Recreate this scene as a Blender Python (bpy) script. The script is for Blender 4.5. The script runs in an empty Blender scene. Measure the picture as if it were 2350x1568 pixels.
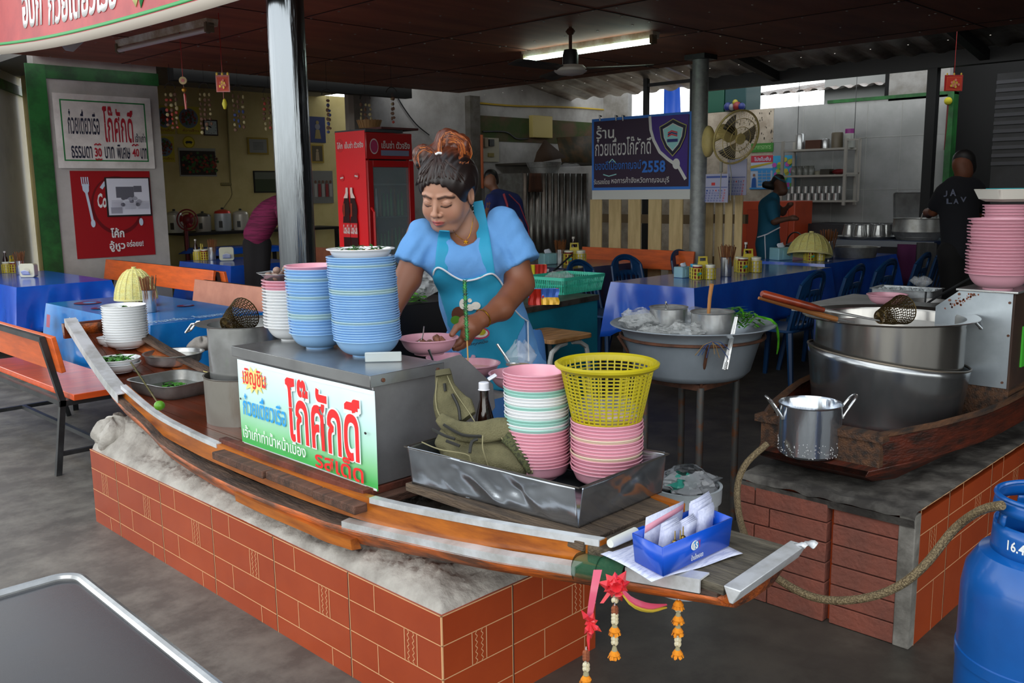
import bpy, math, random
import numpy as np
from mathutils import Vector, Matrix, Euler
random.seed(7); rng = np.random.default_rng(7)
SC = bpy.context.scene; COL = SC.collection
# ---------------------------------------------------------------- camera
FPX, CZ = 2100.0, 1.3
_p, _y, _r = math.radians(9.4), math.radians(44.7), math.radians(0.76)
_f = Vector((math.cos(_y)*math.cos(_p), math.sin(_y)*math.cos(_p), -math.sin(_p)))
_r0 = Vector((math.sin(_y), -math.cos(_y), 0)); _u0 = _r0.cross(_f)
CR = _r0*math.cos(_r)-_u0*math.sin(_r); CU = _r0*math.sin(_r)+_u0*math.cos(_r)
CO = Vector((0, 0, CZ))
cam = bpy.data.objects.new('camera', bpy.data.cameras.new('camera')); COL.objects.link(cam)
cam.data.sensor_width = 36; cam.data.lens = 36*FPX/2350; cam.data.clip_start = .05; cam.data.clip_end = 200
cam.matrix_world = Matrix(((CR.x, CU.x, -_f.x, CO.x), (CR.y, CU.y, -_f.y, CO.y), (CR.z, CU.z, -_f.z, CO.z), (0, 0, 0, 1)))
SC.camera = cam
# ---------------------------------------------------------------- light
W = bpy.data.worlds.new('world'); SC.world = W; W.use_nodes = True
nt = W.node_tree; nt.nodes.clear()
out = nt.nodes.new('ShaderNodeOutputWorld'); bg = nt.nodes.new('ShaderNodeBackground')
geo = nt.nodes.new('ShaderNodeTexCoord'); sep = nt.nodes.new('ShaderNodeSeparateXYZ'); rmp = nt.nodes.new('ShaderNodeValToRGB')
nt.links.new(geo.outputs['Generated'], sep.inputs[0]); nt.links.new(sep.outputs['Z'], rmp.inputs[0])
cr = rmp.color_ramp; cr.elements[0].position = 0.0; cr.elements[0].color = (.8, .8, .74, 1)
cr.elements[1].position = 1.0; cr.elements[1].color = (.62, .70, .80, 1)
for _q, _c in ((.03, (2.4, 2.45, 2.3, 1)), (.14, (3.1, 3.2, 3.2, 1)), (.3, (1.8, 1.9, 1.95, 1)), (.6, (.8, .86, .94, 1))):
    _e = cr.elements.new(_q); _e.color = _c
nt.links.new(rmp.outputs[0], bg.inputs[0]); bg.inputs[1].default_value = 1.15
nt.links.new(bg.outputs[0], out.inputs[0])
sun = bpy.data.objects.new('sun', bpy.data.lights.new('sun', 'SUN')); COL.objects.link(sun)
sun.data.energy = 1.1; sun.data.angle = math.radians(50); sun.data.color = (1.0, .97, .92)
sun.rotation_euler = Vector((1.0, .30, -1.15)).to_track_quat('-Z', 'Y').to_euler()
SC.view_settings.view_transform = 'Standard'; SC.view_settings.look = 'None'
SC.view_settings.gamma = 1; SC.view_settings.exposure = 0.0; SC.view_settings.use_curve_mapping = False
SC.cycles.max_bounces = 7; SC.cycles.diffuse_bounces = 4; SC.cycles.glossy_bounces = 4; SC.cycles.transparent_max_bounces = 12
SC.cycles.caustics_reflective = False; SC.cycles.caustics_refractive = False
# ---------------------------------------------------------------- helpers: points of the place seen at a pixel
def ray(px, py): return _f+CR*((px-1175)/FPX)-CU*((py-784)/FPX)
def PZ(px, py, z): d = ray(px, py); return CO+d*((z-CZ)/d.z)
def PX(px, py, x): d = ray(px, py); return CO+d*(x/d.x)
def PY(px, py, y): d = ray(px, py); return CO+d*(y/d.y)
def PD(px, py, t): return CO+ray(px, py)*t
def lin(c):
    if isinstance(c, str): c = tuple(int(c[i:i+2], 16)/255 for i in (0, 2, 4))
    return tuple(x/12.92 if x <= .04045 else ((x+.055)/1.055)**2.4 for x in c[:3])+(1,)
MATS = {}
def mat(name, col, rough=.5, metal=0, col2=None, vs=4, vc=(.4, .62), bump=0, bs=60, emit=0, trans=0, alpha=1, stretch=None, spec=None, coat=0, sss=0, ior=None, dist=0):
    if name in MATS: return MATS[name]
    m = bpy.data.materials.new(name); m.use_nodes = True; MATS[name] = m
    t = m.node_tree; b = t.nodes['Principled BSDF']
    b.inputs['Base Color'].default_value = lin(col); b.inputs['Roughness'].default_value = rough; b.inputs['Metallic'].default_value = metal
    m.diffuse_color = lin(col)
    if spec is not None: b.inputs['Specular IOR Level'].default_value = spec
    if coat: b.inputs['Coat Weight'].default_value = coat; b.inputs['Coat Roughness'].default_value = .1
    if trans: b.inputs['Transmission Weight'].default_value = trans
    if ior: b.inputs['IOR'].default_value = ior
    if alpha < 1: b.inputs['Alpha'].default_value = alpha
    if sss: b.inputs['Subsurface Weight'].default_value = sss; b.inputs['Subsurface Radius'].default_value = (.012, .005, .003); b.inputs['Subsurface Scale'].default_value = 1
    if emit: b.inputs['Emission Color'].default_value = lin(col); b.inputs['Emission Strength'].default_value = emit
    if col2 is not None or bump:
        tc = t.nodes.new('ShaderNodeTexCoord'); mp = t.nodes.new('ShaderNodeMapping'); t.links.new(tc.outputs['Object'], mp.inputs[0])
        if stretch: mp.inputs['Scale'].default_value = stretch
    if col2 is not None:
        n = t.nodes.new('ShaderNodeTexNoise'); n.inputs['Scale'].default_value = vs; n.inputs['Detail'].default_value = 6; n.inputs['Roughness'].default_value = .62; n.inputs['Distortion'].default_value = dist
        t.links.new(mp.outputs[0], n.inputs[0])
        r = t.nodes.new('ShaderNodeValToRGB'); r.color_ramp.elements[0].position = vc[0]; r.color_ramp.elements[1].position = vc[1]
        r.color_ramp.elements[0].color = lin(col); r.color_ramp.elements[1].color = lin(col2)
        t.links.new(n.outputs['Fac'], r.inputs[0]); t.links.new(r.outputs[0], b.inputs['Base Color'])
    if bump:
        n2 = t.nodes.new('ShaderNodeTexNoise'); n2.inputs['Scale'].default_value = bs; n2.inputs['Detail'].default_value = 4
        t.links.new(mp.outputs[0], n2.inputs[0]); bm_ = t.nodes.new('ShaderNodeBump'); bm_.inputs['Strength'].default_value = bump; bm_.inputs['Distance'].default_value = .01
        t.links.new(n2.outputs['Fac'], bm_.inputs['Height']); t.links.new(bm_.outputs[0], b.inputs['Normal'])
    return m
def vmat(name, rough=.5, sss=0, bump=0, bs=200, col2=None, vs=30):
    """material that reads the mesh's own colour attribute"""
    m = mat(name, 'ffffff', rough, sss=sss, bump=bump, bs=bs); t = m.node_tree
    a = t.nodes.new('ShaderNodeAttribute'); a.attribute_name = 'Col'
    t.links.new(a.outputs['Color'], t.nodes['Principled BSDF'].inputs['Base Color']); return m
class MB:
    def __init__(s): s.v = []; s.f = []; s.m = []; s.M = Matrix()
    def add(s, vs, fs, m=0):
        o = len(s.v); M = s.M
        s.v.extend([(M @ Vector(p))[:] for p in vs]); s.f.extend([tuple(i+o for i in q) for q in fs]); s.m.extend([m]*len(fs)); return s
    def box(s, x0, x1, y0, y1, z0, z1, m=0):
        return s.add([(x0, y0, z0), (x1, y0, z0), (x1, y1, z0), (x0, y1, z0), (x0, y0, z1), (x1, y0, z1), (x1, y1, z1), (x0, y1, z1)],
                     [(3, 2, 1, 0), (4, 5, 6, 7), (0, 1, 5, 4), (1, 2, 6, 5), (2, 3, 7, 6), (3, 0, 4, 7)], m)
    def cbox(s, c, d, rot=(0, 0, 0), m=0):
        o = s.M; s.M = o @ Matrix.Translation(c) @ Euler(rot).to_matrix().to_4x4(); s.box(-d[0]/2, d[0]/2, -d[1]/2, d[1]/2, -d[2]/2, d[2]/2, m); s.M = o; return s
    def hexa(s, b, t, m=0):
        """b, t: four lower and four upper corners"""
        return s.add(list(b)+list(t), [(3, 2, 1, 0), (4, 5, 6, 7), (0, 1, 5, 4), (1, 2, 6, 5), (2, 3, 7, 6), (3, 0, 4, 7)], m)
    def lathe(s, prof, n=32, c=(0, 0, 0), m=0, sx=1, sy=1):
        vs = []; fs = []; rows = []
        for r, z in prof:
            if r < 1e-6: rows.append([len(vs)]); vs.append((c[0], c[1], c[2]+z))
            else:
                rows.append(list(range(len(vs), len(vs)+n)))
                vs += [(c[0]+sx*r*math.cos(2*math.pi*i/n), c[1]+sy*r*math.sin(2*math.pi*i/n), c[2]+z) for i in range(n)]
        for a, b in zip(rows, rows[1:]):
            for i in range(n):
                j = (i+1) % n
                if len(a) == 1 and len(b) == 1: continue
                if len(a) == 1: fs.append((a[0], b[j], b[i])[::-1])
                elif len(b) == 1: fs.append((a[i], a[j], b[0]))
                else: fs.append((a[i], a[j], b[j], b[i]))
        return s.add(vs, fs, m)
    def cyl(s, p0, p1, r, n=16, m=0, r2=None): return s.tube([p0, p1], [r, r if r2 is None else r2], n, m)
    def tube(s, pts, r, n=8, m=0, closed=False, flat=1.0, caps=True, up=None):
        P = [Vector(p) for p in pts]; k = len(P); R = r if isinstance(r, (list, tuple)) else [r]*k
        T = []
        for i in range(k):
            a = P[(i-1) % k] if closed or i > 0 else P[i]; b = P[(i+1) % k] if closed or i < k-1 else P[i]
            T.append((b-a).normalized() if (b-a).length > 1e-9 else Vector((0, 0, 1)))
        u = Vector(up) if up else (Vector((0, 0, 1)) if abs(T[0].z) < .9 else Vector((1, 0, 0)))
        u = (u-T[0]*u.dot(T[0])).normalized(); vs = []; fs = []
        for i in range(k):
            u = (u-T[i]*u.dot(T[i])); u = u.normalized() if u.length > 1e-6 else T[i].orthogonal().normalized(); w = T[i].cross(u)
            for j in range(n):
                a = 2*math.pi*j/n; vs.append((P[i]+(u*math.cos(a)*flat+w*math.sin(a))*R[i])[:])
        L = k if closed else k-1
        for i in range(L):
            for j in range(n):
                a, b = i*n, ((i+1) % k)*n; q = (j+1) % n; fs.append((a+j, a+q, b+q, b+j))
        if not closed and caps: fs.append(tuple(range(n))[::-1]); fs.append(tuple((k-1)*n+j for j in range(n)))
        return s.add(vs, fs, m)
    def bar(s, p0, p1, w, h, m=0, up=(0, 0, 1)):
        a, b = Vector(p0), Vector(p1); t = (b-a).normalized(); u = Vector(up); 
        if abs(t.dot(u)) > .98: u = Vector((1, 0, 0))
        sd = t.cross(u).normalized(); u = sd.cross(t).normalized(); q = []
        for c in (a, b):
            for i, j in ((-1, -1), (1, -1), (1, 1), (-1, 1)): q.append((c+sd*i*w/2+u*j*h/2)[:])
        return s.add(q, [(3, 2, 1, 0), (4, 5, 6, 7), (0, 1, 5, 4), (1, 2, 6, 5), (2, 3, 7, 6), (3, 0, 4, 7)], m)
    def grid(s, fn, nu, nv, m=0, cu=False, cv=False):
        vs = [tuple(fn(i/(nu if cu else nu-1), j/(nv if cv else nv-1))) for j in range(nv) for i in range(nu)]; fs = []
        for j in range(nv if cv else nv-1):
            for i in range(nu if cu else nu-1):
                a, b = i, (i+1) % nu; c, d = j*nu, ((j+1) % nv)*nu; fs.append((a+c, b+c, b+d, a+d))
        return s.add(vs, fs, m)
    def sph(s, c, r, n=12, m=0):
        if not isinstance(r, (tuple, list)): r = (r, r, r)
        o = s.M; s.M = o @ Matrix.Translation(c) @ Matrix.Diagonal((r[0], r[1], r[2], 1))
        k = max(4, n//2); s.lathe([(math.sin(math.pi*i/k) if 0 < i < k else 0, -math.cos(math.pi*i/k)) for i in range(k+1)], n, (0, 0, 0), m); s.M = o; return s
    def prism(s, poly, z0, z1, m=0):
        n = len(poly); vs = [(x, y, z0) for x, y in poly]+[(x, y, z1) for x, y in poly]
        return s.add(vs, [tuple(range(n))[::-1], tuple(range(n, 2*n))]+[(i, (i+1) % n, n+(i+1) % n, n+i) for i in range(n)], m)
    def rbox(s, x0, x1, y0, y1, z0, z1, r, m=0, n=4):
        return s.prism(rrect(x0, x1, y0, y1, r, n), z0, z1, m)
    def build(s, name, mats, parent=None, loc=(0, 0, 0), rot=(0, 0, 0), bevel=0, sharp=35, cols=None, solid=0):
        me = bpy.data.meshes.new(name); me.from_pydata(s.v, [], s.f)
        if not isinstance(mats, (list, tuple)): mats = [mats]
        for q in mats: me.materials.append(q)
        if len(mats) > 1: me.polygons.foreach_set('material_index', s.m)
        me.polygons.foreach_set('use_smooth', [True]*len(me.polygons)); me.set_sharp_from_angle(angle=math.radians(sharp))
        if cols is not None:
            at = me.color_attributes.new('Col', 'FLOAT_COLOR', 'POINT'); c4 = np.ones((len(s.v), 4), np.float32); c4[:, :3] = cols; at.data.foreach_set('color', c4.ravel())
        me.update(); o = bpy.data.objects.new(name, me); COL.objects.link(o); o.location = loc; o.rotation_euler = rot
        if parent is not None: o.parent = parent
        if bevel:
            b = o.modifiers.new('b', 'BEVEL'); b.width = bevel; b.segments = 2; b.limit_method = 'ANGLE'; b.harden_normals = False
        if solid:
            b = o.modifiers.new('s', 'SOLIDIFY'); b.thickness = solid; b.offset = 0
        return o
def rrect(x0, x1, y0, y1, r, n=4):
    p = []
    for cx, cy, a in ((x1-r, y1-r, 0), (x0+r, y1-r, 90), (x0+r, y0+r, 180), (x1-r, y0+r, 270)):
        for i in range(n+1): t = math.radians(a+90*i/n); p.append((cx+r*math.cos(t), cy+r*math.sin(t)))
    return p
def thing(name, label, cat, loc=(0, 0, 0), rz=0, group=None, rot=None):
    o = bpy.data.objects.new(name, None); COL.objects.link(o); o.location = loc; o.rotation_euler = rot or (0, 0, rz); o.empty_display_size = .05
    return tag(o, label, cat, group)
def tag(o, label, cat, group=None, kind=None):
    o['label'] = label; o['category'] = cat
    if group: o['group'] = group
    if kind: o['kind'] = kind
    return o
def struct(o, label=None):
    o['kind'] = 'structure'
    if label: o['label'] = label
    return o
def dup(root, loc=None, rz=None, label=None, group=None, rot=None, sc=None, kids=True):
    r = root.copy(); COL.objects.link(r)
    if loc is not None: r.location = loc
    if rot is not None: r.rotation_euler = rot
    elif rz is not None: r.rotation_euler = (0, 0, rz)
    if sc is not None: r.scale = (sc, sc, sc) if not isinstance(sc, tuple) else sc
    if label: r['label'] = label
    if group: r['group'] = group
    def rec(a, b):
        for ch in list(a.children):
            c = ch.copy(); COL.objects.link(c); c.parent = b; rec(ch, c)
    if kids: rec(root, r)
    return r
NTH = ['top', 'second', 'third', 'fourth', 'fifth', 'sixth', 'seventh', 'eighth', 'ninth', 'tenth', 'eleventh', 'twelfth', 'thirteenth', 'fourteenth', 'fifteenth', 'sixteenth', 'seventeenth', 'eighteenth', 'nineteenth', 'twentieth']
NTH += ['twenty-'+x for x in ['first']+NTH[1:9]]+['thirtieth']+['thirty-'+x for x in ['first']+NTH[1:9]]
def nth(i, n):
    return 'topmost' if i == 0 else ('lowest' if i == n-1 else NTH[i]+' from the top')
# ---- lettering: glyph outlines turned into mesh
FONTCACHE = {}
def glyphs(body, bold=0.0, raw=False):
    key = (body, bold, raw)
    if key in FONTCACHE: return FONTCACHE[key]
    cu = bpy.data.curves.new('t', 'FONT'); cu.body = body; cu.size = 1; cu.resolution_u = 2; cu.offset = bold; cu.fill_mode = 'FRONT'
    ob = bpy.data.objects.new('t', cu); COL.objects.link(ob); bpy.context.view_layer.update()
    me = bpy.data.meshes.new_from_object(ob.evaluated_get(bpy.context.evaluated_depsgraph_get()))
    vs = np.array([v.co[:] for v in me.vertices]).reshape(-1, 3); fs = [tuple(p.vertices) for p in me.polygons]
    bpy.data.objects.remove(ob); bpy.data.curves.remove(cu); bpy.data.meshes.remove(me)
    if raw: return vs, fs
    for i, ch in enumerate(body):
        if ch == 'โ':
            o_ = 0 if i == 0 else glyphs(body[:i], bold, True)[0].max(0)[0]+.05; n_ = len(vs); vs = np.vstack([vs, [(o_+.111-bold, .44, 0), (o_+.202+bold, .44, 0), (o_+.202+bold, .60, 0), (o_+.111-bold, .60, 0)]]); fs.append((n_, n_+1, n_+2, n_+3))
    if len(vs):
        lo, hi = vs.min(0), vs.max(0)
        vs = (vs-lo)/np.maximum(hi-lo, 1e-6)
    FONTCACHE[key] = (vs, fs); return FONTCACHE[key]
class Panel(MB):
    """flat printed or painted sheet: u right, v up, shapes laid in layers"""
    def __init__(s, o, ux, uy, curve=None):
        super().__init__(); s.o = Vector(o); s.x = Vector(ux); s.y = Vector(uy); s.n = s.x.cross(s.y).normalized(); s.k = 0; s.step = .0009; s.curve = curve
    def pt(s, u, v, d=0):
        p = s.o+s.x*u+s.y*v
        if s.curve: p = p+s.n*s.curve(u, v)
        return (p+s.n*d)[:]
    def lay(s): s.k += 1; return s.k*s.step
    def poly(s, pts, m): d = s.lay(); n = len(pts); s.add([s.pt(a, b, d) for a, b in pts], [tuple(range(n))], m); return s
    def rect(s, u0, v0, u1, v1, m, n=1):
        if n == 1: return s.poly([(u0, v0), (u1, v0), (u1, v1), (u0, v1)], m)
        d = s.lay(); return s.grid(lambda a, b: s.pt(u0+(u1-u0)*a, v0+(v1-v0)*b, d), n, n, m)
    def frame(s, u0, v0, u1, v1, w, m):
        w = w; h = w*s.x.length/s.y.length
        d = s.lay()
        for a, b, c, e in ((u0, v0, u1, v0+h), (u0, v1-h, u1, v1), (u0, v0+h, u0+w, v1-h), (u1-w, v0+h, u1, v1-h)):
            s.grid(lambda p, q: s.pt(a+(c-a)*p, b+(e-b)*q, d), 8, 8, m)
    def ell(s, cu, cv, ru, rv, m, n=24, a0=0, a1=360): 
        return s.poly([(cu+ru*math.cos(math.radians(a0+(a1-a0)*i/n)), cv+rv*math.sin(math.radians(a0+(a1-a0)*i/n))) for i in range(n if a1-a0 == 360 else n+1)], m)
    def line(s, pts, w, m):
        """stroke of width w (in metres)"""
        d = s.lay(); lx, ly = s.x.length, s.y.length; P = [Vector((a*lx, b*ly)) for a, b in pts]; L = []; R = []
        for i, p in enumerate(P):
            t = (P[min(i+1, len(P)-1)]-P[max(i-1, 0)]).normalized(); q = Vector((-t.y, t.x))*w/2; L.append(p+q); R.append(p-q)
        vs = [s.pt(p.x/lx, p.y/ly, d) for p in L]+[s.pt(p.x/lx, p.y/ly, d) for p in R]; k = len(P)
        return s.add(vs, [(i, k+i, k+i+1, i+1) for i in range(k-1)], m)
    def text(s, body, u0, v0, u1, v1, m, bold=0.0, sl=0.0):
        vs, fs = glyphs(body, bold)
        if len(vs) == 0: return s
        d = s.lay(); return s.add([s.pt(u0+(u1-u0)*a+sl*(b-.5)*(u1-u0)*.1, v0+(v1-v0)*b, d) for a, b, _ in vs], fs, m)
    def solidback(s, u0, v0, u1, v1, th, m):
        """the sheet's own body behind its face"""
        c = [(u0, v0), (u1, v0), (u1, v1), (u0, v1)]
        return s.hexa([s.pt(a, b, -th) for a, b in c], [s.pt(a, b, 0) for a, b in c], m)
def disp(p, amp, sc, seed=0):
    """cheap smooth pseudo noise for shaping geometry"""
    x, y, z = p[0]*sc+seed, p[1]*sc+seed*1.7, p[2]*sc-seed
    return amp*(math.sin(x+1.3*math.sin(y*1.7+z))*.5+math.sin(y*2.3+1.7*math.sin(z*1.3+x))*.3+math.sin(z*3.1+x*2.1+y)*.2)
# ---- surface from a distance field (numpy): bodies, cloth, hair
def sdf_mesh(fn, lo, hi, h, axes=None):
    ax = axes or [np.arange(lo[i], hi[i]+h, h) for i in range(3)]
    X, Y, Z = np.meshgrid(*[a.astype(np.float32) for a in ax], indexing='ij')
    V = fn(X, Y, Z).astype(np.float32); I = V < 0
    s = V.shape; cnt = np.zeros((s[0]-1, s[1]-1, s[2]-1), np.float32); acc = np.zeros(cnt.shape+(3,), np.float32)
    sl = lambda a, b, c: (slice(a, s[0]-1+a), slice(b, s[1]-1+b), slice(c, s[2]-1+c))
    cs = [(a, b, c) for a in (0, 1) for b in (0, 1) for c in (0, 1)]
    for a in cs:
        for k in range(3):
            if a[k] == 0:
                b = list(a); b[k] = 1; A, B = sl(*a), sl(*b); m = I[A] != I[B]
                if not m.any(): continue
                t = np.where(m, V[A]/np.where(m, V[A]-V[B], 1), 0)
                for j, G in enumerate((X, Y, Z)): acc[..., j] += np.where(m, G[A]+(G[B]-G[A])*t, 0)
                cnt += m
    act = cnt > 0; idx = np.full(cnt.shape, -1, np.int64); n = int(act.sum()); idx[act] = np.arange(n); vs = acc[act]/cnt[act][:, None]
    fs = []
    for k in range(3):
        A = [slice(1, -1)]*3; B = [slice(1, -1)]*3; A[k] = slice(0, -1); B[k] = slice(1, None)
        ia, ib = I[tuple(A)], I[tuple(B)]; m = ia != ib; q = np.argwhere(m); flip = ia[m]
        if not len(q): continue
        base = q.copy(); 
        for j in range(3):
            if j != k: base[:, j] += 1
        u, v = (k+1) % 3, (k+2) % 3; c = []
        for du, dv in ((-1, -1), (0, -1), (0, 0), (-1, 0)):
            e = base.copy(); e[:, u] += du; e[:, v] += dv; c.append(idx[e[:, 0], e[:, 1], e[:, 2]])
        F = np.stack(c, 1); F[~flip] = F[~flip][:, ::-1]; fs.append(F)
    F = np.concatenate(fs) if fs else np.zeros((0, 4), int); F = F[(F >= 0).all(1)]
    return vs, F
def sm(a, b, k=.02):
    h = np.clip(.5+.5*(b-a)/k, 0, 1); return b+(a-b)*h-k*h*(1-h)
def smx(a, b, k=.02): return -sm(-a, -b, k)
def cap(X, Y, Z, a, b, ra, rb, sq=None):
    """tapered limb from a to b"""
    a = np.array(a, float); b = np.array(b, float); d = b-a; L = float(d @ d)+1e-9
    px, py, pz = X-a[0], Y-a[1], Z-a[2]; t = np.clip((px*d[0]+py*d[1]+pz*d[2])/L, 0, 1)
    return np.sqrt((px-d[0]*t)**2+(py-d[1]*t)**2+(pz-d[2]*t)**2)-(ra+(rb-ra)*t)
def ell(X, Y, Z, c, r, R=None):
    """ellipsoid; R: rows are the local axes"""
    px, py, pz = X-c[0], Y-c[1], Z-c[2]
    if R is not None: px, py, pz = (R[0][0]*px+R[0][1]*py+R[0][2]*pz, R[1][0]*px+R[1][1]*py+R[1][2]*pz, R[2][0]*px+R[2][1]*py+R[2][2]*pz)
    k0 = np.sqrt((px/r[0])**2+(py/r[1])**2+(pz/r[2])**2); k1 = np.sqrt((px/r[0]**2)**2+(py/r[1]**2)**2+(pz/r[2]**2)**2)+1e-9
    return k0*(k0-1)/k1
def from_arrays(vs, F): b = MB(); b.v = [tuple(p) for p in vs.tolist()]; b.f = [tuple(q) for q in F.tolist()]; b.m = [0]*len(b.f); return b
# ---------------------------------------------------------------- materials
M_steel = mat('stainless steel', 'c4c6c6', .26, .8, 'acadac', 9, bump=.04, bs=25)
M_steeldull = mat('dull steel', 'a3a4a3', .40, .65, '85847f', 7, bump=.06, bs=30)
M_alu = mat('aluminium', 'a9abab', .34, 1, '8b8c8c', 10, bump=.12, bs=18)
M_alustrip = mat('aluminium strip', 'dadde0', .35, .3, 'b5b6b4', 10)
M_galv = mat('galvanised sheet', 'b3b7ba', .32, .6, '85898c', 12, bump=.12, bs=10)
M_chrome = mat('chrome', 'b8b8b8', .14, .9)
M_black = mat('black painted steel', '1c1e20', .42, 0, '303234', 8)
M_rust = mat('rusty steel', '4a3227', .7, .3, '6e4632', 14, bump=.2)
M_rustpipe = mat('rusty pipe', '5c5c5a', .55, .5, '7a4e33', 22, (.5, .66))
M_woodor = mat('varnished orange wood', 'bd6a1a', .38, 0, '7a3a10', 5, (.38, .68), stretch=(6, .8, 6), coat=.3)
M_woodred = mat('red brown deck wood', '6e2e16', .28, 0, '46200f', 4, (.35, .7), stretch=(5, .7, 5), coat=.35, bump=.1, bs=30)
M_woodold = mat('weathered hull wood', '5f4a3c', .85, 0, '2f2520', 12, (.35, .65), stretch=(3, .6, 3), bump=.6, bs=40)
M_woodgrey = mat('grey old plank', '6b5a48', .9, 0, '3c322a', 9, (.3, .7), stretch=(4, .7, 4), bump=.6, bs=50)
M_woodgreyx = mat('grey old cross plank', '65553f', .9, 0, '352c26', 9, (.3, .7), stretch=(.7, 4, 4), bump=.6, bs=50)
M_tile = mat('terracotta tile', 'a9461f', .22, 0, '95391a', 3, (.3, .75), coat=.25)
M_grout = mat('cream grout', 'd9a878', .7)
M_mortar = mat('cement mortar', 'b9b5ad', .95, 0, '86817a', 9, (.3, .7), bump=1, bs=30)
M_cement = mat('grey cement', '86837c', .9, 0, '5a5751', 8, bump=.5, bs=30)
M_bench = mat('orange bench wood', 'b0441a', .35, 0, '8f3616', 5, (.35, .75), stretch=(.8, 5, 5), coat=.3)
M_benchy = mat('orange bench board', 'b4501f', .4, 0, '93401c', 5, (.35, .75), stretch=(1, 1, 6), coat=.25)
M_benchpale = mat('faded bench board', 'b9765a', .45, 0, 'a35f45', 9, (.35, .75))
M_white = mat('white melamine', 'e8eaec', .25, coat=.3)
M_blueb = mat('light blue melamine', '8fbbe6', .3, 0, '84b2e0', 3, coat=.2)
M_bluegreen = mat('faded blue melamine', 'a9c8cf', .3, coat=.2)
M_pink = mat('pink melamine', 'e3a5b4', .3, 0, 'dc9bad', 3, coat=.2)
M_pinkdull = mat('dull pink melamine', 'cf97a6', .35, coat=.15)
M_mint = mat('mint melamine', '9fcfc4', .3, coat=.2)
M_cream = mat('cream melamine', 'dfcdb4', .3, coat=.2)
M_green = mat('fresh leaf', '3e8a1c', .45, 0, '2a6a14', 20)
M_greendk = mat('dark leaf', '245c18', .5, 0, '173f10', 20)
M_yellow = mat('olive yellow plastic', 'b8a914', .4, 0, 'a89a18', 6)
M_yel = mat('yellow plastic', 'd5c23c', .4, 0, 'c9b52f', 6)
M_paleyel = mat('pale yellow plastic', 'd9cf8c', .45)
M_clothblue = mat('blue plastic cloth', '1250c4', .22, 0, '1460d4', 3, coat=.4, bump=.12, bs=9)
M_clothlt = mat('bright blue plastic cloth', '1c86d6', .22, 0, '1270c0', 4, coat=.4, bump=.12, bs=9)
M_chair = mat('dark blue chair plastic', '0c3a66', .4)
M_red = mat('red enamel', 'b5100f', .28, coat=.3)
M_paper = mat('white paper', 'd8dbe6', .8)
M_bluebox = mat('blue box plastic', '0b50c8', .3, coat=.2)
M_lpg = mat('blue cylinder paint', '0b57a4', .3, 0, '0a4f98', 5, coat=.3)
M_wgrime = mat('white plaster', '8d8d8c', .9, 0, '6a6862', 2.2, (.42, .75), bump=.2, bs=20)
M_glass = mat('clear plastic film', 'd8dcde', .1, 0, alpha=.22, spec=.9, bump=1, bs=30)
M_glassjar = mat('jar glass', 'c9d2d0', .08, 0, alpha=.45, spec=.8)
M_chop = mat('chopsticks', '8a5426', .6, 0, '6d3c1a', 30)
M_tealpl = mat('teal plastic', '3bb59a', .4)
M_ink = mat('dark ink', '1c2038', .7); M_redink = mat('red ink', 'b0182a', .6); M_blueink = mat('blue ink', '2a62c8', .6)
M_whiteink = mat('white ink', 'e9ece9', .6); M_greenink = mat('green ink', '1c7a3c', .6)
M_skin = None
# ---------------------------------------------------------------- the building
def floor_mat():
    m = mat('stained and shaded concrete', '6a6862', .55, 0, '3f3d3a', 1.3, (.3, .72), bump=.15, bs=14, dist=1.2); t = m.node_tree
    b = t.nodes['Principled BSDF']; old = b.inputs['Base Color'].links[0].from_socket
    tc = t.nodes.new('ShaderNodeTexCoord'); n = t.nodes.new('ShaderNodeTexNoise'); n.inputs['Scale'].default_value = 5.5; n.inputs['Detail'].default_value = 9; n.inputs['Roughness'].default_value = .7
    t.links.new(tc.outputs['Object'], n.inputs[0]); r = t.nodes.new('ShaderNodeValToRGB')
    r.color_ramp.elements[0].position = .42; r.color_ramp.elements[0].color = lin('55504a'); r.color_ramp.elements[1].position = .66; r.color_ramp.elements[1].color = lin('8e8a80')
    t.links.new(n.outputs['Fac'], r.inputs[0]); mx = t.nodes.new('ShaderNodeMixRGB'); mx.inputs[0].default_value = .55
    t.links.new(old, mx.inputs[1]); t.links.new(r.outputs[0], mx.inputs[2])
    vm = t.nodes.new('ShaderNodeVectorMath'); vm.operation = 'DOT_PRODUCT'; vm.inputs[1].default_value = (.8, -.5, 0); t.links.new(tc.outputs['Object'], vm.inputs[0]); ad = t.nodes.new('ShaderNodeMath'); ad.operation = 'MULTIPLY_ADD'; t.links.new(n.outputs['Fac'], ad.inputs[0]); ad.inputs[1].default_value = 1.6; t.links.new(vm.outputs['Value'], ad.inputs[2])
    mr = t.nodes.new('ShaderNodeMapRange'); mr.inputs['From Min'].default_value = .7; mr.inputs['From Max'].default_value = 2.2; t.links.new(ad.outputs[0], mr.inputs[0]); m2 = t.nodes.new('ShaderNodeMixRGB'); m2.blend_type = 'MULTIPLY'; m2.inputs[2].default_value = lin('aaa6a2'); t.links.new(mr.outputs[0], m2.inputs[0]); t.links.new(mx.outputs[0], m2.inputs[1]); t.links.new(m2.outputs[0], b.inputs['Base Color']); return m  # shade mixed into the concrete colour, darker toward the kitchen side
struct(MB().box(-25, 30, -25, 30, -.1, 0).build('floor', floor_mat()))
CH = 2.42
YS, YW, YY, XT = 8.6, 9.1, 10.3, 11.25      # sign wall, white back wall, yellow wall, tiled partition
M_green_paint = mat('green gloss paint', '246a2e', .5, 0, '184a20', 6)
M_wall_lit = mat('whitewashed wall', 'bdb9b3', .9, 0, '98918a', 2.5, (.4, .8), bump=.15, bs=25)
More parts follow.
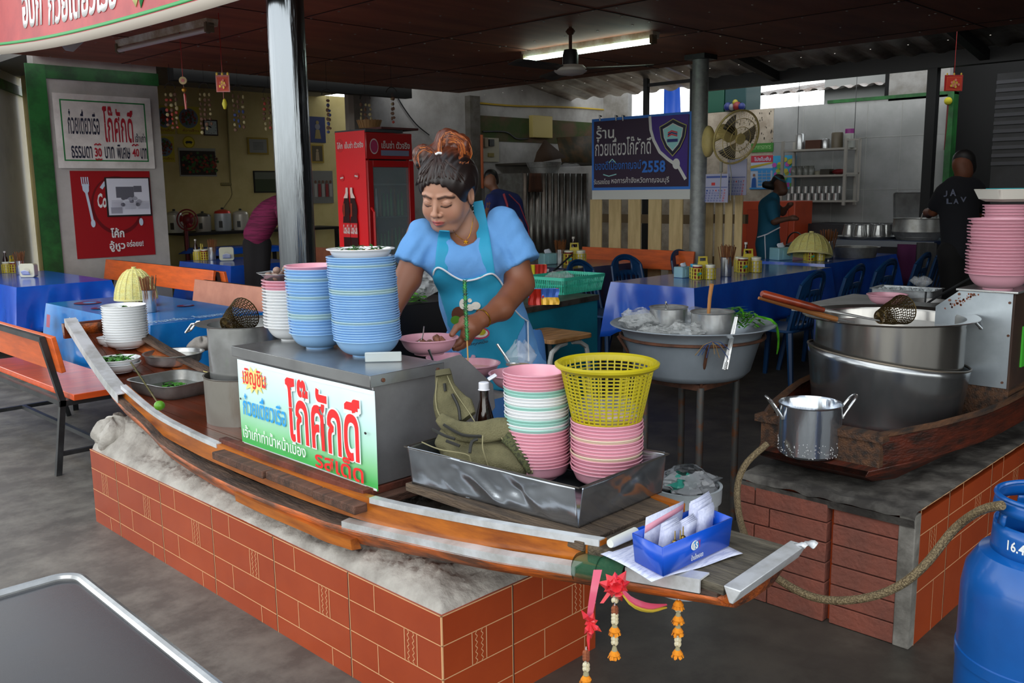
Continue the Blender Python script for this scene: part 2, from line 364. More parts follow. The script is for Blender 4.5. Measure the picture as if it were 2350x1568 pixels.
M_yellowwall = mat('cream yellow paint', 'dccb8e', .8, 0, 'cdbb7c', 2)
M_ply = mat('reddish plywood', 'a5603f', .65, 0, '78402a', 1.6, (.35, .7), stretch=(.5, 2.2, 1), bump=.1)
# plywood ceiling with panel joints and nail heads
c = MB(); c.box(2.25, 7.38, -3.5, 8.12, CH, CH+.03)
x = 2.25
while x < 7.3:
    c.box(x-.004, x+.004, -3.5, 8.12, CH-.003, CH, 1)
    y = -3.4
    while y < 8.1: c.cbox((x+.05, y, CH-.002), (.012, .012, .004), m=2); c.cbox((x+.62, y, CH-.002), (.01, .01, .004), m=2); y += .31
    x += 1.22
y = -3.4
while y < 8.1:
    c.box(2.25, 7.38, y-.004, y+.004, CH-.003, CH, 1)
    x = 2.3
    while x < 7.3: c.cbox((x, y+.04, CH-.002), (.012, .012, .004), m=2); x += .3
    y += 1.45
struct(c.build('ceiling', [M_ply, mat('dark joint gap', '2b1610', .9), mat('nail heads', 'b8b2a8', .4, .6)]))
sx0_ = PY(100, 400, YS).x
struct(MB().box(sx0_, 6.9, 8.12, 10.6, CH+.1, CH+.16).build('ceiling_rear', mat('grey ceiling board', '8a8680', .9)))
# sign wall
sx0, sx1 = PY(100, 400, YS).x, PY(376, 400, YS).x
struct(MB().box(sx0, sx1, YS, YS+.14, 0, CH+.1).build('wall_sign', M_wall_lit))
g = MB(); zb = PY(200, 186, YS).z; g.box(sx0-.02, sx1+.01, YS-.012, YS, zb, CH)
p0, p1 = PY(96, 400, YS), PY(124, 400, YS); g.box(p0.x-.06, p1.x, YS-.02, YS, 0, CH)
struct(g.build('trim_green_border', M_green_paint))
# oblique wall panel that runs toward the street
dv = Vector((ray(626, 443).x, ray(626, 443).y, 0)).normalized(); w0 = PD(93, 400, 10.2); w0.z = 0; w1 = w0-dv*3.6
nn = Vector((-dv.y, dv.x, 0))
def slab(a, b, z0, z1, th, n): return [(a.x, a.y, z0), (b.x, b.y, z0), (b.x+n.x*th, b.y+n.y*th, z0), (a.x+n.x*th, a.y+n.y*th, z0)], [(a.x, a.y, z1), (b.x, b.y, z1), (b.x+n.x*th, b.y+n.y*th, z1), (a.x+n.x*th, a.y+n.y*th, z1)]
w = MB(); w.hexa(*slab(w0, w1, 0, CH+.5, .1, nn)); struct(w.build('wall_street', mat('pale blue-grey panel', 'e6e6ea', .8, 0, 'c8c8cc', 2, (.45, .8), bump=.1)))
g = MB(); zt = PD(50, 192, 9.2).z; g.hexa(*slab(w0, w1, zt-.09, zt, -.03, nn)); g.hexa(*slab(w0, w0-dv*.16, 0, CH+.4, -.05, nn)); g.hexa(*slab(w0, w1, CH+.42, CH+.5, -.03, nn)); struct(g.build('trim_green_beam', M_green_paint))
# yellow room at the back
struct(MB().box(sx1-.6, 9.4, YY, YY+.12, 0, CH+.12).build('wall_yellow', M_yellowwall))
struct(MB().box(sx1-.12, sx1, YS+.14, YY, 0, CH+.12).build('wall_passage', M_yellowwall))
xb = PY(828, 300, YW).x
zb = PY(600, 200, 8.3).z
b = MB(); b.box(sx1, xb+.1, 8.25, 8.37, zb, CH+.1); struct(b.build('trim_dark_beam', mat('dark beam', '2a2a28', .8)))
b = MB(); q = PY(800, 250, 8.5); b.box(q.x-.035, q.x+.035, 8.45, 8.52, 0, CH+.1); struct(b.build('trim_white_post', mat('whitewashed post', '9c958a', .8)))
# white back wall, upper part lighter, green stain band and ledge
zc = PX(1600, 262, XT).z
w = MB(); w.box(xb, XT+.1, YW, YW+.14, 0, 3.7)
struct(w.build('wall_back', mat('grimy white wall', 'b5b3b0', .9, 0, '7d7972', 1.5, (.42, .75), bump=.3, bs=14)))
w = MB(); x0 = PY(1098, 260, YW).x; w.box(x0, XT, YW-.012, YW, zc-.36, zc-.03); struct(w.build('trim_green_band', mat('mossy green band', '3a4a24', .9, 0, '5c4838', 3)))
# tiled partition
t = MB(); yr, yl = PX(2172, 300, XT).y, YW
t.box(XT, XT+.1, yr, yl, 0, zc)
M_part = mat('glossy grey wall tile', '959695', .2, 0, '868886', 2, coat=.5); y1 = PX(1775, 300, XT).y; y = y1
while y > yr: t.box(XT-.003, XT, y-.003, y+.003, 0, zc-.05, 1); y -= .42
for z in (.62, 1.25, 1.88): t.box(XT-.003, XT, yr, y1, z-.003, z+.003, 1)
t.box(XT-.006, XT, y1, yl, 0, zc, 2)
struct(t.build('wall_tiled', [M_part, mat('tile joints', 'a0a09c', .7), mat('cream render', 'b9ad9c', .9, 0, '9a8d7c', 5)]))
g = MB(); g.box(XT-.03, XT+.12, yr-.07, yr, 0, zc+.03); ya = PX(1900, 240, XT).y; g.box(XT-.02, XT+.12, yr-.07, ya, zc, zc+.04); struct(g.build('trim_green_edge', M_green_paint))
# dark rooms to the side of the tiled partition
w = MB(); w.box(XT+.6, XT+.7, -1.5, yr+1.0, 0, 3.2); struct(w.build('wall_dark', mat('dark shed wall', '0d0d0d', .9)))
xs = 8.9; w = MB(); ya, yb = PX(2280, 300, xs).y, -2.4; w.box(xs, xs+.08, yb, ya, 0, 2.25)
z = .2
while z < 2.2:
    if z > 1.4: w.box(xs-.012, xs, yb, ya, z, z+.03, 1)
    z += .07
struct(w.build('wall_shutter', [mat('dusty grey panel', '3a3a3c', .7, 0, '303030', 3), mat('shutter slats', '4a4a4e', .5, .4)]))
w = MB(); w.box(7.3, 14, -4.0, -3.9, 0, 3.4); struct(w.build('wall_far', mat('dim far wall', '3a3836', .9)))
# unseen wall, added to keep light from the right out of the interior
w = MB(); w.box(3.4, 7.4, -.7, -.6, 0, 3.4); struct(w.build('wall_light_blocker', mat('light blocking wall', '4a4642', .9)))
# corrugated roof over the kitchen, on purlins
M_zinc = mat('zinc roofing', 'cfcac2', .35, .5, '8a7668', 3, (.4, .65), bump=.1)
def corr(x0, x1, y0, y1, z0, z1, pitch=.15, amp=.022, along='x'):
    b = MB(); 
    if along == 'x':
        n = int((y1-y0)/pitch)*6; b.grid(lambda u, v: (x0+(x1-x0)*v, y0+(y1-y0)*u, z0+(z1-z0)*v+amp*max(-.6, min(.6, math.sin(2*math.pi*u*(y1-y0)/pitch)))), n, 2)
    else:
        n = int((x1-x0)/pitch)*6; b.grid(lambda u, v: (x0+(x1-x0)*u, y0+(y1-y0)*v, z0+(z1-z0)*v+amp*math.sin(2*math.pi*u*(x1-x0)/pitch)), n, 2)
    return b
struct(corr(7.2, 10.5, -4, 9.1, 3.16, 2.60, .30, .03).build('ceiling_zinc', M_zinc, solid=.004))
M_beam = mat('black roof steel', '151617', .6, .2)
b = MB(); b.box(10.15, 10.27, -4, 6.6, 2.5, 2.66); struct(b.build('trim_roof_beam', M_beam))
for i, yq in enumerate((5.6, 3.3, 1.0, -1.4)):
    b = MB(); b.bar((7.3, yq, 3.08), (10.25, yq, 2.56), .09, .10); struct(b.build('trim_rafter', M_beam))
b = MB(); b.bar((8.2, -4, 2.94), (8.2, 9, 2.94), .06, .07); struct(b.build('trim_purlin', M_beam))
q = PX(2141, 200, 10.2); b = MB(); b.box(10.16, 10.26, q.y-.05, q.y+.05, 0, 2.55); struct(b.build('trim_roof_post', M_beam))
# steel posts by the opening
q = PX(1483, 250, 9.9); b = MB(); b.box(9.87, 9.93, q.y-.03, q.y+.03, 0, 3.2); a = PX(1590, 250, 9.9); b.box(9.87, 9.93, a.y-.03, a.y+.03, 1.2, 3.0)
z = PX(1540, 190, 9.9).z; b.box(9.88, 9.92, a.y, q.y, z-.02, z+.02); struct(b.build('trim_window_posts', M_beam))
# wall above the partition with its two openings
M_up = mat('dull upper wall', '9c9a96', .9, 0, '7d7972', 3)
def on(px, py): return PX(px, py, XT)
ya, yb, yc, yd, ye = on(1441, 230).y, on(1590, 230).y, on(1712, 230).y, on(1880, 230).y, on(2040, 200).y
z0, z1 = zc, on(1520, 200).z
w = MB(); w.box(XT, XT+.1, ya, YW, z0, 3.6); w.box(XT, XT+.1, yr, ye, on(2040, 232).z, 3.4); w.box(XT, XT+.1, yc, ya, z1+.32, 3.6); struct(w.build('wall_upper', M_up))
# eaves of the next roof and the yard beyond it
struct(corr(12.0, 15.5, 1.0, 7.1, PX(1780, 214, 12.0).z, PX(1780, 214, 12.0).z+.5, .2, .03).build('ceiling_neighbour_roof', mat('pale zinc', 'b5b1ad', .5, .4, '8a7a70', 4), solid=.004))
b = MB(); b.box(13.5, 13.6, 0, 12.5, 0, 2.45); struct(b.build('wall_yard', mat('yard wall', '6b6f70', .9)))
b = MB(); b.box(12.2, 12.3, -1, 6.0, 0, 2.9, 0); struct(b.build('wall_next_shop', mat('next shop wall', '9a9c9a', .9)))
# ---------------------------------------------------------------- tiled plinth and the noodle boat on it
def tile_lines(b, pt, L, H, m=1, mod=.377, off=0, flipu=False):
    """grout drawing of a wood-look tile: pt(s, z, d) gives the surface point; s runs from the near corner"""
    rows = [H-.077, H-.164, H-.247]
    def seg(s0, z0, s1, z1, w=.0026):
        a, c = Vector((s0, z0)), Vector((s1, z1)); t = (c-a).normalized(); n = Vector((-t.y, t.x))*w/2
        q = [a+n, a-n, c-n, c+n]; b.add([pt(p.x, p.y, .0008) for p in q], [(0, 1, 2, 3)], m)
    for z in rows:
        if z > 0: seg(0, z, L, z)
    seg(0, H-.001, L, H-.001, .003); seg(.001, 0, .001, H, .004)
    k = 0
    while off+k*mod < L+mod:
        s = off+k*mod
        if 0 < s < L: seg(s-.0015, 0, s-.0015, H, .0026); b.add([pt(s+d, z, .001) for d, z in ((0, 0), (.003, 0), (.003, H), (0, H))], [(0, 1, 2, 3)], 2)
        def V(fr, z0, z1):
            q = s+mod*(1-fr if not flipu else fr)
            if 0 < q < L and z1 > 0: seg(q, max(0, z0), q, z1)
            return q
        V(.30, rows[0], H); a = V(.62, rows[1], rows[0]); c = V(.75, rows[1], rows[0]); V(.32, rows[2], rows[1]); V(.76, 0, rows[2])
        for f in (.3, .7):
            q = a+(c-a)*f
            z = rows[1]; d = .0035
            while z < rows[0]-.006 and 0 < min(a, c) and max(a, c) < L: seg(q-d, z, q+d, z+.008, .002); seg(q+d, z+.008, q-d, z+.016, .002) if z+.016 < rows[0] else None; z += .016
        k += 1
PX0, PY0, PH = 1.325, 1.56, .302; PY1, PXe = 3.69, 1.90
b = MB(); b.box(PX0, PXe, PY0, PY1, 0, PH)
tile_lines(b, lambda s, z, d: (PX0-d, PY0+s, z), PY1-PY0, PH)
tile_lines(b, lambda s, z, d: (PX0+s, PY0-d, z), PXe-PX0, PH, off=.24-.377, flipu=True)
pl = b.build('tiled_plinth', [M_tile, M_grout, mat('open joint', '2a1a14', .9)])
tag(pl, 'long low plinth faced in terracotta tile carrying the orange noodle boat', 'plinth')
# mortar bed heaped between plinth and hull
def mort(u, v):
    x = PX0+.004+(PXe-PX0-.01)*u; y = PY0+.004+(PY1-PY0-.008)*v
    e = min(u*(PXe-PX0)/.10, 1, (1-v)*(PY1-PY0)/.03, v*(PY1-PY0)/.12); e = max(0, e)**.6
    h = .052+.012*math.sin(v*9)+.04*max(0, min(1, (v-.84)/.08))+.012*math.sin(u*17+v*11)
    n = disp((x, y, 0), .010, 22)+disp((x, y, 1), .007, 60, 3)+.004*abs(math.sin(x*90+3*math.sin(y*50)))+disp((x, y, 1), .004, 170, 5)
    return (x+n*.4*e, y+n*.5*e, PH-.004+(h+n)*e)
mo = MB(); mo.grid(mort, 80, 300)
lump = MB(); lump.grid(lambda u, v: (lambda a, c, r: (1.40+.085*r*math.cos(a)*math.cos(c), 3.62+.085*r*math.sin(a)*math.cos(c), .36+.07*r*math.sin(c)))(u*2*math.pi, (v-.5)*math.pi, 1+disp((math.cos(u*6.283), math.sin(u*6.283), v), .22, 2.6)+disp((math.cos(u*6.283), math.sin(u*6.283), v), .1, 9)), 40, 24, cu=True)
mo.add(lump.v, lump.f)
mob = mo.build('mortar_bed', M_mortar, pl, sharp=60)
# hull lines
def lerp_list(P, n):
    P = [Vector(p) for p in P]; L = [0]
    for a, c in zip(P, P[1:]): L.append(L[-1]+(c-a).length)
    o = []
    for i in range(n):
        s = L[-1]*i/(n-1); k = 0
        while k < len(P)-2 and L[k+1] < s: k += 1
        t = (s-L[k])/max(1e-9, L[k+1]-L[k]); p0 = P[max(k-1, 0)]; p1, p2 = P[k], P[k+1]; p3 = P[min(k+2, len(P)-1)]
        o.append(.5*((2*p1)+(p2-p0)*t+(2*p0-5*p1+4*p2-p3)*t*t+(3*p1-p0-3*p2+p3)*t**3))
    return o
RIM = lerp_list([PX(*q) for q in ((275, 890, 1.378), (350, 952, 1.364), (430, 996, 1.354), (510, 1032, 1.350), (670, 1095, 1.350), (850, 1152, 1.352), (1100, 1204, 1.376), (1372, 1250, 1.428))], 50)
RAIL = lerp_list([PX(*q) for q in ((150, 748, 1.525), (205, 836, 1.44), (262, 914, 1.362), (323, 970, 1.352), (374, 1022, 1.342), (468, 1082, 1.337), (573, 1132, 1.335), (702, 1180, 1.335), (783, 1207, 1.336), (1100, 1277, 1.362), (1250, 1303, 1.385), (1645, 1372, 1.447))], 70)
def xcen(y): return 1.60+.02*max(0, (y-3.4))*3-.015*max(0, (1.4-y)/.5)
def mir(p): return Vector((2*xcen(p.y)-p.x, p.y, p.z))
boat = thing('noodle_boat', 'long varnished wooden sampan with flat square ends, mounted on the front tiled plinth', 'boat', (0, 0, 0))
hu = MB(); S = []
for p in RAIL:
    dz = .085 if 1.9 < p.y < 3.5 else (.085-.045*min(1, (1.9-p.y)/1.0) if p.y <= 1.9 else .085-.02*min(1, p.y-3.5)); m_ = mir(p); w = m_.x-p.x
    p = p+Vector((.03*max(0, min(1, (p.y-3.5)/.3)), 0, 0)); S.append([p, Vector((p.x+.03, p.y, p.z-dz*.55)), Vector((p.x+.13*w/.5, p.y, p.z-dz)), Vector(((p.x+m_.x)/2, p.y, p.z-dz*1.08)), Vector((m_.x-.13*w/.5, p.y, p.z-dz)), Vector((m_.x-.03, p.y, p.z-dz*.55)), m_])
hu.add([q[:] for s in S for q in s], [(i*7+j, i*7+j+1, (i+1)*7+j+1, (i+1)*7+j) for i in range(len(S)-1) for j in range(6)])
for s in (S[0], S[-1]): hu.add([q[:] for q in s], [tuple(range(7))])
hu.build('hull', mat('orange hull planks', '9a4a14', .5, 0, '43281a', 6, (.35, .6), stretch=(4, .8, 4), bump=.4, bs=30), boat, solid=.012, sharp=60)
def sweep(b, path, prof, m=0, side=1):
    """prof: offsets (inward, up)"""
    n = len(prof); vs = []
    for p in path:
        for a, c in prof:
            q = Vector((p.x+a, p.y, p.z+c)); q = mir(q) if side < 0 else q; vs.append(q[:])
    fs = [(i*n+j, i*n+(j+1) % n, (i+1)*n+(j+1) % n, (i+1)*n+j) for i in range(len(path)-1) for j in range(n)]
    b.add(vs, fs+[tuple(range(n))[::-1], tuple((len(path)-1)*n+j for j in range(n))], m)
for sd in (1, -1):
    b = MB(); sweep(b, [Vector((p.x, p.y, p.z+disp(p, .002, 40))) for p in RAIL], [(0, -.002), (0, .006), (.010, .009), (.055, .010), (.06, .0)], 0, sd)
    if sd > 0: kp = [p for p in RAIL if 1.9 < p.y < 2.55]; n_ = len(kp); sweep(b, [p-Vector((.004, 0, .012+.018*(1-i/n_))) for i, p in enumerate(kp[::-1])][::-1], [(.0, -.03), (-.004, .0), (.02, .0), (.03, -.034)], 1)
    b.build('rail', [M_woodold, M_woodor], boat, sharp=50)
    b = MB(); sweep(b, RIM, [(.008, -.062), (.006, 0.006), (.03, .006), (.03, -.062)], 0, sd); b.build('strake', M_woodor, boat, sharp=50)
def metal(path, name='metal_strip', sd=1, prof=((.003, -.006), (.003, .009), (.024, .009), (.024, .006), (.006, .006), (.006, -.006))):
    b = MB(); sweep(b, path, list(prof), 0, sd); return b.build(name, M_alustrip, boat, sharp=30)
metal([p for p in RIM if p.y > 2.66]); metal([p for p in RIM if p.y < 1.90]); metal([p for p in RIM if p.y > 2.66], sd=-1)
bowi = [i for i, p in enumerate(RAIL) if p.y > 3.47]
stp = ((-.003, -.002), (-.003, .034), (.05, .034), (.05, .030), (0, .030), (0, -.002))
metal(RAIL[:len(bowi)+1], prof=stp); 
metal([p for p in RAIL if 1.17 < p.y < 1.97], prof=((-.004, -.006), (-.004, .015), (.022, .018), (.022, .015), (0, .012), (0, -.006)))
metal([p for p in RAIL if .90 < p.y < 1.10], prof=((-.004, .004), (-.004, .033), (.03, .036), (.03, .032), (0, .029), (0, .004)))
# decks
DZ = .525
def railx(y):
    p = min(RAIL, key=lambda q: abs(q.y-y)); return p.x
def dkz(y):
    p = min(RAIL, key=lambda q: abs(q.y-y)); return max(DZ-.025, p.z-.052)
def PDK(px, py):
    z = .52
    for _ in range(25): q = PZ(px, py, z); z = .6*z+.4*dkz(min(q.y, 4.35))
    return PZ(px, py, z)
b = MB(); y0, y1 = 2.62, 4.40; ys = np.linspace(y0, y1, 22)
for i in range(6):
    f0, f1 = i/6, (i+1)/6-.006; rows = []
    for y in ys: xa = railx(y)+.035; xb2 = 2*xcen(y)-xa; rows.append((xa+(xb2-xa)*f0, xa+(xb2-xa)*f1, y))
    for r1, r2 in zip(rows, rows[1:]):
        q1, q2 = dkz(r1[2]), dkz(r2[2]); b.add([(r1[0], r1[2], q1-.02), (r1[1], r1[2], q1-.02), (r2[1], r2[2], q2-.02), (r2[0], r2[2], q2-.02), (r1[0], r1[2], q1), (r1[1], r1[2], q1), (r2[1], r2[2], q2), (r2[0], r2[2], q2)], [(4, 5, 6, 7), (3, 2, 1, 0), (1, 2, 6, 5), (3, 0, 4, 7)])
b.build('deck', M_woodred, boat)
DK = DZ-.025
BW = dkz(4.38)
q = PX(160, 744, 1.54); b = MB(); b.hexa([(1.515, 4.40, BW), (1.84, 4.40, BW), (1.84, 4.42, BW), (1.515, 4.42, BW)], [(1.525, 4.43, q.z-.002), (1.86, 4.43, q.z-.002), (1.86, 4.46, q.z-.002), (1.525, 4.46, q.z-.002)])
for zf in (.35, .7): b.box(1.53, 1.84, 4.40+.03*zf-.003, 4.402+.03*zf, BW+(q.z-BW)*zf-.002, BW+(q.z-BW)*zf+.001, 1)
b.build('end_board', [M_woodred, mat('seam', '22100a', .9)], boat)
# cross planks under the counter box, and grey planks under the tray
zb0 = PX(857, 1115, 1.416).z
e0, e1 = PX(800, 1150, 1.34), PX(515, 1015, 1.34)
PLK = zb0-.022
b = MB(); 
for i, (ya, yb, xo) in enumerate(((1.885, 2.08, 0), (2.085, 2.33, .004), (2.335, 2.64, -.003))): b.box(1.318+xo, 1.86, ya, yb, PLK-.024, PLK)
b.build('cross_planks', mat('dark cross plank', '6d4a3a', .85, 0, '38281f', 8, (.3, .7), stretch=(1, 6, 4), bump=.5, bs=50), boat, bevel=.003)
b = MB(); b.box(1.372, 1.40, 1.92, 2.70, PLK, PLK+.022); b.box(1.40, 1.83, 1.92, 1.95, PLK, PLK+.02); b.box(1.40, 1.83, 2.6, 2.63, PLK, PLK+.02); b.build('bearer', mat('red brown bearer', '6b3222', .8, 0, '4a2418', 9, stretch=(1, 1, 1), bump=.4), boat, bevel=.002)
TZ = .557
b = MB()
for i, (xa, xb_) in enumerate(((1.42, 1.52), (1.525, 1.64), (1.645, 1.76))): b.box(xa, xb_, 1.20, 1.80, TZ-.022, TZ-.001)
b.build('deck_planks', M_woodgrey, boat, bevel=.002)
pe = PZ(1372, 1250, TZ); b = MB()
b.box(1.425, 1.70, 1.10, 1.195, TZ-.045, TZ-.004); b.box(1.70, 1.715, 1.13, 1.2, TZ-.04, TZ-.004)
b.build('end_beam', mat('rough end beam', '6a5c48', .9, 0, '2c2620', 9, (.3, .65), stretch=(1, 4, 4), bump=.8, bs=45), boat, bevel=.006)
b = MB(); r0 = RAIL[-1]; zt = r0.z+.026
for i in range(4):
    xa = 1.45+.067*i; b.box(xa, xa+.065, .875, 1.12, zt-.02, zt)
b.build('foredeck', mat('worn foredeck', '6b6455', .85, 0, '3a352c', 8, (.3, .65), stretch=(5, .8, 4), bump=.5, bs=40), boat, bevel=.002)
b = MB(); b.hexa([(1.445, .852, zt-.028), (1.73, .866, zt-.026), (1.73, .874, zt-.026), (1.445, .860, zt-.028)], [(1.445, .835, zt+.004), (1.735, .85, zt+.006), (1.735, .888, zt+.006), (1.445, .873, zt+.004)])
b.build('end_strip', M_alustrip, boat, bevel=.002)
b = MB(); b.grid(lambda u, v: (1.715+.04*u, .845+.03*v-.01*u, zt+.004+.006*math.sin(u*7)+.004*math.sin(v*5)), 9, 5); b.build('torn_strip_end', M_alustrip, boat, solid=.0015)
# ---------------------------------------------------------------- steel counter box with the painted banner
BX, BY0, BY1 = 1.416, 1.925, 2.63; ZB, ZT = zb0, PX(857, 862, 1.416).z
ct = thing('steel_counter', 'grey stainless steel counter box on the boat with a painted cloth sign in front', 'counter', (0, 0, 0))
b = MB(); b.box(BX+.006, BX+.25, BY0+.004, BY1, ZB, ZT-.035)
sp = [PY(857, 862, BY0), PY(985, 835, BY0), PY(1056, 814, BY0), PY(1068, 822, BY0), PY(1132, 882, BY0), PY(1137, 935, BY0), PY(1050, 1085, BY0)]
pts = [(BX+.004, ZB), (BX+.004, ZT-.03)]+[(p.x, p.z) for p in sp[1:]]; pts[-1] = (pts[-1][0], ZB)
n = len(pts); y0, y1 = BY0, BY0+.004
b.add([(x, y0, z) for x, z in pts]+[(x, y1, z) for x, z in pts], [tuple(range(n)), tuple(range(n, 2*n))[::-1]]+[(i, i+n, (i+1) % n+n, (i+1) % n) for i in range(n)])
b.build('body', mat('scuffed steel panel', '99999b', .36, .55, '858587', 4, bump=.08, bs=20), ct, bevel=.002)
b = MB(); b.box(BX-.012, BX+.245, BY0-.012, BY1+.01, ZT-.003, ZT); b.box(BX-.012, BX-.009, BY0-.012, BY1+.01, ZT-.032, ZT); b.box(BX-.012, BX+.245, BY0-.012, BY0-.009, ZT-.032, ZT)
b.cyl((BX+.03, BY0-.012, ZT-.017), (BX+.03, BY0-.016, ZT-.017), .006, 10, 1); b.cyl((BX+.22, BY0-.012, ZT-.017), (BX+.22, BY0-.016, ZT-.017), .006, 10, 1)
b.build('lid', [mat('satin steel lid', 'a9abac', .24, .75, '969798', 6, bump=.05, bs=18), M_rust], ct, bevel=.0015)
SZ = .69; b = MB(); b.box(BX+.25, 1.93, BY0+.01, BY1, SZ-.012, SZ); b.box(1.9, 1.915, BY0+.3, BY0+.32, .4, SZ-.012); b.box(1.9, 1.915, BY1-.02, BY1, .4, SZ-.012); b.build('back_shelf', M_steeldull, ct)
# the painted sign: sheet in the plane x = BX
a0, a1 = PX(545, 800, BX-.006), PX(858, 868, BX-.006); c0, c1 = PX(547, 1006, BX-.006), PX(857, 1119, BX-.006)
Wd = a0.y-a1.y; Hd = ZT-.038-(ZB+.0)
def swav(u, v): return .0008*math.sin(u*9+v*3)
sg = Panel((BX-.007, a0.y, ZB-.004), (0, -Wd, 0), (0, 0, Hd), swav)
def sign_mat():
    m = mat('painted cloth sign', 'e6f4f4', .55); t = m.node_tree; tc = t.nodes.new('ShaderNodeTexCoord'); s_ = t.nodes.new('ShaderNodeSeparateXYZ'); t.links.new(tc.outputs['Generated'], s_.inputs[0])
    r = t.nodes.new('ShaderNodeValToRGB'); t.links.new(s_.outputs['Z'], r.inputs[0]); e = r.color_ramp.elements; e[0].position = .06; e[0].color = lin('46b357'); e[1].position = .96; e[1].color = lin('e8f6fa')
    for q, c in ((.22, '86cf92'), (.45, 'b5e6d2'), (.7, 'd2f0f0')): k = r.color_ramp.elements.new(q); k.color = lin(c)
    n = t.nodes.new('ShaderNodeTexNoise'); n.inputs['Scale'].default_value = 9; t.links.new(tc.outputs['Object'], n.inputs[0]); mx = t.nodes.new('ShaderNodeMixRGB'); mx.blend_type = 'SOFT_LIGHT'; mx.inputs[0].default_value = .25
    t.links.new(r.outputs[0], mx.inputs[1]); t.links.new(n.outputs['Fac'], mx.inputs[2]); t.links.new(mx.outputs[0], t.nodes['Principled BSDF'].inputs['Base Color']); return m
sg.rect(-.004, -.012, 1.004, 1.01, 0, 30); sg.rect(0, 0.965, 1, 1.0, 1, 12); sg.rect(.0, -.012, 1.0, .012, 1, 12)
star = []
for i in range(28): 
    r_ = 1 if i % 2 == 0 else .62; a = 2*math.pi*i/28; star.append((.135+.115*r_*math.cos(a), .80+.165*r_*math.sin(a)))
sg.poly(star, 2)
sg.text('เชิญชิม', .045, .70, .235, .93, 3, .012)
sg.text('ก๋วยเตี๋ยวเรือ', .035, .36, .385, .62, 4, .014)
for bo, mm in ((.055, 1), (.016, 3)): 
    d = 0 if bo < .03 else .008
    sg.text('โก๊ศักดิ์', .40-d, .225-d*1.5, .915+d, .955+d, mm, bo)
sg.text('เจ้าเก่าท่าน้ำหน้าเมือง', .03, .085, .53, .24, 1, .006); sg.text('รสเด็ด', .60, .03, .93, .25, 3, .016)
for u, v in ((.03, .55), (.955, .57)): sg.ell(u, v, .008, .014, 5, 10)
sgo = sg.build('cloth_sign', [sign_mat(), mat('white sign paint', 'eef4f2', .5), mat('pale yellow star', 'efe08a', .6), mat('sign red', 'c41a1c', .5), mat('sign blue', '1c7ad0', .5), M_black], ct, sharp=80)
# acrylic block on the lid
q0, q1 = PZ(838, 832, ZT), PZ(922, 830, ZT); b = MB(); 
b.cbox((0, 0, .015), ((q1-q0).length, .012, .028)); o = b.build('acrylic_block', mat('clear acrylic', 'dfe8e6', .05, 0, alpha=.45, spec=.9), None, loc=((q0+q1)/2)[:], rot=(0, 0, math.atan2((q1-q0).y, (q1-q0).x)), bevel=.003); o.location.z = ZT
tag(o, 'clear acrylic bar lying on the front edge of the steel counter lid', 'holder')
# ---------------------------------------------------------------- bowls
def bowl_mb(R, H, foot=.46, lip=.0045, th=.0017, flare=.0, n=48, straight=0.0):
    b = MB(); fh = H*.12; rf = R*foot; Rw = R*(1-flare); am = 1.22-.0*straight; c1, s1_ = 1-math.cos(am), math.sin(am)
    def pr(t):
        if straight:
            z = t**1.15; return rf*1.02+(Rw-rf*1.02)*(.52*min(1, t*3.2)**.6+.48*t), fh+(H-fh)*(z if t > .3 else z)
        return rf*1.02+(Rw-rf*1.02)*math.sin(t*am)/s1_, fh+(H-fh)*(1-math.cos(t*am))/c1
    P = [(0, fh*.6), (rf*.86, fh*.6), (rf*.9, 0), (rf, 0), (rf*1.02, fh)]+[pr(i/9) for i in range(1, 10)]
    P[-1] = (Rw-.0008, H-.0036)
    P += [(R+.0012 if not flare else R, H-.0032), (R+.0018 if not flare else R+.0008, H-.0012), (R+.0006 if not flare else R, H), (Rw-th, H-.0002)]
    for i in range(8, 0, -1): r, z = pr(i/9); P.append((r-th, z+.0008))
    P += [(rf*.7, fh+.002), (0, fh+.0015)]
    return b.lathe(P, n)
def stack(name, R, H, base, cols, dz, where, group, foot=.46, lip=.006, flare=.04, lean=(0, 0), straight=0, adj='melamine bowl', jit=.0012):
    """one bowl object each; cols from the lowest up"""
    me = {}; n = len(cols); last = None
    for i, (m, cn) in enumerate(cols):
        lab = '%s %s, %s, %s' % (cn, adj, 'topmost' if i == n-1 else ('bottom bowl' if i == 0 else NTH[n-1-i]+' from the top'), where)
        loc = (base[0]+lean[0]*i+random.uniform(-jit, jit), base[1]+lean[1]*i+random.uniform(-jit, jit), base[2]+dz*i)
        if m.name not in me: o = bowl_mb(R, H, foot, lip, flare=flare, straight=straight).build(name, m, None, sharp=50); me[m.name] = o
        else: o = me[m.name].copy(); COL.objects.link(o)
        o.location = loc; o.rotation_euler = (0, 0, i*1.3); tag(o, lab, 'bowl', group); last = o
    return last
cB, cG, cP, cW = (M_blueb, 'light blue'), (M_bluegreen, 'greenish grey blue'), (M_pink, 'pink'), (M_white, 'white')
bb = PZ(845, 815, ZT); bm2 = PZ(735, 797, ZT); bl = PZ(672, 779, ZT)
cols = [cB]*35
for i in (8, 20, 21, 31): cols[i] = cG
stack('noodle_bowl', .099, .053, bb, cols, .00705, 'tall blue stack at the counter corner', 'bowls in the tallest blue stack', lean=(-.00025, .0002))
cols = [cB]*23+[cP]
for i in (6, 7, 13, 19): cols[i] = cG
stack('noodle_bowl', .091, .052, bm2, cols, .0089, 'middle blue stack on the counter', 'bowls in the middle blue stack', lean=(-.0003, .0001))
stack('noodle_bowl', .090, .050, bl, [cW]*13+[cP]*3, .0100, 'white stack beside the stockpot', 'bowls in the white stack', flare=.10, foot=.42)
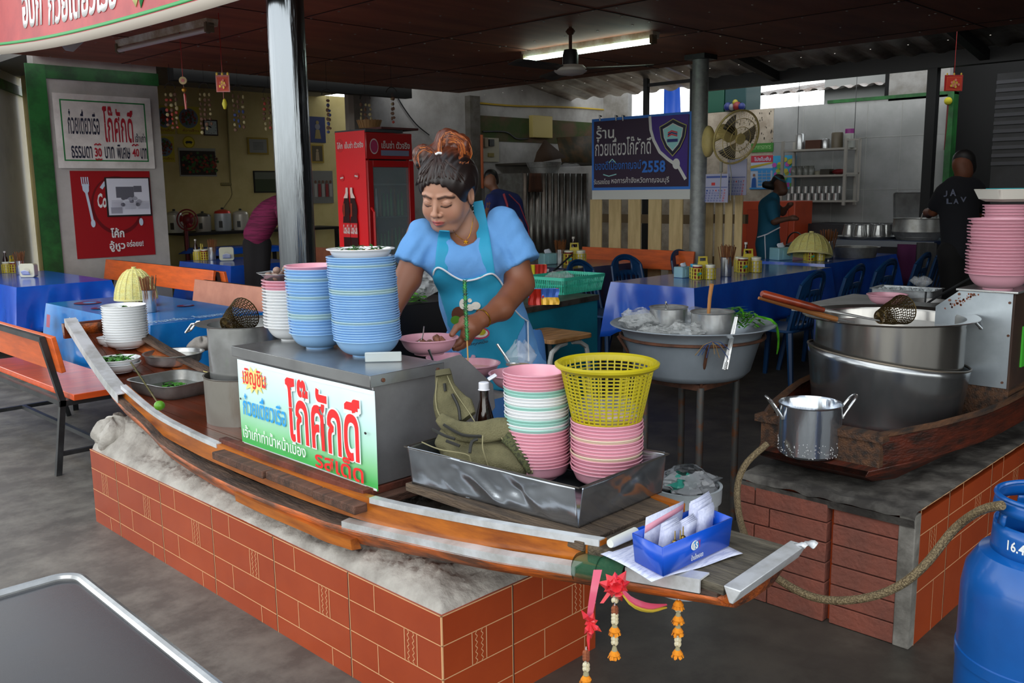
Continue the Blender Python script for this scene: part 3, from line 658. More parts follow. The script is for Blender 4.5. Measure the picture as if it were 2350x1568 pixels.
# white dish of herbs on the tall stack, and the meatball tray
tz = bb.z+34*.00705+.053; w = thing('herb_dish', 'white wide rimmed dish of herbs and orange peel on the tall blue stack', 'dish', (bb.x-.008, bb.y+.006, tz-.012))
bowl_mb(.098, .034, .62, flare=.08).build('dish', M_white, w)
def leaves(n, R, z, mat_, parent, name='herbs', size=.02, seed=1, h=.012, sx=1, sy=1, curl=.3):
    rr = random.Random(seed); b = MB()
    for i in range(n):
        a = rr.uniform(0, 6.28); r = R*math.sqrt(rr.random()); c = Vector((r*math.cos(a)*sx, r*math.sin(a)*sy, z+rr.uniform(0, h))); t = rr.uniform(0, 6.28); d = Vector((math.cos(t), math.sin(t), rr.uniform(-.3, .4)))*size*rr.uniform(.6, 1.2)
        s = Vector((-math.sin(t), math.cos(t), rr.uniform(-.3, .3)))*size*.35
        mid = c+Vector((0, 0, size*curl*.3)); b.add([(c-d)[:], (mid-s)[:], (c+d)[:], (mid+s)[:], (mid+Vector((0, 0, .001)))[:]], [(0, 1, 4), (1, 2, 4), (2, 3, 4), (3, 0, 4)])
    return b.build(name, mat_, parent)
leaves(60, .07, .026, M_greendk, w, size=.016, seed=4); b = MB(); b.tube([(.05*math.cos(a), .05*math.sin(a)-.01, .030) for a in np.linspace(3.4, 5.2, 10)], .006, 8, flat=.4); b.build('orange_peel', mat('orange peel', 'd9761c', .5), w)
tz2 = bl.z+15*.010+.050; w = thing('meatball_tray', 'small eight sided steel tray of grey meatballs on top of the white stack', 'tray', (bl.x-.01, bl.y+.01, tz2-.004))
b = MB(); b.lathe([(0, 0), (.06, 0), (.085, .022), (.093, .024), (.093, .0255), (.084, .0235), (.059, .0015), (0, .0015)], 8); b.build('tray', M_steel, w, sharp=20)
mb_ = None
k = 0
for i in range(17):
    a = i*2.4; r = .012+.014*math.sqrt(i); r = min(r, .058); z = .0135+(.018 if i < 4 else 0)
    if mb_ is None: mb_ = MB().sph((0, 0, 0), (.0128, .0125, .012), 12).build('meatball', mat('grey brown meatball', '94786a', .5, 0, '7d6153', 60), w, loc=(r*math.cos(a), r*math.sin(a), z))
    else: o = mb_.copy(); COL.objects.link(o); o.location = (r*math.cos(a), r*math.sin(a), z); o.parent = w
# hand-held pink bowl with braised meat, and the bowls waiting behind the counter
def big_bowl(lab, p, R=.092, m=M_pinkdull, rot=(0, 0, 0)): 
    t = thing('pink_bowl', lab, 'bowl', p[:], group='pink serving bowls at the work shelf', rot=rot); bowl_mb(R, R*.56, .5, flare=.05).build('bowl', m, t); return t
HB = PD(985, 812, 2.84); hb = big_bowl('pink bowl of braised meat held out in the woman\'s hand', HB, .0925)
b = MB()
for i in range(9):
    a = i*2.4; r = .012+.012*i**.5; b.cbox((r*math.cos(a)+.01, r*math.sin(a)+.006, .026+.006*(i % 3)), (.026, .02, .016), (i*.7, i*1.1, i*.4))
b.build('braised_meat', mat('braised pork', '8c5538', .45, 0, '5f3622', 40, bump=.5, bs=80), hb, bevel=.003)
MB().lathe([(0, .016), (.055, .017), (.063, .02)], 32).build('noodles_and_herbs', mat('noodle broth', '7d8050', .3, 0, 'b9a37a', 60, bump=.6, bs=120), hb)
sp1 = thing('soup_spoon', 'steel soup spoon with a blue lit handle standing in the held pink bowl', 'spoon', (HB+Vector((-.012, .02, .03)))[:], rot=(0, 0, 0))
b = MB(); P = [(-.022, .022, -.004), (-.012, .012, 0), (0, 0, .012), (.004, -.003, .03), (.006, -.006, .055)]; b.tube(P, [.010, .012, .007, .005, .006], 8, flat=.35); b.build('spoon', M_steel, sp1)
for lab, px, py, z, R in (('pink bowl of clear soup on the work shelf just behind the sloping steel panel', 1085, 868, SZ, .092), ('pink bowl beside the bag of fried crumbs on the work shelf', 1190, 893, SZ, .093), ('pink bowl pushed in under the held bowl on the work shelf', 1035, 850, SZ, .085)):
    p = PZ(px, py, z); o = big_bowl(lab, p, R)
    if '868' in str(py): MB().lathe([(0, .03), (.078, .03)], 32).build('soup', mat('thin broth', 'b98e80', .12), o)
bg_ = PZ(1195, 862, SZ+.05); t = thing('crumb_bag', 'clear plastic bag of fried garlic crumbs propped in the pink bowl behind the stacks', 'bag', bg_[:])
def baggy(R, H, seed, top=.3, n=28, k=16, sq=1.0, am=.16):
    b = MB(); 
    def f(u, v):
        a = u*2*math.pi; pr = math.sin(min(1, v*1.6)*math.pi/2)*(1 if v < .6 else max(top, 1-(v-.6)/.4*(1-top))); d = (math.cos(a), math.sin(a), v*2)
        r = R*pr*(1+disp(d, am, 3, seed)+disp(d, am*.6, 9, seed)); return (r*math.cos(a), r*sq*math.sin(a), H*v*(1+.06*math.sin(a*3+seed)))
    return b.grid(f, n, k, cu=True)
baggy(.05, .105, 3).build('film', M_glass, t, sharp=25)
b = MB(); b.lathe([(0, 0), (.04, 0), (.044, .02), (.03, .034), (0, .036)], 20); b.build('crumbs', mat('fried crumbs', 'a9824f', .8, 0, '7a5a30', 90, bump=1, bs=150), t)
b = MB(); b.cyl((-.03, .02, .045), (-.055, .045, .10), .004, 8); b.lathe([(0, 0), (.02, .004), (.022, .008)], 14, (-.022, .012, .03)); b.build('scoop', M_steel, t)
# tinsel stick and black spoon at the counter edge
q0, q1 = PD(1074, 828, 2.66), PD(1066, 645, 2.66); t = thing('tinsel_stick', 'upright bamboo stick wound with green tinsel in front of the blue apron', 'stick', q0[:]); d = q1-q0
b = MB(); b.cyl((0, 0, 0), d[:], .0022, 6); b.build('stick', mat('bamboo', 'b48a4c', .6), t)
b = MB(); 
for i in range(230):
    s = .24+.76*i/230; a = i*1.9; r = .008+.003*math.sin(i); p = d*s; b.add([(p+Vector((0, 0, -.003)))[:], (p+Vector((0, 0, .003)))[:], (p+Vector((r*math.cos(a), r*math.sin(a), .005)))[:]], [(0, 1, 2)])
b.cyl((d*.26)[:], d[:], .0042, 8); b.build('tinsel', mat('green tinsel', '1e7a34', .25, .3, '0d2416', 60), t)
q = PZ(993, 826, ZT-.02); b = MB(); b.tube([(0, 0, -.06), (0, 0, 0), (-.004, .012, .03)], [.003, .004, .0055], 8, flat=.5); o = b.build('ladle_handle', M_black, loc=q[:]); tag(o, 'thin black ladle handle poking up at the end of the counter lid', 'ladle')
# ---------------------------------------------------------------- sheet metal tray and its load
tc0 = PZ(1330, 1213, TZ); TX0, TX1, TY0, TY1, TH = tc0.x, PZ(1520, 1130, TZ).x, tc0.y, PX(945, 1108, tc0.x).y, .098
t = thing('sheet_metal_tray', 'dented rectangular sheet metal tray on the grey deck planks', 'tray', (0, 0, 0))
b = MB()
TA, TB, TC, TD = Vector((1.477, 1.262, TZ)), Vector((1.428, 1.782, TZ)), Vector((1.80, 1.268, TZ)), Vector((1.752, 1.790, TZ))
def wall(p, q, n, fl=.012, seed=0):
    L = (q-p).length; nn_ = Vector(n)
    def f(u, v):
        c = p+(q-p)*u; am = math.sin(u*math.pi)**.6*math.sin(v*math.pi*.9+.15); s = u*L
        d = am*(.006*math.sin(s*21+seed)*math.sin(v*3+s*7)+.007*max(0, 1-abs(((s*7+v*.8+seed*.37) % 1)-.5)*5)*(1-v)-.005*max(0, 1-abs(((s*4.3-v*1.1+seed*.61) % 1)-.5)*4)*v+.0012*math.sin(s*70+v*9))
        return (c+nn_*(fl*v+d)+Vector((0, 0, TH*v+.003*math.sin(u*5+seed)*v)))[:]
    return b.grid(f, 90, 16)
wall(TB, TA, (-1, 0, 0), seed=1); wall(TA, TC, (0, -1, 0), seed=4); wall(TC, TD, (1, 0, 0), seed=2); wall(TD, TB, (0, 1, 0), seed=5)
b.grid(lambda u, v: (TA+(TC-TA)*u+(TB-TA)*v+Vector((0, 0, .0015)))[:], 3, 3)
b.build('pan', mat('beaten galvanised sheet', 'b4bac2', .2, .92, '7a8189', 5, (.35, .75), bump=.12, bs=14), t, solid=.0012, sharp=70)
e = .012; b = MB(); ZR = TZ+TH
b.tube([(TA.x-e, TA.y-e, ZR), (TC.x+e, TC.y-e, ZR), (TD.x+e, TD.y+e, ZR), (TB.x-e, TB.y+e, ZR)], .0022, 6, closed=True); b.build('rolled_rim', mat('dark rim wire', '5a5550', .5, .8), t)
s1 = PZ(1236, 1092, TZ+.004); cM, cC = (M_mint, 'mint green'), (M_cream, 'cream')
cols = [cP]*12+[cM, cW, cM, cM, cW, cW, cW, cM, cW, cW, cW, cM, cM]+[cP]*5
stack('deep_bowl', .0825, .044, s1, cols, .0082, 'mixed colour stack beside the canvas bag', 'bowls in the mixed colour stack', straight=1, foot=.6, flare=0, lean=(-.0001, .0002), adj='plastic bowl')
s2 = PZ(1392, 1108, TZ+.004); cols = [cP]*15; cols[5] = cC; cols[10] = cC
stack('deep_bowl', .0905, .044, s2, cols, .0089, 'pink stack under the yellow basket', 'bowls under the yellow basket', straight=1, foot=.6, flare=0, adj='plastic bowl')
# yellow lattice basket
BZ = s2.z+14*.0089+.014; t = thing('lattice_basket', 'round olive yellow plastic lattice basket holding crumpled plastic, on the pink stack', 'basket', (s2.x+.002, s2.y+.002, BZ)); BH = .172
b = MB(); rb, rt_ = .078, .117
def br(z): return rb+(rt_-rb)*(z/BH)**.9
for i in range(18):
    z = .004+(BH-.018)*i/17; r = br(z); b.lathe([(r-.0012, z-.0016), (r+.0014, z-.0016), (r+.0014, z+.0016), (r-.0012, z+.0016), (r-.0012, z-.0016)], 64)
for i in range(38):
    a = 2*math.pi*i/38; b.tube([(br(z)*math.cos(a), br(z)*math.sin(a), z) for z in np.linspace(0, BH-.006, 6)], .0027, 4)
b.lathe([(0, 0), (rb, 0), (rb+.002, .006), (rb-.003, .006), (rb-.005, .003), (0, .003)], 48)
b.lathe([(rt_-.004, BH-.014), (rt_+.002, BH-.014), (rt_+.013, BH-.006), (rt_+.014, BH), (rt_+.007, BH+.004), (rt_-.002, BH), (rt_-.004, BH-.014)], 64)
b.build('lattice', M_yellow, t); baggy(.085, .085, 8, top=.5).build('crumpled_plastic', M_glass, t, loc=(0, 0, .004), sharp=25)
# sauce bottle with open flip cap
q = PY(1112, 968, 1.745); t = thing('sauce_bottle', 'dark brown sauce bottle with an open white flip cap behind the canvas bag', 'bottle', (q.x, q.y, TZ+.002)); zc_ = PD(1101, 878, (q-CO).dot(_f)).z-TZ
b = MB(); b.lathe([(0, 0), (.028, 0), (.03, .01), (.03, zc_-.13), (.026, zc_-.10), (.0125, zc_-.045), (.0115, zc_-.008), (0, zc_-.008)], 24); b.build('bottle', mat('brown glass', '1f0d06', .08, coat=.8), t)
b = MB(); b.lathe([(0, zc_-.018), (.0145, zc_-.018), (.0145, zc_+.002), (.006, zc_+.003), (0, zc_+.003)], 20); b.cbox((.022, -.010, zc_+.014), (.026, .026, .005), (0, -.5, -.6)); b.build('flip_cap', mat('white cap', 'e4e6ee', .4), t, bevel=.002)
# olive canvas bag: pouch, pocket, padded strap
M_canvas = mat('olive canvas', '6f6a4c', .9, 0, '5a563c', 12, bump=.5, bs=260); M_zip = mat('zip tape', '20201c', .6); M_seam = mat('seam piping', '8b8564', .85); M_mesh = mat('mesh lining', '4a4d2a', .8, 0, '2c2f18', 160, (.45, .55))
t = thing('canvas_bag', 'olive canvas sling bag slumped in the metal tray with one padded strap standing up', 'bag', (0, 0, 0))
C0 = Vector((1.572, 1.668, TZ+.052)); ddx, ddy = Vector((CR.x, CR.y, 0)).normalized(), Vector((_f.x, _f.y, 0)).normalized()
Rb = [list(ddx), list(ddy), [0, 0, 1]]
def at_(r, f_, z): p = C0+ddx*r+ddy*f_; return np.array([p.x, p.y, TZ+z])
def bagf(X, Y, Z):
    d = ell(X, Y, Z, at_(-.005, .02, .055), (.112, .062, .056), Rb)
    d = sm(d, ell(X, Y, Z, at_(-.04, -.03, .048), (.088, .04, .042), Rb), .012)
    d = sm(d, ell(X, Y, Z, at_(.075, -.01, .045), (.075, .055, .05), Rb), .02)
    d = sm(d, ell(X, Y, Z, at_(-.075, .02, .095), (.05, .04, .04), Rb), .015)
    d = d+.0035*np.sin(X*70+Z*40)*np.sin(Y*60)+.002*np.sin(Z*130+X*60)
    return smx(d, TZ+.002-Z, .006)
vs, F = sdf_mesh(bagf, (1.40, 1.48, TZ-.02), (1.77, 1.85, TZ+.17), .0042)
from_arrays(vs, F).build('pouch', M_canvas, t, sharp=80)
def P_(px, py, d): return PD(px, py, d)
def ribbon(b, path, ws, th, up=None, m=0, n=12):
    """padded strap: oval section, wide across the picture of the strap"""
    P = lerp_list(path, 26); k = len(P); vs = []; fs = []
    for i, p in enumerate(P):
        tt = (P[min(i+1, k-1)]-P[max(i-1, 0)]).normalized(); vw = (p-CO).normalized(); a = tt.cross(vw).normalized() if up is None else tt.cross(Vector(up)).normalized(); c = tt.cross(a); s = i/(k-1)*(len(ws)-1); j = min(int(s), len(ws)-2); w_ = ws[j]+(ws[j+1]-ws[j])*(s-j)
        for q in range(n):
            g = 2*math.pi*q/n; sx_ = abs(math.cos(g))**.6*math.copysign(1, math.cos(g)); sy_ = abs(math.sin(g))**.6*math.copysign(1, math.sin(g)); vs.append((p+a*sx_*w_/2+c*sy_*th/2)[:])
    for i in range(k-1):
        for q in range(n): fs.append((i*n+q, i*n+(q+1) % n, (i+1)*n+(q+1) % n, (i+1)*n+q))
    b.add(vs, fs+[tuple(range(n))[::-1], tuple((k-1)*n+q for q in range(n))], m); return P
b = MB(); dd = 2.44
Pst = ribbon(b, [P_(1017, 852, dd+.02), P_(1022, 890, dd+.02), P_(1035, 930, dd), P_(1062, 968, dd-.02)], [.042, .052, .085, .11, .085], .03)
b.build('upright_strap', M_canvas, t, sharp=60)
b = MB(); ribbon(b, [P_(1010, 960, dd-.05), P_(1050, 988, dd-.08), P_(1105, 992, dd-.09), P_(1160, 985, dd-.09), P_(1195, 1015, dd-.10), P_(1213, 1055, dd-.11), P_(1218, 1088, dd-.115)], [.03, .05, .055, .06, .055, .035, .014], .024)
b.build('padded_strap', M_canvas, t, sharp=60)
b = MB(); ribbon(b, [P_(1158, 1003, dd-.109), P_(1182, 1022, dd-.119), P_(1203, 1058, dd-.128), P_(1214, 1085, dd-.130)], [.03, .034, .026, .008], .006); b.build('mesh_lining', M_mesh, t, sharp=60)
b = MB(); ribbon(b, [P_(1016, 849, dd+.005), P_(1018, 862, dd+.003)], [.04, .044], .035); b.build('strap_end', mat('strap webbing', '55513a', .9), t)
for pts_ in ([(1020, 880, .0), (1022, 898, .0)], [(1038, 905, -.015), (1052, 935, -.035), (1056, 965, -.05)], [(1018, 975, -.085), (1060, 998, -.105), (1105, 1002, -.11)], [(992, 985, -.095), (1020, 1000, -.125), (1044, 1008, -.135)], [(1078, 1040, -.15), (1083, 1015, -.14), (1096, 1008, -.135)], [(1024, 1012, -.14), (1055, 1024, -.15)]):
    b = MB(); b.tube(lerp_list([P_(x_, y_, dd+z_) for x_, y_, z_ in pts_], 10), .0042, 6); b.build('zip', M_zip, t)
for pts_ in ([(968, 1015, -.10), (1010, 1032, -.145), (1075, 1045, -.155), (1078, 1070, -.15)], [(1108, 1000, -.125), (1108, 1030, -.14), (1120, 1070, -.13)], [(1005, 860, .01), (1000, 900, .0), (1003, 940, -.02), (1025, 970, -.06), (1080, 978, -.085), (1150, 975, -.09)], [(1026, 862, .0), (1044, 900, -.01), (1075, 945, -.03), (1092, 972, -.06)], [(1222, 1085, -.13), (1212, 1030, -.12), (1180, 985, -.11)], [(1185, 1045, -.12), (1150, 1005, -.11)]):
    b = MB(); b.tube(lerp_list([P_(x_, y_, dd+z_) for x_, y_, z_ in pts_], 14), .0016, 5); b.build('piping', M_seam, t)
# ---------------------------------------------------------------- bow end of the boat: dishes, trays, pots
ws = PDK(292, 797); sw, hs = .0118, .030
cols = [cW]*15
top = stack('white_dish', .098, .040, ws, cols, .0113, 'white stack on the raised bow platform', 'dishes in the bow stack', foot=.62, flare=.02, adj='melamine dish')
t = thing('bean_sprouts', 'small heap of bean sprouts with a green leaf in the top white dish', 'vegetables', (top.location.x, top.location.y, top.location.z+.008))
b = MB(); rr = random.Random(3)
for i in range(34):
    a, r = rr.uniform(0, 6.28), rr.uniform(0, .045); p = Vector((r*math.cos(a), r*math.sin(a), .004)); g = rr.uniform(0, 6.28); b.tube([p, p+Vector((.018*math.cos(g), .018*math.sin(g), .012)), p+Vector((.036*math.cos(g), .03*math.sin(g), .01+.01*rr.random()))], .0013, 4)
b.build('sprouts', mat('bean sprout', 'd8d0a8', .4), t); leaves(14, .025, .012, M_green, t, 'leaf', .022, 5)
for i, (lab, px, py, z0, R, gr) in enumerate((('white round dish underneath the dish of green herbs at the bow', 272, 853, 0, .094, None), ('white round dish of green herbs stacked on another at the bow', 271, 853, .020, .095, 1), ('white dish tucked behind the stack of white dishes at the bow', 250, 793, 0, .05, None))):
    p = PDK(px, py); t = thing('white_dish', lab, 'dish', (p.x, p.y, p.z+z0)); bowl_mb(R, .040, .60, flare=.02).build('dish', M_white, t)
    if gr: leaves(90, .062, .024, M_green, t, size=.024, seed=9, h=.022)
# square pan and oval basin
def pan_mb(L, Wd_, H, r=.04, fl=.02, rim=.010):
    b = MB(); rows = [rrect(-L/2+fl, L/2-fl, -Wd_/2+fl, Wd_/2-fl, r, 5), rrect(-L/2+fl*.4, L/2-fl*.4, -Wd_/2+fl*.4, Wd_/2-fl*.4, r, 5), rrect(-L/2, L/2, -Wd_/2, Wd_/2, r, 5), rrect(-L/2-rim, L/2+rim, -Wd_/2-rim, Wd_/2+rim, r+rim, 5)]
    zs = [0, H*.25, H, H+.001]; n = len(rows[0]); vs = [(x, y, z) for row, z in zip(rows, zs) for x, y in row]
    fs = [tuple(range(n))]+[(k*n+i, k*n+(i+1) % n, (k+1)*n+(i+1) % n, (k+1)*n+i) for k in range(3) for i in range(n)]; return b.add(vs, fs)
p = PDK(403, 900); t = thing('square_pan', 'square stainless pan of water and floating greens on the bow deck', 'pan', p[:], rz=math.radians(8)); pan_mb(.26, .30, .058, .045).build('pan', M_steeldull, t, solid=.0015)
b = MB(); b.prism(rrect(-.115, .115, -.135, .135, .04), .020, .021); b.build('water', mat('dish water', '3a4636', .03, spec=1), t); leaves(50, .07, .022, M_green, t, 'floating_greens', .022, 6, h=.006, sx=.6, sy=1.2)
p = PDK(400, 833); t = thing('steel_basin', 'wide round stainless basin of cloudy water behind the square pan', 'basin', p[:]); b = MB(); b.lathe([(0, 0), (.105, 0), (.118, .012), (.127, .045), (.134, .047), (.134, .049), (.125, .048), (.115, .014), (.10, .002), (0, .002)], 40); b.build('basin', M_steel, t); MB().lathe([(0, .03), (.121, .03)], 32).build('water', mat('cloudy water', '8a8a78', .03, spec=1), t)
p = PZ(497, 880, DK); t = thing('yellow_bowl', 'pale yellow bowl squeezed between the square pan and the stockpot', 'bowl', (p.x, p.y, dkz(p.y))); bowl_mb(.05, .06, .6).build('bowl', mat('pale yellow melamine', 'd8c978', .35), t)
# lime on a tinsel stick
p = PD(366, 931, 3.02); t = thing('lime_stick', 'bamboo stick wound with dark tinsel ending in a green lime, leaning over the bow deck', 'stick', p[:]); d = PD(300, 832, 3.35)-p
b = MB(); b.sph((0, 0, 0), (.018, .018, .0165), 14); b.build('lime', mat('lime skin', '5f9a1c', .35, 0, '4c8416', 30), t); MB().cyl((0, 0, 0), d[:], .0026, 6).build('stick', mat('dark stick', '5a5228', .7), t)
b = MB()
for i in range(110): s = .25+.75*i/110; a = i*1.9; r = .007; q = d*s; b.add([(q+Vector((0, 0, -.001)))[:], (q+Vector((0, 0, .002)))[:], (q+Vector((r*math.cos(a), r*math.sin(a), .003)))[:]], [(0, 1, 2)])
b.build('tinsel', mat('dark tinsel', '3f4a10', .3, .4, '15170a', 60), t)
# grey cloth
p = PDK(466, 806); t = MB(); t.grid(lambda u, v: (.06*math.cos(u*6.283)*math.sin(v*3.14)*(1+.3*math.sin(u*19)), .05*math.sin(u*6.283)*math.sin(v*3.14)*(1+.2*math.sin(u*13+v*5)), .03*(1-math.cos(v*3.14))*(1+.2*math.sin(u*25))), 30, 12, cu=True); o = t.build('kitchen_rag', mat('grey rag', '8f8a84', .95, 0, '77726c', 20), loc=p[:], sharp=70); tag(o, 'crumpled grey kitchen rag behind the steel basin', 'cloth')
# wind guard and stockpot
pc = PZ(574, 1000, .40); pc.x, pc.y = 1.615, 2.95
t = thing('burner_guard', 'soot stained cylindrical steel burner guard sunk in the boat under the stockpot', 'burner guard', (pc.x, pc.y, .38)); g1 = PD(578, 872, 3.16).z-.38
b = MB(); b.lathe([(.138, 0), (.14, g1*.5), (.142, g1-.004), (.145, g1), (.139, g1), (.136, g1*.5), (.134, 0), (.138, 0)], 48); b.lathe([(0, .0), (.137, .002)], 48); b.build('guard', mat('scorched steel', '8e8a82', .42, .6, '6e5436', 5, (.45, .75), stretch=(1, 1, .35), bump=.1), t)
zb_ = g1+.38-.045; gt = PD(578, 745, 3.2).z
t = thing('stockpot', 'tall stainless stockpot with a flared rim and loop handle, left of the counter box', 'pot', (pc.x+.01, pc.y, zb_)); h_ = gt-zb_
b = MB(); b.lathe([(0, 0), (.122, 0), (.127, .008), (.128, h_-.006), (.166, h_), (.168, h_+.002), (.126, h_-.003), (.124, .01), (0, .004)], 56); b.build('body', M_steel, t, sharp=40)
MB().lathe([(0, h_-.03), (.125, h_-.03)], 40).build('broth', mat('dark broth', '1c1712', .08), t)
lh = -CR.xy.normalized(); b = MB(); L_ = Vector((lh.x, lh.y, 0)); Q_ = Vector((-lh.y, lh.x, 0)); c = L_*.166+Vector((0, 0, h_))
b.tube([c-Q_*.03, c-Q_*.03+L_*.01, c-Q_*.025+L_*.035-Vector((0, 0, .03)), c+Q_*.025+L_*.035-Vector((0, 0, .03)), c+Q_*.03+L_*.01, c+Q_*.03], .0045, 8); b.build('handle', M_chrome, t)
def strainer(lab, p, axis, R, Lc, hand=None, col='6d4a18', name='wire_strainer'):
    t = thing(name, lab, 'strainer', p[:]); ax = Vector(axis).normalized(); u = ax.orthogonal().normalized(); v = ax.cross(u); b = MB()
    for i in range(15):
        s = i/14; r = R*(.45+.55*s); c = ax*Lc*s; b.tube([c+(u*math.cos(a)+v*math.sin(a))*r for a in np.linspace(0, 2*math.pi, 22)[:-1]], .0022 if i in (0, 14) else .0012, 4, closed=True)
    for i in range(56): a = 2*math.pi*i/28; k_ = .6 if i < 28 else -.6; w_ = u*math.cos(a)+v*math.sin(a); w2 = u*math.cos(a+k_)+v*math.sin(a+k_); b.tube([w_*0, w_*R*.45, (w_*.6+w2*.4)*R*.8+ax*Lc*.5, w2*R+ax*Lc], .0012, 4)
    b.build('wire_basket', mat('strainer wire', col, .45, .8, '3a2a14', 30), t)
    if hand: MB().tube([Vector(q) for q in hand[0]], hand[1], 10).build('handle', hand[2], t)
    return t
strainer('blackened wire noodle strainer lying in the rim of the left stockpot', PD(520, 745, 3.14)+Vector((0, 0, .0)), PD(590, 702, 3.28)-PD(520, 745, 3.14), .058, .10, col='4a3c1c')
# ---------------------------------------------------------------- receipts box and bits at the tip
ZF = zt+.001
pp = [PZ(x_, y_, ZF) for x_, y_ in ((1380, 1275), (1470, 1238), (1560, 1215), (1640, 1240), (1705, 1273), (1620, 1302), (1535, 1337), (1480, 1338))]
b = MB(); cc = sum(pp, Vector())/len(pp); n = 12
def paper_mb(A, B, C, D, lift, nn_=16):
    b = MB(); return b.grid(lambda u, v: ((A*(1-u)*(1-v)+B*u*(1-v)+C*u*v+D*(1-u)*v)+Vector((0, 0, lift(u, v))))[:], nn_, nn_)
A, B, C, D = PZ(1378, 1275, ZF), PZ(1495, 1340, ZF), PZ(1705, 1275, ZF), PZ(1560, 1212, ZF)
M_print = mat('printed paper', 'd4d8ea', .7, 0, 'b9bfd8', 90, (.5, .56), stretch=(.3, 2, 1))
o = paper_mb(A, B, C, D, lambda u, v: .003+.008*max(0, u-.8)*math.sin(v*9)+.004*math.sin(u*3)).build('receipt_sheet', M_print, solid=.0003); tag(o, 'printed white sheet spread under the blue box at the boat tip', 'paper')
A2, B2 = PZ(1453, 1290, ZF+.012), PZ(1516, 1322, ZF+.012); 
pA, pB, pC = PZ(1458, 1288, ZF+.01), PZ(1522, 1322, ZF+.01), PZ(1672, 1252, ZF+.01); pD = pA+pC-pB; top_ = lambda p, k: p+Vector((0, 0, .060))+(p-(pA+pC)/2)*.06
t = thing('receipt_box', 'open blue plastic box stuffed with folded receipts at the boat tip', 'box', (0, 0, 0))
b = MB(); T_ = [top_(q, 0) for q in (pA, pB, pC, pD)]; Q4 = [pA, pB, pC, pD]
for i in range(4): j = (i+1) % 4; b.add([Q4[i][:], Q4[j][:], T_[j][:], T_[i][:]], [(0, 1, 2, 3)])
b.add([q[:] for q in Q4], [(3, 2, 1, 0)]); b.build('box', M_bluebox, t, solid=.003, bevel=.003)
ux = pC-pB; pn = Panel(pB+Vector((0, 0, .0))+(ux.cross(Vector((0, 0, 1))).normalized())*.0030, ux, Vector((0, 0, .060))+(T_[1]-pB-Vector((0, 0, .06)))*.7)
pn.ell(.44, .62, .055, .17, 0); pn.ell(.455, .62, .045, .14, 3); pn.text('e', .405, .52, .435, .72, 0, .04); pn.text('S', .437, .5, .475, .76, 0, .05); pn.text('Y', .475, .52, .51, .78, 1, .03); pn.text('น้ำแข็งหลอด', .36, .16, .54, .36, 2, .01); pn.build('printed_logo', [M_whiteink, M_redink, M_whiteink, mat('logo blue', '3c9be0', .5)], t)
def inb(u, v, z): return pA+(pB-pA)*v+(pD-pA)*u+Vector((0, 0, z))
for lab, u0, u1, v0, v1, h, m_, tilt in (('tall white slip with a pink stripe standing at the back of the blue box', .05, .62, .12, .16, .085, 'pinkpaper', .1), ('folded white receipts bundled in the middle of the blue box', .12, .36, .45, .62, .075, None, .05), ('second bundle of folded receipts beside the key bells', .38, .58, .5, .7, .072, None, .04), ('white booklet with an orange page edge at the far end of the blue box', .62, .93, .35, .5, .095, None, .12), ('lined white notepad leaning in the blue box', .66, .9, .55, .62, .078, None, .1)):
    b = MB(); k_ = 5 if m_ is None else 1
    for i in range(k_):
        dv = (v1-v0)*i/max(1, k_); a, c = inb(u0, v0+dv, .004), inb(u1, v0+dv*.9, .004); up_ = Vector((0, 0, h*(1-.03*i)))+(pD-pA).normalized()*.02+(pA-pB)*tilt
        b.add([a[:], c[:], (c+up_)[:], (a+up_*(.93+.05*math.sin(i*3+u0*9)))[:]], [(0, 1, 2, 3)])
        if m_: b.add([(a+up_*.82+(c-a)*s_+Vector((0, 0, -.004)))[:] if 0 else ((a+(c-a)*s_)+up_*(q_)*(.82+.18*s_)+(pB-pA)*.01)[:] for s_, q_ in ((0, .72), (1, .8), (1, .93), (0, .93))], [(0, 1, 2, 3)], 1)
    o = b.build('folded_receipts', [mat('folded paper', 'd0d4ea', .75, 0, 'bcc2dc', 120), mat('pink print', 'e09aac', .7)], solid=.0004); tag(o, lab, 'paper', 'papers in the blue box')
b = MB()
for u_, z_ in ((.22, .05), (.30, .046), (.34, .052)): p = inb(u_, .86, z_); b.sph(p[:], .0065, 10); b.cyl(p[:], (p+Vector((.006, .004, .022)))[:], .002, 6, r2=.001)
o = b.build('small_bells', mat('antique brass', '7d6a3a', .3, .9)); tag(o, 'small brass bells tucked among the receipts in the blue box', 'bells')
q0, q1 = PZ(1400, 1248, ZF+.02), PZ(1458, 1222, ZF+.02); b = MB(); b.tube([q0, q0+(q1-q0)*.1, q1], [.009, .0105, .0115], 16); b.tube([q1, q1+(q1-q0)*.35], [.007, .0065], 14, 1); o = b.build('marker_pen', [mat('white pen body', 'dfe2da', .35), M_bluebox]); tag(o, 'fat white marker pen lying beside the blue box', 'pen')
# gauze, ribbon bow, ribbon tail and flower garlands at the tip
t = thing('ribbon_bow', 'glossy red ribbon rosette with green gauze tied round the boat tip', 'ribbon bow', (0, 0, 0)); M_rib = mat('red ribbon', 'd8303a', .25, coat=.4); M_ribp = mat('pink ribbon', 'd0506e', .3, coat=.3)
bc = PD(1412, 1342, 1.80)
def petal(b, c, a, L, w_, lift=.3): 
    d = (CR*math.cos(a)+CU*math.sin(a)).normalized(); s = (CU*math.cos(a)-CR*math.sin(a)).normalized(); f_ = -_f
    b.add([c[:], (c+d*L*.5+s*w_+f_*L*lift)[:], (c+d*L)[:], (c+d*L*.5-s*w_+f_*L*lift)[:], (c+d*L*.55+f_*L*(lift+.25))[:]], [(0, 1, 4), (1, 2, 4), (2, 3, 4), (3, 0, 4)])
b = MB()
for i in range(9): petal(b, bc, i*.7+.2, .030+.006*math.sin(i*2), .010, .35)
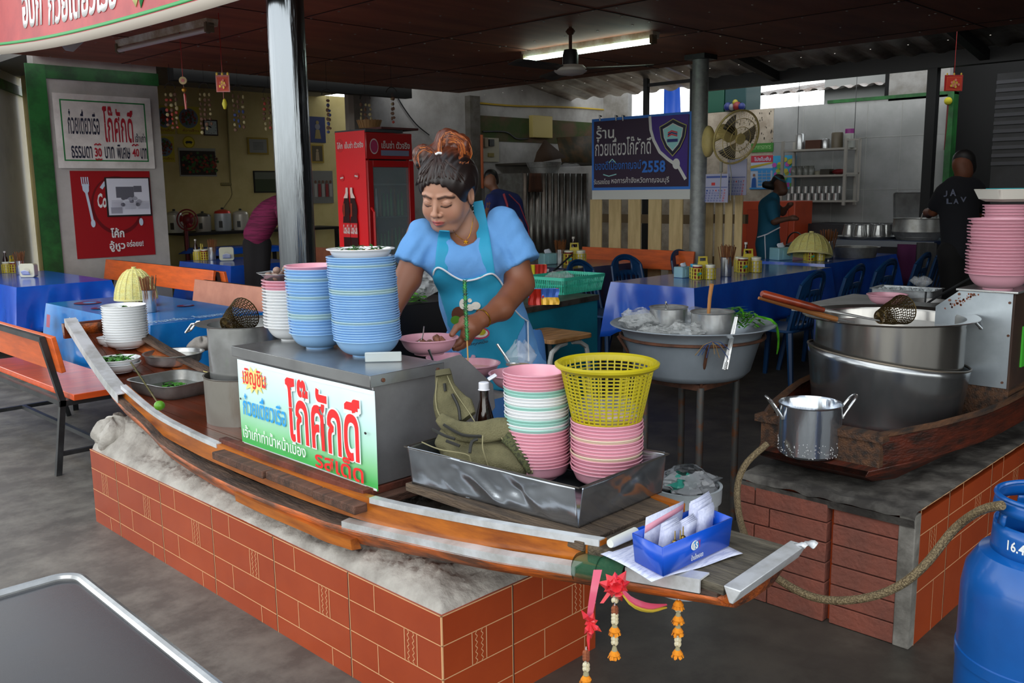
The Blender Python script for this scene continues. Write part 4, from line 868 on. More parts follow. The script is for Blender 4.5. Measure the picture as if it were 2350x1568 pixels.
for i in range(7): petal(b, bc-_f*.008, i*.9, .018, .008, .6)
b.build('rosette', M_rib, t, sharp=10)
b = MB()
for x1, y1 in ((1378, 1385), (1452, 1392)): q = PD(x1, y1, 1.79); s = CR*.006; b.add([(bc-s)[:], (bc+s)[:], (q+s)[:], (q-s*.2)[:]], [(0, 1, 2, 3)])
b.build('ribbon_end', M_rib, t)
gz = [i for i, p in enumerate(RAIL) if 1.06 < p.y < 1.22]; b = MB(); seg_ = [RAIL[gz[0]+i*(gz[-1]-gz[0])//6] for i in range(7)]
def gf(u, v):
    p = RAIL[gz[0]+int(u*(gz[-1]-gz[0]))]; a = -.9+3.3*v; return (p.x-.006-.022*math.cos(a)+.012+(.05*max(0, a-1.6)), p.y, p.z+.012+.028*math.sin(a)+.004*math.sin(u*17+v*4))
b.grid(gf, 24, 14); b.build('gauze', mat('green gauze', '1f5e3e', .8, 0, alpha=.6), t, sharp=70)
b = MB(); s_ = lerp_list([PD(1424, 1348, 1.79), PD(1450, 1378, 1.79), PD(1490, 1392, 1.81), PD(1530, 1388, 1.84)], 10)
for k_, (dx, m_) in enumerate(((0, 0), (.006, 1))): b.tube([p-CU*dx for p in s_], [.003, .006, .008, .009, .009, .008, .007, .005, .003, .002], 6, m_, flat=.5)
b.build('pink_sash', [M_ribp, mat('yellow sash', 'b8a030', .6)], t)
t = thing('hanging_ribbon', 'pink ribbon tail with a small twisted bow hanging down in front of the plinth end', 'ribbon', (0, 0, 0))
b = MB(); s_ = lerp_list([PD(1372, 1308, 1.80), PD(1364, 1350, 1.79), (PD(1354, 1410, 1.79)), PD(1352, 1425, 1.79)], 10); vs = []
for i, p in enumerate(s_): w_ = CR*(.0085-.003*i/9); vs += [(p-w_)[:], (p+w_)[:]]
b.add(vs, [(2*i, 2*i+1, 2*i+3, 2*i+2) for i in range(9)]); b.build('tail', M_ribp, t)
b = MB(); c_ = PD(1354, 1428, 1.785)
for a, L in ((2.2, .03), (1.2, .02), (.2, .016), (-.7, .03), (-1.5, .034), (-2.0, .026), (3.6, .012)): petal(b, c_, a, L, .006, .3)
b.tube([c_, PD(1350, 1470, 1.785), PD(1352, 1500, 1.785)], [.006, .004, .001], 6, flat=.3); b.build('twisted_bow', M_rib, t, sharp=10)
M_marig = mat('marigold', 'e8920c', .8, 0, 'd47c06', 60); M_bud = mat('jasmine bud', 'e2dcc0', .7, 0, 'cbbd98', 50); M_dry = mat('dried blossom', '9c5a3a', .9, 0, '7a4028', 50); M_bead = mat('dried bead', '9a9270', .7)
def garland(lab, px, tops, d0):
    """tops: list of (kind, y pixel)"""
    t = thing('flower_garland', lab, 'garland', PD(px, tops[0][1], d0)[:], group='garlands hanging from the boat tip'); o0 = t.location.copy(); k_ = d0/FPX
    def zz(y): return -(y-tops[0][1])*k_*1.0
    st = MB(); st.cyl((0, 0, .012), (0, 0, zz(tops[-1][1])), .0008, 5); st.build('thread', M_paper, t)
    for kind, y in tops:
        z = zz(y)
        if kind == 'm':
            b = MB(); rr_ = random.Random(y)
            b.lathe([(0, .006), (.006, .004), (.011, -.004), (.008, -.010), (0, -.010)], 14)
            for i in range(46): a = rr_.uniform(0, 6.28); r = rr_.uniform(.002, .008); c = Vector((r*math.cos(a), r*math.sin(a), 0)); e = Vector((math.cos(a)*(r+.006), math.sin(a)*(r+.006), -.010-rr_.uniform(0, .003))); s = Vector((-math.sin(a), math.cos(a), 0))*.002; b.add([(c-s)[:], (c+s)[:], (e+s)[:], (e-s)[:]], [(0, 1, 2, 3)])
            b.build('marigold', M_marig, t, loc=(0, 0, z))
        elif kind == 'c': b = MB(); b.lathe([(0, .008), (.003, .007), (.0055, -.002), (.006, -.006), (0, -.008)], 12); b.build('calyx', M_bead, t, loc=(0, 0, z))
        else:
            b = MB()
            for i in range(7): a = i*.9; b.sph((.0042*math.cos(a), .0042*math.sin(a), .002*math.sin(i*2)), (.0034, .0034, .0055), 8)
            b.build('blossom', M_bud if kind == 'j' else M_dry, t, loc=(0, 0, z))
    return t
garland('flower garland hanging under the red rosette, two marigold tassels', 1411, [('j', 1377), ('d', 1398), ('d', 1405), ('j', 1413), ('j', 1422), ('j', 1430), ('c', 1438), ('m', 1448), ('j', 1462), ('j', 1472), ('j', 1481), ('c', 1497), ('m', 1507)], 1.80)
garland('flower garland with three marigold tassels hanging near the square tip', 1557, [('m', 1384), ('j', 1391), ('j', 1399), ('c', 1411), ('m', 1420), ('c', 1440), ('m', 1449), ('j', 1464), ('j', 1474), ('j', 1484), ('c', 1497), ('m', 1504)], 1.84)
garland('dried flower garland hanging below the pink ribbon tail by the plinth', 1345, [('d', 1498), ('d', 1505), ('d', 1512), ('j', 1528), ('j', 1537), ('c', 1547), ('m', 1560)], 1.785)
# ---------------------------------------------------------------- second plinth, its boat, pots and cabinet
QX, QY0, QY1, QH, QX1 = 2.494, .908, 1.45, .406, 6.2
t2 = thing('brick_plinth', 'raised plinth of red concrete blocks with a terracotta tiled side, carrying the dark boat', 'plinth', (0, 0, 0))
b = MB(); b.box(QX+.03, QX1, QY0, QY1, 0, QH-.02)
tile_lines(b, lambda s, z, d: (QX+.035+s, QY0-d, z), QX1-QX-.04, QH, off=.22-.377, flipu=True); b.build('tiled_side', [M_tile, M_grout, MATS['open joint']], t2)
M_block = mat('red concrete block', '8a4c3c', .9, 0, '6a4238', 6, (.3, .7), bump=.5, bs=60)
b = MB(); ym = PX(1900, 1250, QX).y; hc = QH-.03; nrow = 6
for i in range(nrow):
    z0, z1 = hc*i/nrow, hc*(i+1)/nrow-.0018; j = .0015*math.sin(i*3)
    b.box(QX+.002+j, QX+.12, QY0+.045, ym-.012, z0+.002, z1); 
    ys = ym+.008+(.02 if i % 2 else 0)
    for ya, yb in ((ym+.004, ym+.19+(.05 if i % 2 else 0)), (ym+.194+(.05 if i % 2 else 0), QY1)): b.box(QX-.006-j, QX+.12, ya, yb, z0+.002, z1)
b.build('concrete_block', M_block, t2, bevel=.002)['kind'] = 'stuff'
b = MB(); b.box(QX-.001, QX+.04, QY0-.001, QY0+.045, 0, QH-.01); b.build('cement_edge', M_cement, t2, bevel=.003)
b = MB(); b.grid(lambda u, v: (QX-.012+.004*math.sin(v*30)+(QX1-QX)*u**1.6, QY0-.002+(QY1-QY0)*v, QH-.018+.018*min(1, u*30)+disp((u*30, v*6, 0), .0035, 2)+.002*math.sin(v*40)), 160, 40)
b.add([(QX-.012, QY0, QH-.02), (QX-.012, QY1, QH-.02), (QX-.004, QY1, QH-.045), (QX-.004, QY0, QH-.045)], [(0, 1, 2, 3)])
b.build('cement_cap', mat('sooty cement', '6b6862', .9, 0, '2e2b28', 6, (.35, .6), bump=.7, bs=30), t2, sharp=70)
bt = thing('dark_boat', 'dark red brown wooden boat with a blunt prow on the block plinth', 'boat', (0, 0, 0))
M_b2 = mat('dark red hull wood', '5c2413', .45, 0, '24140e', 7, (.35, .65), stretch=(.7, 5, 5), bump=.4, bs=30); M_b2b = mat('worn boat rail', '5a3a22', .7, 0, '1f1712', 9, (.35, .65), stretch=(.7, 5, 5), bump=.5, bs=40)
pA_, pB_ = PZ(1745, 1030, .49), PZ(1992, 1092, .475)
ST = [(0.0, pB_.y, pA_.y+.01), (.2, pB_.y-.06, pA_.y+.10), (.6, .955, 1.62), (1.2, .93, 1.66), (3.0, .95, 1.62)]
b = MB(); vs = []; X0 = (pA_.x+pB_.x)/2; sk = pA_.x-pB_.x
for i, (dx, ya, yb) in enumerate(ST):
    w_ = yb-ya; s0 = max(0, 1-dx/.2); xs_ = lambda f: X0+dx+(f-.5)*sk*s0
    zt_ = .487; rk = .02+.10*(1-s0)*0+.13*s0
    vs += [(xs_(0), ya, zt_), (xs_(0)+.0, ya+.01, zt_-.02), (xs_(.2)+rk, ya+w_*.14, QH+.004), (xs_(.8)+rk, yb-w_*.14, QH+.004), (xs_(1), yb-.01, zt_-.02), (xs_(1), yb, zt_)]
b.add(vs, [(i*6+j, i*6+(j+1) % 6, (i+1)*6+(j+1) % 6, (i+1)*6+j) for i in range(len(ST)-1) for j in range(6)]+[(0, 1, 2, 3, 4, 5)]); b.build('hull', M_b2, bt, sharp=20, bevel=.004)
b = MB(); T0 = PZ(1757, 962, .57), PZ(2018, 1008, .57); tx = (T0[0].x+T0[1].x)/2; Y0, Y1 = T0[1].y, T0[0].y
far = lerp_list([Vector((tx, Y0, .575)), Vector((tx+.35, Y0-.10, .575)), Vector((tx+.9, Y0-.14, .58)), Vector((tx+3, Y0-.14, .62))], 24); far2 = lerp_list([Vector((tx, Y1, .575)), Vector((tx+.35, Y1+.12, .575)), Vector((tx+.9, Y1+.19, .58)), Vector((tx+3, Y1+.19, .62))], 24)
for F_, sg_ in ((far, 1), (far2, -1)):
    b = MB()
    for a, c in zip(F_, F_[1:]):
        b.hexa([(a.x, a.y, .48), (c.x, c.y, .48), (c.x, c.y+.018*sg_, .48), (a.x, a.y+.018*sg_, .48)], [(a.x, a.y-.012*sg_, a.z), (c.x, c.y-.012*sg_, c.z), (c.x, c.y+.012*sg_, c.z), (a.x, a.y+.012*sg_, a.z)])
    b.build('side_board', M_b2, bt, sharp=60)
b = MB()
for F_ in (far, far2): b.tube([p+Vector((0, 0, .004)) for p in F_], .016, 4, flat=.8)
b.box(tx-.012, tx+.014, Y0-.01, Y1+.01, .478, .565); b.box(tx-.02, tx+.03, Y0-.02, Y1+.03, .563, .585); b.build('rail', M_b2b, bt, sharp=30)
# small aluminium pot on the prow ledge
ps = PZ(1856, 1040, .49); d_ = (ps-CO).dot(_f); R_ = 69*d_/FPX; t = thing('aluminium_pot', 'shiny small stockpot with two riveted handles and water drops on the prow ledge', 'pot', ps[:], rz=math.radians(-45)); h_ = .158
b = MB(); b.lathe([(0, 0), (R_-.008, 0), (R_, .008), (R_, h_-.004), (R_+.003, h_), (R_+.001, h_+.002), (R_-.003, h_-.004), (R_-.003, .01), (0, .003)], 56); b.build('body', mat('bright aluminium', 'c9cfd7', .16, .92, 'aab1b9', 4, stretch=(1, 1, .2), bump=.06, bs=90), t)
b = MB(); rr = random.Random(5)
for i in range(240): a, z = rr.uniform(0, 6.28), .006+.045*rr.random()**1.2; b.sph((R_*math.cos(a), R_*math.sin(a), z), (.0012, .0012, .0018*rr.uniform(.6, 1.5)), 6)
b.build('water_drops', mat('water', 'ffffff', .05, 0, alpha=.5), t)['kind'] = 'stuff'
for sd in (-1, 1):
    b = MB(); b.tube(lerp_list([(sd*R_, -.022, h_*.72), (sd*(R_+.004), -.022, h_*.80), (sd*(R_+.035), -.018, h_*1.08), (sd*(R_+.045), 0, h_*1.14), (sd*(R_+.035), .018, h_*1.08), (sd*(R_+.004), .022, h_*.80), (sd*R_, .022, h_*.72)], 20), .0045, 8); b.build('handle', M_chrome, t)
# oval burner guard and the wide boiling pot
D2 = 3.16; gc = PD(2036, 815, D2); t = thing('burner_guard', 'wide scratched steel burner guard around the big boiling pot, leaning slightly', 'burner guard', (gc.x, gc.y, .50), rot=(0, 0, 0)); gh = gc.z-.50
b = MB(); n = 72; rows = []
tl = lambda x, y: .14*(-(x*CR.x+y*CR.y))
def gg(u, v): a = u*2*math.pi; R = .236+.026*v; x, y = R*math.cos(a), R*math.sin(a); return (x, y, gh*v+tl(x, y)*v)
b.grid(gg, n, 10, cu=True); b.build('guard', mat('scratched steel', 'a0a3a5', .22, .92, '6f7173', 3, (.35, .75), stretch=(1, 1, .4), bump=.08, bs=14), t, solid=.003)
b = MB(); b.tube([gg(i/n, 1) for i in range(n)], .004, 6, closed=True); b.build('rolled_edge', mat('stained edge', '6e665c', .4, .9), t)
pz = gc.z-.10; rimz = PD(2032, 722, D2).z; h_ = rimz-pz
t = thing('boiling_pot', 'very wide stainless boiling pot with a flared rim in the burner guard', 'pot', (gc.x-.004, gc.y, pz)); Rb_ = 160*D2/FPX; Rr_ = 187*D2/FPX
b = MB(); b.lathe([(0, 0), (Rb_-.01, 0), (Rb_, .01), (Rb_+.002, h_-.008), (Rr_, h_), (Rr_+.002, h_+.002), (Rr_, h_+.004), (Rb_, h_-.002), (Rb_-.003, h_-.01), (Rb_-.004, .012), (0, .004)], 72); b.build('body', mat('brushed pot steel', 'aeaba5', .2, .94, '8c8a86', 3, stretch=(1, 1, .15), bump=.05, bs=12), t, sharp=40)
MB().lathe([(0, h_-.04), (Rb_-.004, h_-.04)], 48).build('water', mat('pot water', '8b8a86', .06), t)
a_ = CR.xy.normalized(); Lr = Vector((a_.x, a_.y, 0)); Qr = Vector((-a_.y, a_.x, 0)); c = Lr*(Rb_+.004)+Vector((0, 0, h_-.012)); b = MB()
b.tube([c+Qr*.03, c+Qr*.03+Lr*.02, c+Qr*.024+Lr*.052-Vector((0, 0, .03)), c-Qr*.045+Lr*.052-Vector((0, 0, .03)), c-Qr*.05+Lr*.02, c-Qr*.05], .005, 8); b.tube([c+Qr*.06, c-Qr*.075], .006, 8); b.build('handle', M_chrome, t)
M_hand = mat('red lacquered handle', '7d2c12', .35, 0, '5c1e0c', 12, coat=.4)
dS = D2-.12; sc_ = PD(2020, 728, dS); bs_ = PD(2104, 700, dS+.10)
strainer('brass wire noodle strainer with a red lacquered handle across the boiling pot', sc_+(sc_-bs_)*.0, bs_-sc_, .050, .12, None, 'c09a30')
t = thing('strainer_handle', 'thick red lacquered handle and steel shaft of the brass wire strainer', 'handle', (0, 0, 0)); q0, q1, q2, q3 = PD(1748, 674, 2.90), PD(1890, 712, 2.98), PD(1945, 722, 3.01), PD(2018, 736, 3.04)
MB().tube([q0, q0+(q1-q0)*.03, q0+(q1-q0)*.8, q1], [.009, .0125, .0125, .008], 14).build('grip', M_hand, t); MB().tube([q1, q2, q3], [.007, .005, .003], 10).build('shaft', M_steel, t)
b = MB(); b.tube([PD(1741, 684, 2.95), PD(1880, 722, 3.02), PD(1920, 733, 3.04)], [.005, .009, .009], 10); b.tube([PD(1920, 733, 3.04), PD(1960, 740, 3.06)], .004, 8, 1)
o = b.build('wooden_ladle', [mat('worn tan wood', '8f5a2c', .6), M_steel]); tag(o, 'plain tan wooden ladle handle under the red strainer handle', 'ladle')
# steel faced cabinet with the tall pink stack
KX = 3.30; k0, k1 = PX(2333, 675, KX), PX(2313, 893, KX); kt, kb = k0.z, k1.z; ky0 = (k0.y+k1.y)/2; kb = max(kb, .52)
f1, f2, f3 = PX(2203, 668, KX), PX(2148, 709, KX), PX(2188, 880, KX)
t = thing('steel_cabinet', 'steel fronted cabinet with rust spots and a cut corner beside the boiling pot', 'cabinet', (0, 0, 0)); prof = [(ky0, kb), (ky0, kt), (f1.y, kt), (f2.y, kt-.06), (f2.y, kb)]
b = MB(); n = len(prof); b.add([(KX, y, z) for y, z in prof]+[(KX+.6, y, z) for y, z in prof], [tuple(range(n)), tuple(range(n, 2*n))[::-1]]+[(i, i+n, (i+1) % n+n, (i+1) % n) for i in range(n)]); b.build('body', mat('brown cabinet board', '2e1d16', .7, 0, '3f2a1e', 5), t)
b = MB(); fp = [(y+(.006 if i < 2 else 0), z) for i, (y, z) in enumerate(prof)]; b.add([(KX-.004, y, z) for y, z in fp], [tuple(range(n))])
for y, z in ((ky0+.015, kt-.03), (ky0+.012, kt-.14), (ky0+.02, kb+.02), (f1.y-.0, kt-.012), (f1.y+.03, kt-.035), (ky0+.13, kt-.012), (f2.y-.05, kb+.02)): b.cyl((KX-.004, y, z), (KX-.008, y, z), .0042, 10, 1)
rr = random.Random(2)
for i in range(46): g_ = rr.gauss(0, 1); y, z = f1.y-.01+.022*g_, kt-.035-.012*g_+rr.gauss(0, .007); s = rr.uniform(.001, .004); z = min(z, kt-.01-max(0, (y-f1.y))*.9); b.add([(KX-.0046, y+s*math.cos(a), z+s*math.sin(a)*1.2) for a in (0, 1.2, 2.5, 3.7, 5)], [(0, 1, 2, 3, 4)], 2)
b.build('steel_front', [mat('pale steel sheet', 'b4bdc4', .36, .85, '9aa3aa', 3), M_rust, mat('rust spots', '6e3414', .9)], t)
b = MB(); b.box(KX-.012, KX+.62, ky0-.01, f1.y+.01, kt, kt+.008); b.build('top', M_steel, t, bevel=.002)
b = MB(); b.box(KX+.1, KX+.62, ky0-.006, ky0, kb+.06, kt-.12); b.build('green_panel', mat('bright green board', '3fae2c', .6), t)
b = MB(); b.box(KX+.0, KX+.66, ky0-.0, f2.y+.35, .49, kb); b.build('plinth_board', M_b2b, t)
sb = PZ(2289, 664, kt+.008); db = (sb-CO).dot(_f); Rk = 70*db/FPX; cT = (M_pinkdull, 'dusty pink')
stack('footed_bowl', Rk, Rk*.55, sb, [cT]*18, (640-512)*db/FPX/17.0*.96, 'tall pink stack on the steel cabinet', 'bowls in the tall pink stack', foot=.44, flare=.09, jit=.003)
s5 = Vector((sb.x+.26, sb.y+.06, kt+.008)); zt5 = PD(2310, 462, (s5-CO).dot(_f)).z; n5 = 22; dz5 = (zt5-.05-s5.z)/n5
stack('footed_bowl', .083, .05, s5, [cT]*n5, dz5, 'stack behind the tall pink stack', 'bowls in the rear pink stack', foot=.44, flare=.06)
t = thing('white_tray', 'shallow white tray with curved sides on top of the rear pink stack', 'tray', (s5.x, s5.y, zt5), rz=.75); pan_mb(.19, .17, .042, .012, .03, .002).build('tray', mat('ivory plastic', 'd6d2c8', .5), t, solid=.003)
t = thing('teal_cloth', 'folded teal cloth lying in the white tray', 'cloth', (s5.x, s5.y, zt5+.035), rz=.75); MB().rbox(-.07, .07, -.06, .06, -.01, .012, .02).build('cloth', mat('teal cloth', '1f8f98', .9), t)
# trays and pans behind the big pot
SH = .786
def shelfp(px, py): return PZ(px, py, SH)
qa, qb = shelfp(2080, 690), shelfp(2128, 712); t = thing('work_table', 'low steel work table behind the boiling pot holding trays and pans', 'table', (0, 0, 0)); MB().box(min(qa.x, qb.x)-.22, qa.x+.12, qb.y-.12, qa.y+.3, SH-.02, SH-.001).build('top', M_steeldull, t)
for x in (qa.x-.1, qa.x+.1): MB().box(x-.015, x+.015, qa.y+.24, qa.y+.27, 0, SH-.02).build('leg', M_black, t)
p = shelfp(2080, 690); t = thing('ice_tray', 'rectangular metal tray of crushed ice behind the boiling pot', 'tray', p[:], rz=.1); pan_mb(.17, .26, .055, .01, .006).build('tray', M_galv, t, solid=.002)
b = MB(); rr = random.Random(8)
for i in range(90): b.cbox((rr.uniform(-.07, .07), rr.uniform(-.12, .12), .036+rr.uniform(0, .01)), (.016, .014, .012), (rr.random()*3, rr.random()*3, 0))
b.build('ice', mat('ice', 'aab2b4', .15, alpha=.8), t)
t = thing('ice_bag', 'small knotted clear plastic bag on the ice tray', 'bag', (p.x+.03, p.y-.05, SH+.058)); baggy(.045, .05, 2, top=.6).build('film', M_glass, t, sharp=25)
p = shelfp(2035, 700); o = big_bowl('pink bowl standing between the ice tray and the boiling pot', p, .085)
p = shelfp(2128, 712); t = thing('saute_pan', 'dark shallow pan with a ladle resting across it beside the cabinet', 'pan', p[:]); MB().lathe([(0, 0), (.06, 0), (.08, .04), (.083, .041), (.06, .004), (0, .003)], 36).build('pan', M_steeldull, t)
b = MB(); b.tube([(0, 0, .03), (.04, -.03, .06), (.16, -.11, .13)], .005, 6); b.tube([(-.03, 0, .02), (0, .01, .075)], .0045, 6); b.build('ladle', M_black, t)
# gas cylinder
cc = PD(2398, 1300, 1.92); t = thing('gas_cylinder', 'bright blue steel gas cylinder with a pierced collar, cut by the picture edge', 'gas cylinder', (cc.x, cc.y, 0), rz=0); Rl = 172*1.92/FPX
zs = PD(2398, 1255, 1.92).z; ztop = PD(2330, 1133, 1.92).z
b = MB(); b.lathe([(0, .02), (Rl*.8, .02), (Rl*.97, .05), (Rl, .09), (Rl, zs-.26), (Rl+.003, zs-.258), (Rl+.003, zs-.235), (Rl, zs-.233), (Rl*.995, zs-.10), (Rl*.95, zs-.055), (Rl*.80, zs-.015), (Rl*.55, zs), (0, zs+.01)], 72); b.build('body', M_lpg, t, sharp=30)
MB().lathe([(Rl*.78, 0), (Rl*.8, .0), (Rl*.8, .05), (Rl*.78, .05), (Rl*.78, 0)], 48).build('foot_ring', M_lpg, t)
Rc = Rl*.66; b = MB(); va = math.atan2(CO.y-cc.y, CO.x-cc.x); n = 120; H1, H2, H3 = zs-.012, zs+.055, ztop
def colr(a0, a1, z0, z1):
    k = max(2, int((a1-a0)/.06)); b.grid(lambda u, v: (Rc*(1-.04*v)*math.cos(a0+(a1-a0)*u), Rc*(1-.04*v)*math.sin(a0+(a1-a0)*u), (z0 if not callable(z0) else z0(u))+((z1 if not callable(z1) else z1(u))-(z0 if not callable(z0) else z0(u)))*v), k, 4)
tp = lambda u: H3-.010*0
colr(va-3.14, va+3.14, H1, H2); colr(va-3.0, va+3.0, H3-.030, H3)
for c0 in (va-.95, va+1.0, va+2.9, va-2.6): colr(c0-.11, c0+.11, H2, H3-.03)
b.build('collar', M_lpg, t, solid=.004, sharp=50)
b = MB(); b.tube([(Rc*.96*math.cos(a), Rc*.96*math.sin(a), H3) for a in np.linspace(va-3, va+3, 60)], .0055, 8); b.build('collar_rim', M_lpg, t)
b = MB(); b.cyl((0, 0, zs), (0, 0, zs+.05), .014, 12); b.cyl((0, 0, zs+.04), (Rc*.6*math.cos(va+.6), Rc*.6*math.sin(va+.6), zs+.04), .009, 10); b.lathe([(0, zs+.075), (.022, .075+zs), (.024, zs+.06), (0, zs+.055)], 16, m=1); b.build('valve', [mat('brass valve', '9a8248', .3, 1), M_red], t)
vs_, fs_ = glyphs('16.4', .02); a0 = va-.72; lb = MB(); lb.add([(Rc*1.012*math.cos(a0+.36*x), Rc*1.012*math.sin(a0+.36*x), H1+.022+.022*y) for x, y, _ in vs_], fs_); lb.build('weight_marking', M_whiteink, t)
p_ = [PD(2300, 1160, 1.86), PD(2250, 1172, 1.92), PD(2190, 1215, 2.0), PD(2120, 1300, 2.02), PD(2050, 1352, 2.05), PD(1960, 1377, 2.1), PD(1870, 1372, 2.16), PD(1790, 1332, 2.24), PD(1735, 1280, 2.4), PD(1700, 1200, 2.62), PD(1692, 1120, 2.72), PD(1712, 1065, 2.76), PD(1760, 1020, 2.8)]
P = lerp_list(p_, 60); b = MB(); b.tube(P, .0098, 10); o = b.build('gas_hose', mat('braided hose', '8a7a5a', .5, .2, '5e4f38', 260, (.45, .55), bump=.6, bs=300)); tag(o, 'long beige braided gas hose looping in front of the block plinth', 'hose')
# round stand, basin and everything in it
DB = 3.5; bc_ = PD(1588, 742, DB); t = thing('basin_stand', 'rusty four legged iron stand under the aluminium basin', 'stand', (bc_.x, bc_.y, 0)); fz = PD(1620, 872, DB).z; hs_ = .125
b = MB(); 
for sx_, sy_ in ((-1, -1), (1, -1), (1, 1), (-1, 1)):
    b2 = MB(); b2.cyl((sx_*hs_, sy_*hs_, 0), (sx_*hs_, sy_*hs_, fz), .0135, 12); b2.build('leg', M_rustpipe, t)
    b.cyl((sx_*hs_, sy_*hs_, fz), (sx_*hs_*1.6, sy_*hs_*1.6, bc_.z-.045), .006, 8)
for i in range(4):
    c = [(-1, -1), (1, -1), (1, 1), (-1, 1)]; a, d = c[i], c[(i+1) % 4]; b.bar((a[0]*hs_, a[1]*hs_, fz), (d[0]*hs_, d[1]*hs_, fz), .022, .022)
b.tube([(.272*math.cos(a), .272*math.sin(a), bc_.z-.045) for a in np.linspace(0, 6.283, 49)[:-1]], .006, 6, closed=True); b.build('frame', M_rust, t)
hb_ = bc_.z-fz-.012; t = thing('aluminium_basin', 'huge aluminium basin of pots, bags and greens on the rusty stand', 'basin', (bc_.x, bc_.y, fz+.012)); M_bas = mat('battered aluminium', 'abb6c0', .34, .45, '8b969f', 3, (.35, .7), bump=.15, bs=16)
b = MB(); b.lathe([(0, 0), (.17, 0), (.20, .008), (.222, .03), (.262, hb_-.035), (.272, hb_-.02), (.308, hb_-.002), (.312, hb_), (.308, hb_+.003), (.268, hb_-.016), (.258, hb_-.035), (.218, .034), (.19, .012), (0, .006)], 72); b.build('basin', M_bas, t, sharp=40)
rx_, ry_ = Vector((CR.x, CR.y, 0)).normalized(), Vector((_f.x, _f.y, 0)).normalized(); bz = bc_.z-.035
def inbas(px, py, z, dd_=0): p = PZ(px, py, z); return p
def small_pot(lab, c, R, h, m=M_steel, name='cooking_pot'):
    t = thing(name, lab, 'pot', c[:]); b = MB(); b.lathe([(0, 0), (R-.006, 0), (R, .006), (R, h-.004), (R+.004, h), (R+.002, h+.002), (R-.003, h-.003), (R-.003, .008), (0, .003)], 44); b.build('body', m, t); return t
pc1 = bc_+rx_*-.085+ry_*.03; pc1.z = bz+.01; t = small_pot('open steel pot with a curled handle among the bags in the basin', pc1, .072, .085); b = MB(); b.tube([(-.06, -.03, .08), (-.07, -.035, .10), (-.062, -.03, .112), (-.05, -.025, .10), (-.045, -.03, .07)], .004, 8); b.build('handle', M_steel, t)
MB().lathe([(0, .055), (.069, .055)], 30).build('sauce', mat('dark sauce', '15100c', .1), t)
pc2 = bc_+rx_*.055+ry_*-.10; pc2.z = bz-.005; t = small_pot('steel pot with a wooden spoon handle standing upright in it', pc2, .078, .098)
b = MB(); b.tube([(0, .02, .03), (-.004, .01, .15), (-.008, 0, .20)], [.006, .007, .008], 8); b.build('wooden_handle', mat('pale wood handle', 'a8733f', .6), t); MB().lathe([(0, .07), (.075, .07)], 30).build('sauce', MATS['dark sauce'], t)
for i, (a, c, R, h, lab) in enumerate(((-.20, .04, .075, .10, 'clouded plastic bag behind the steel pot, far left of the basin'), (-.16, -.11, .065, .06, 'knotted plastic bag hanging over the front rim of the basin'), (-.06, -.15, .07, .075, 'white carrier bag bunched against the pot with the wooden handle'), (0.03, .13, .07, .09, 'thin plastic bag puffed up at the back of the basin'))):
    c_ = bc_+rx_*a+ry_*c; t = thing('plastic_bag', lab, 'bag', (c_.x, c_.y, bz-.015), group='plastic bags in the basin'); baggy(R, h, i*2+1, top=.55, am=.28, n=36, k=20).build('film', mat('milky film', 'b8bcbc', .2, alpha=.42, bump=1, bs=25), t, sharp=20)
gc_ = bc_+rx_*.175+ry_*-.02; t = thing('cut_greens', 'pile of bright cut spring onion greens at one side of the basin', 'vegetables', (gc_.x, gc_.y, bz+.005)); b = MB(); rr = random.Random(11)
for i in range(170):
    a, r = rr.uniform(0, 6.28), .085*math.sqrt(rr.random()); z = .02+.075*(1-(r/.095)**2)*rr.random()**.4; c = Vector((r*math.cos(a), r*math.sin(a), z)); g = rr.uniform(0, 6.28); d = Vector((math.cos(g), math.sin(g), rr.uniform(-.2, .35)))*.03*rr.uniform(.6, 1.4); s = Vector((-math.sin(g), math.cos(g), 0))*.004; m_ = Vector((0, 0, .005)); b.add([(c-d-s)[:], (c-d+s)[:], (c+m_+s)[:], (c+m_-s)[:], (c+d)[:]], [(0, 1, 2, 3), (3, 2, 4)])
st_ = lerp_list([Vector((.06, -.02, .06)), Vector((.12, -.05, .04)), Vector((.135, -.06, -.03)), Vector((.13, -.06, -.08))], 8)
st_ = [rx_*p.x+ry_*p.y+Vector((0, 0, p.z)) for p in st_]; b.tube(st_, [.003, .004, .005, .005, .005, .004, .004, .002], 5); b.build('greens', mat('bright greens', '4fa01e', .4, 0, '2f7414', 30), t)
q0, q1 = PD(1690, 728, 3.27), PD(1664, 848, 3.20); b = MB()
for dx in (-.006, .006): s = CR*dx; b.bar((q0+s*.3)[:], (q1+s)[:], .008, .003, 0); 
for i in range(5): p = q1+(q0-q1)*.03*i; b.sph(p[:], (.009, .006, .004), 6)
b.tube([q0, PD(1680, 760, 3.31)], .005, 6); o = b.build('kitchen_tongs', M_steel); tag(o, 'steel tongs hooked over the front rim of the basin', 'tongs')
q = bc_+rx_*.01+ry_*-.31; b = MB()
for i in range(9): a = i*1.1; p = q+Vector((0, 0, -.02)); e = p+rx_*(.06*math.cos(a))+Vector((0, 0, -.03-.03*abs(math.sin(a*1.7)))); b.tube([p, (p+e)/2+Vector((0, 0, .012)), e], .0014, 4, 0 if i % 2 else 1)
o = b.build('twine_knot', [mat('natural twine', '7a6038', .9), mat('blue twine', '1e3a6a', .8)]); tag(o, 'frayed twine knotted round the front of the basin rim', 'twine')
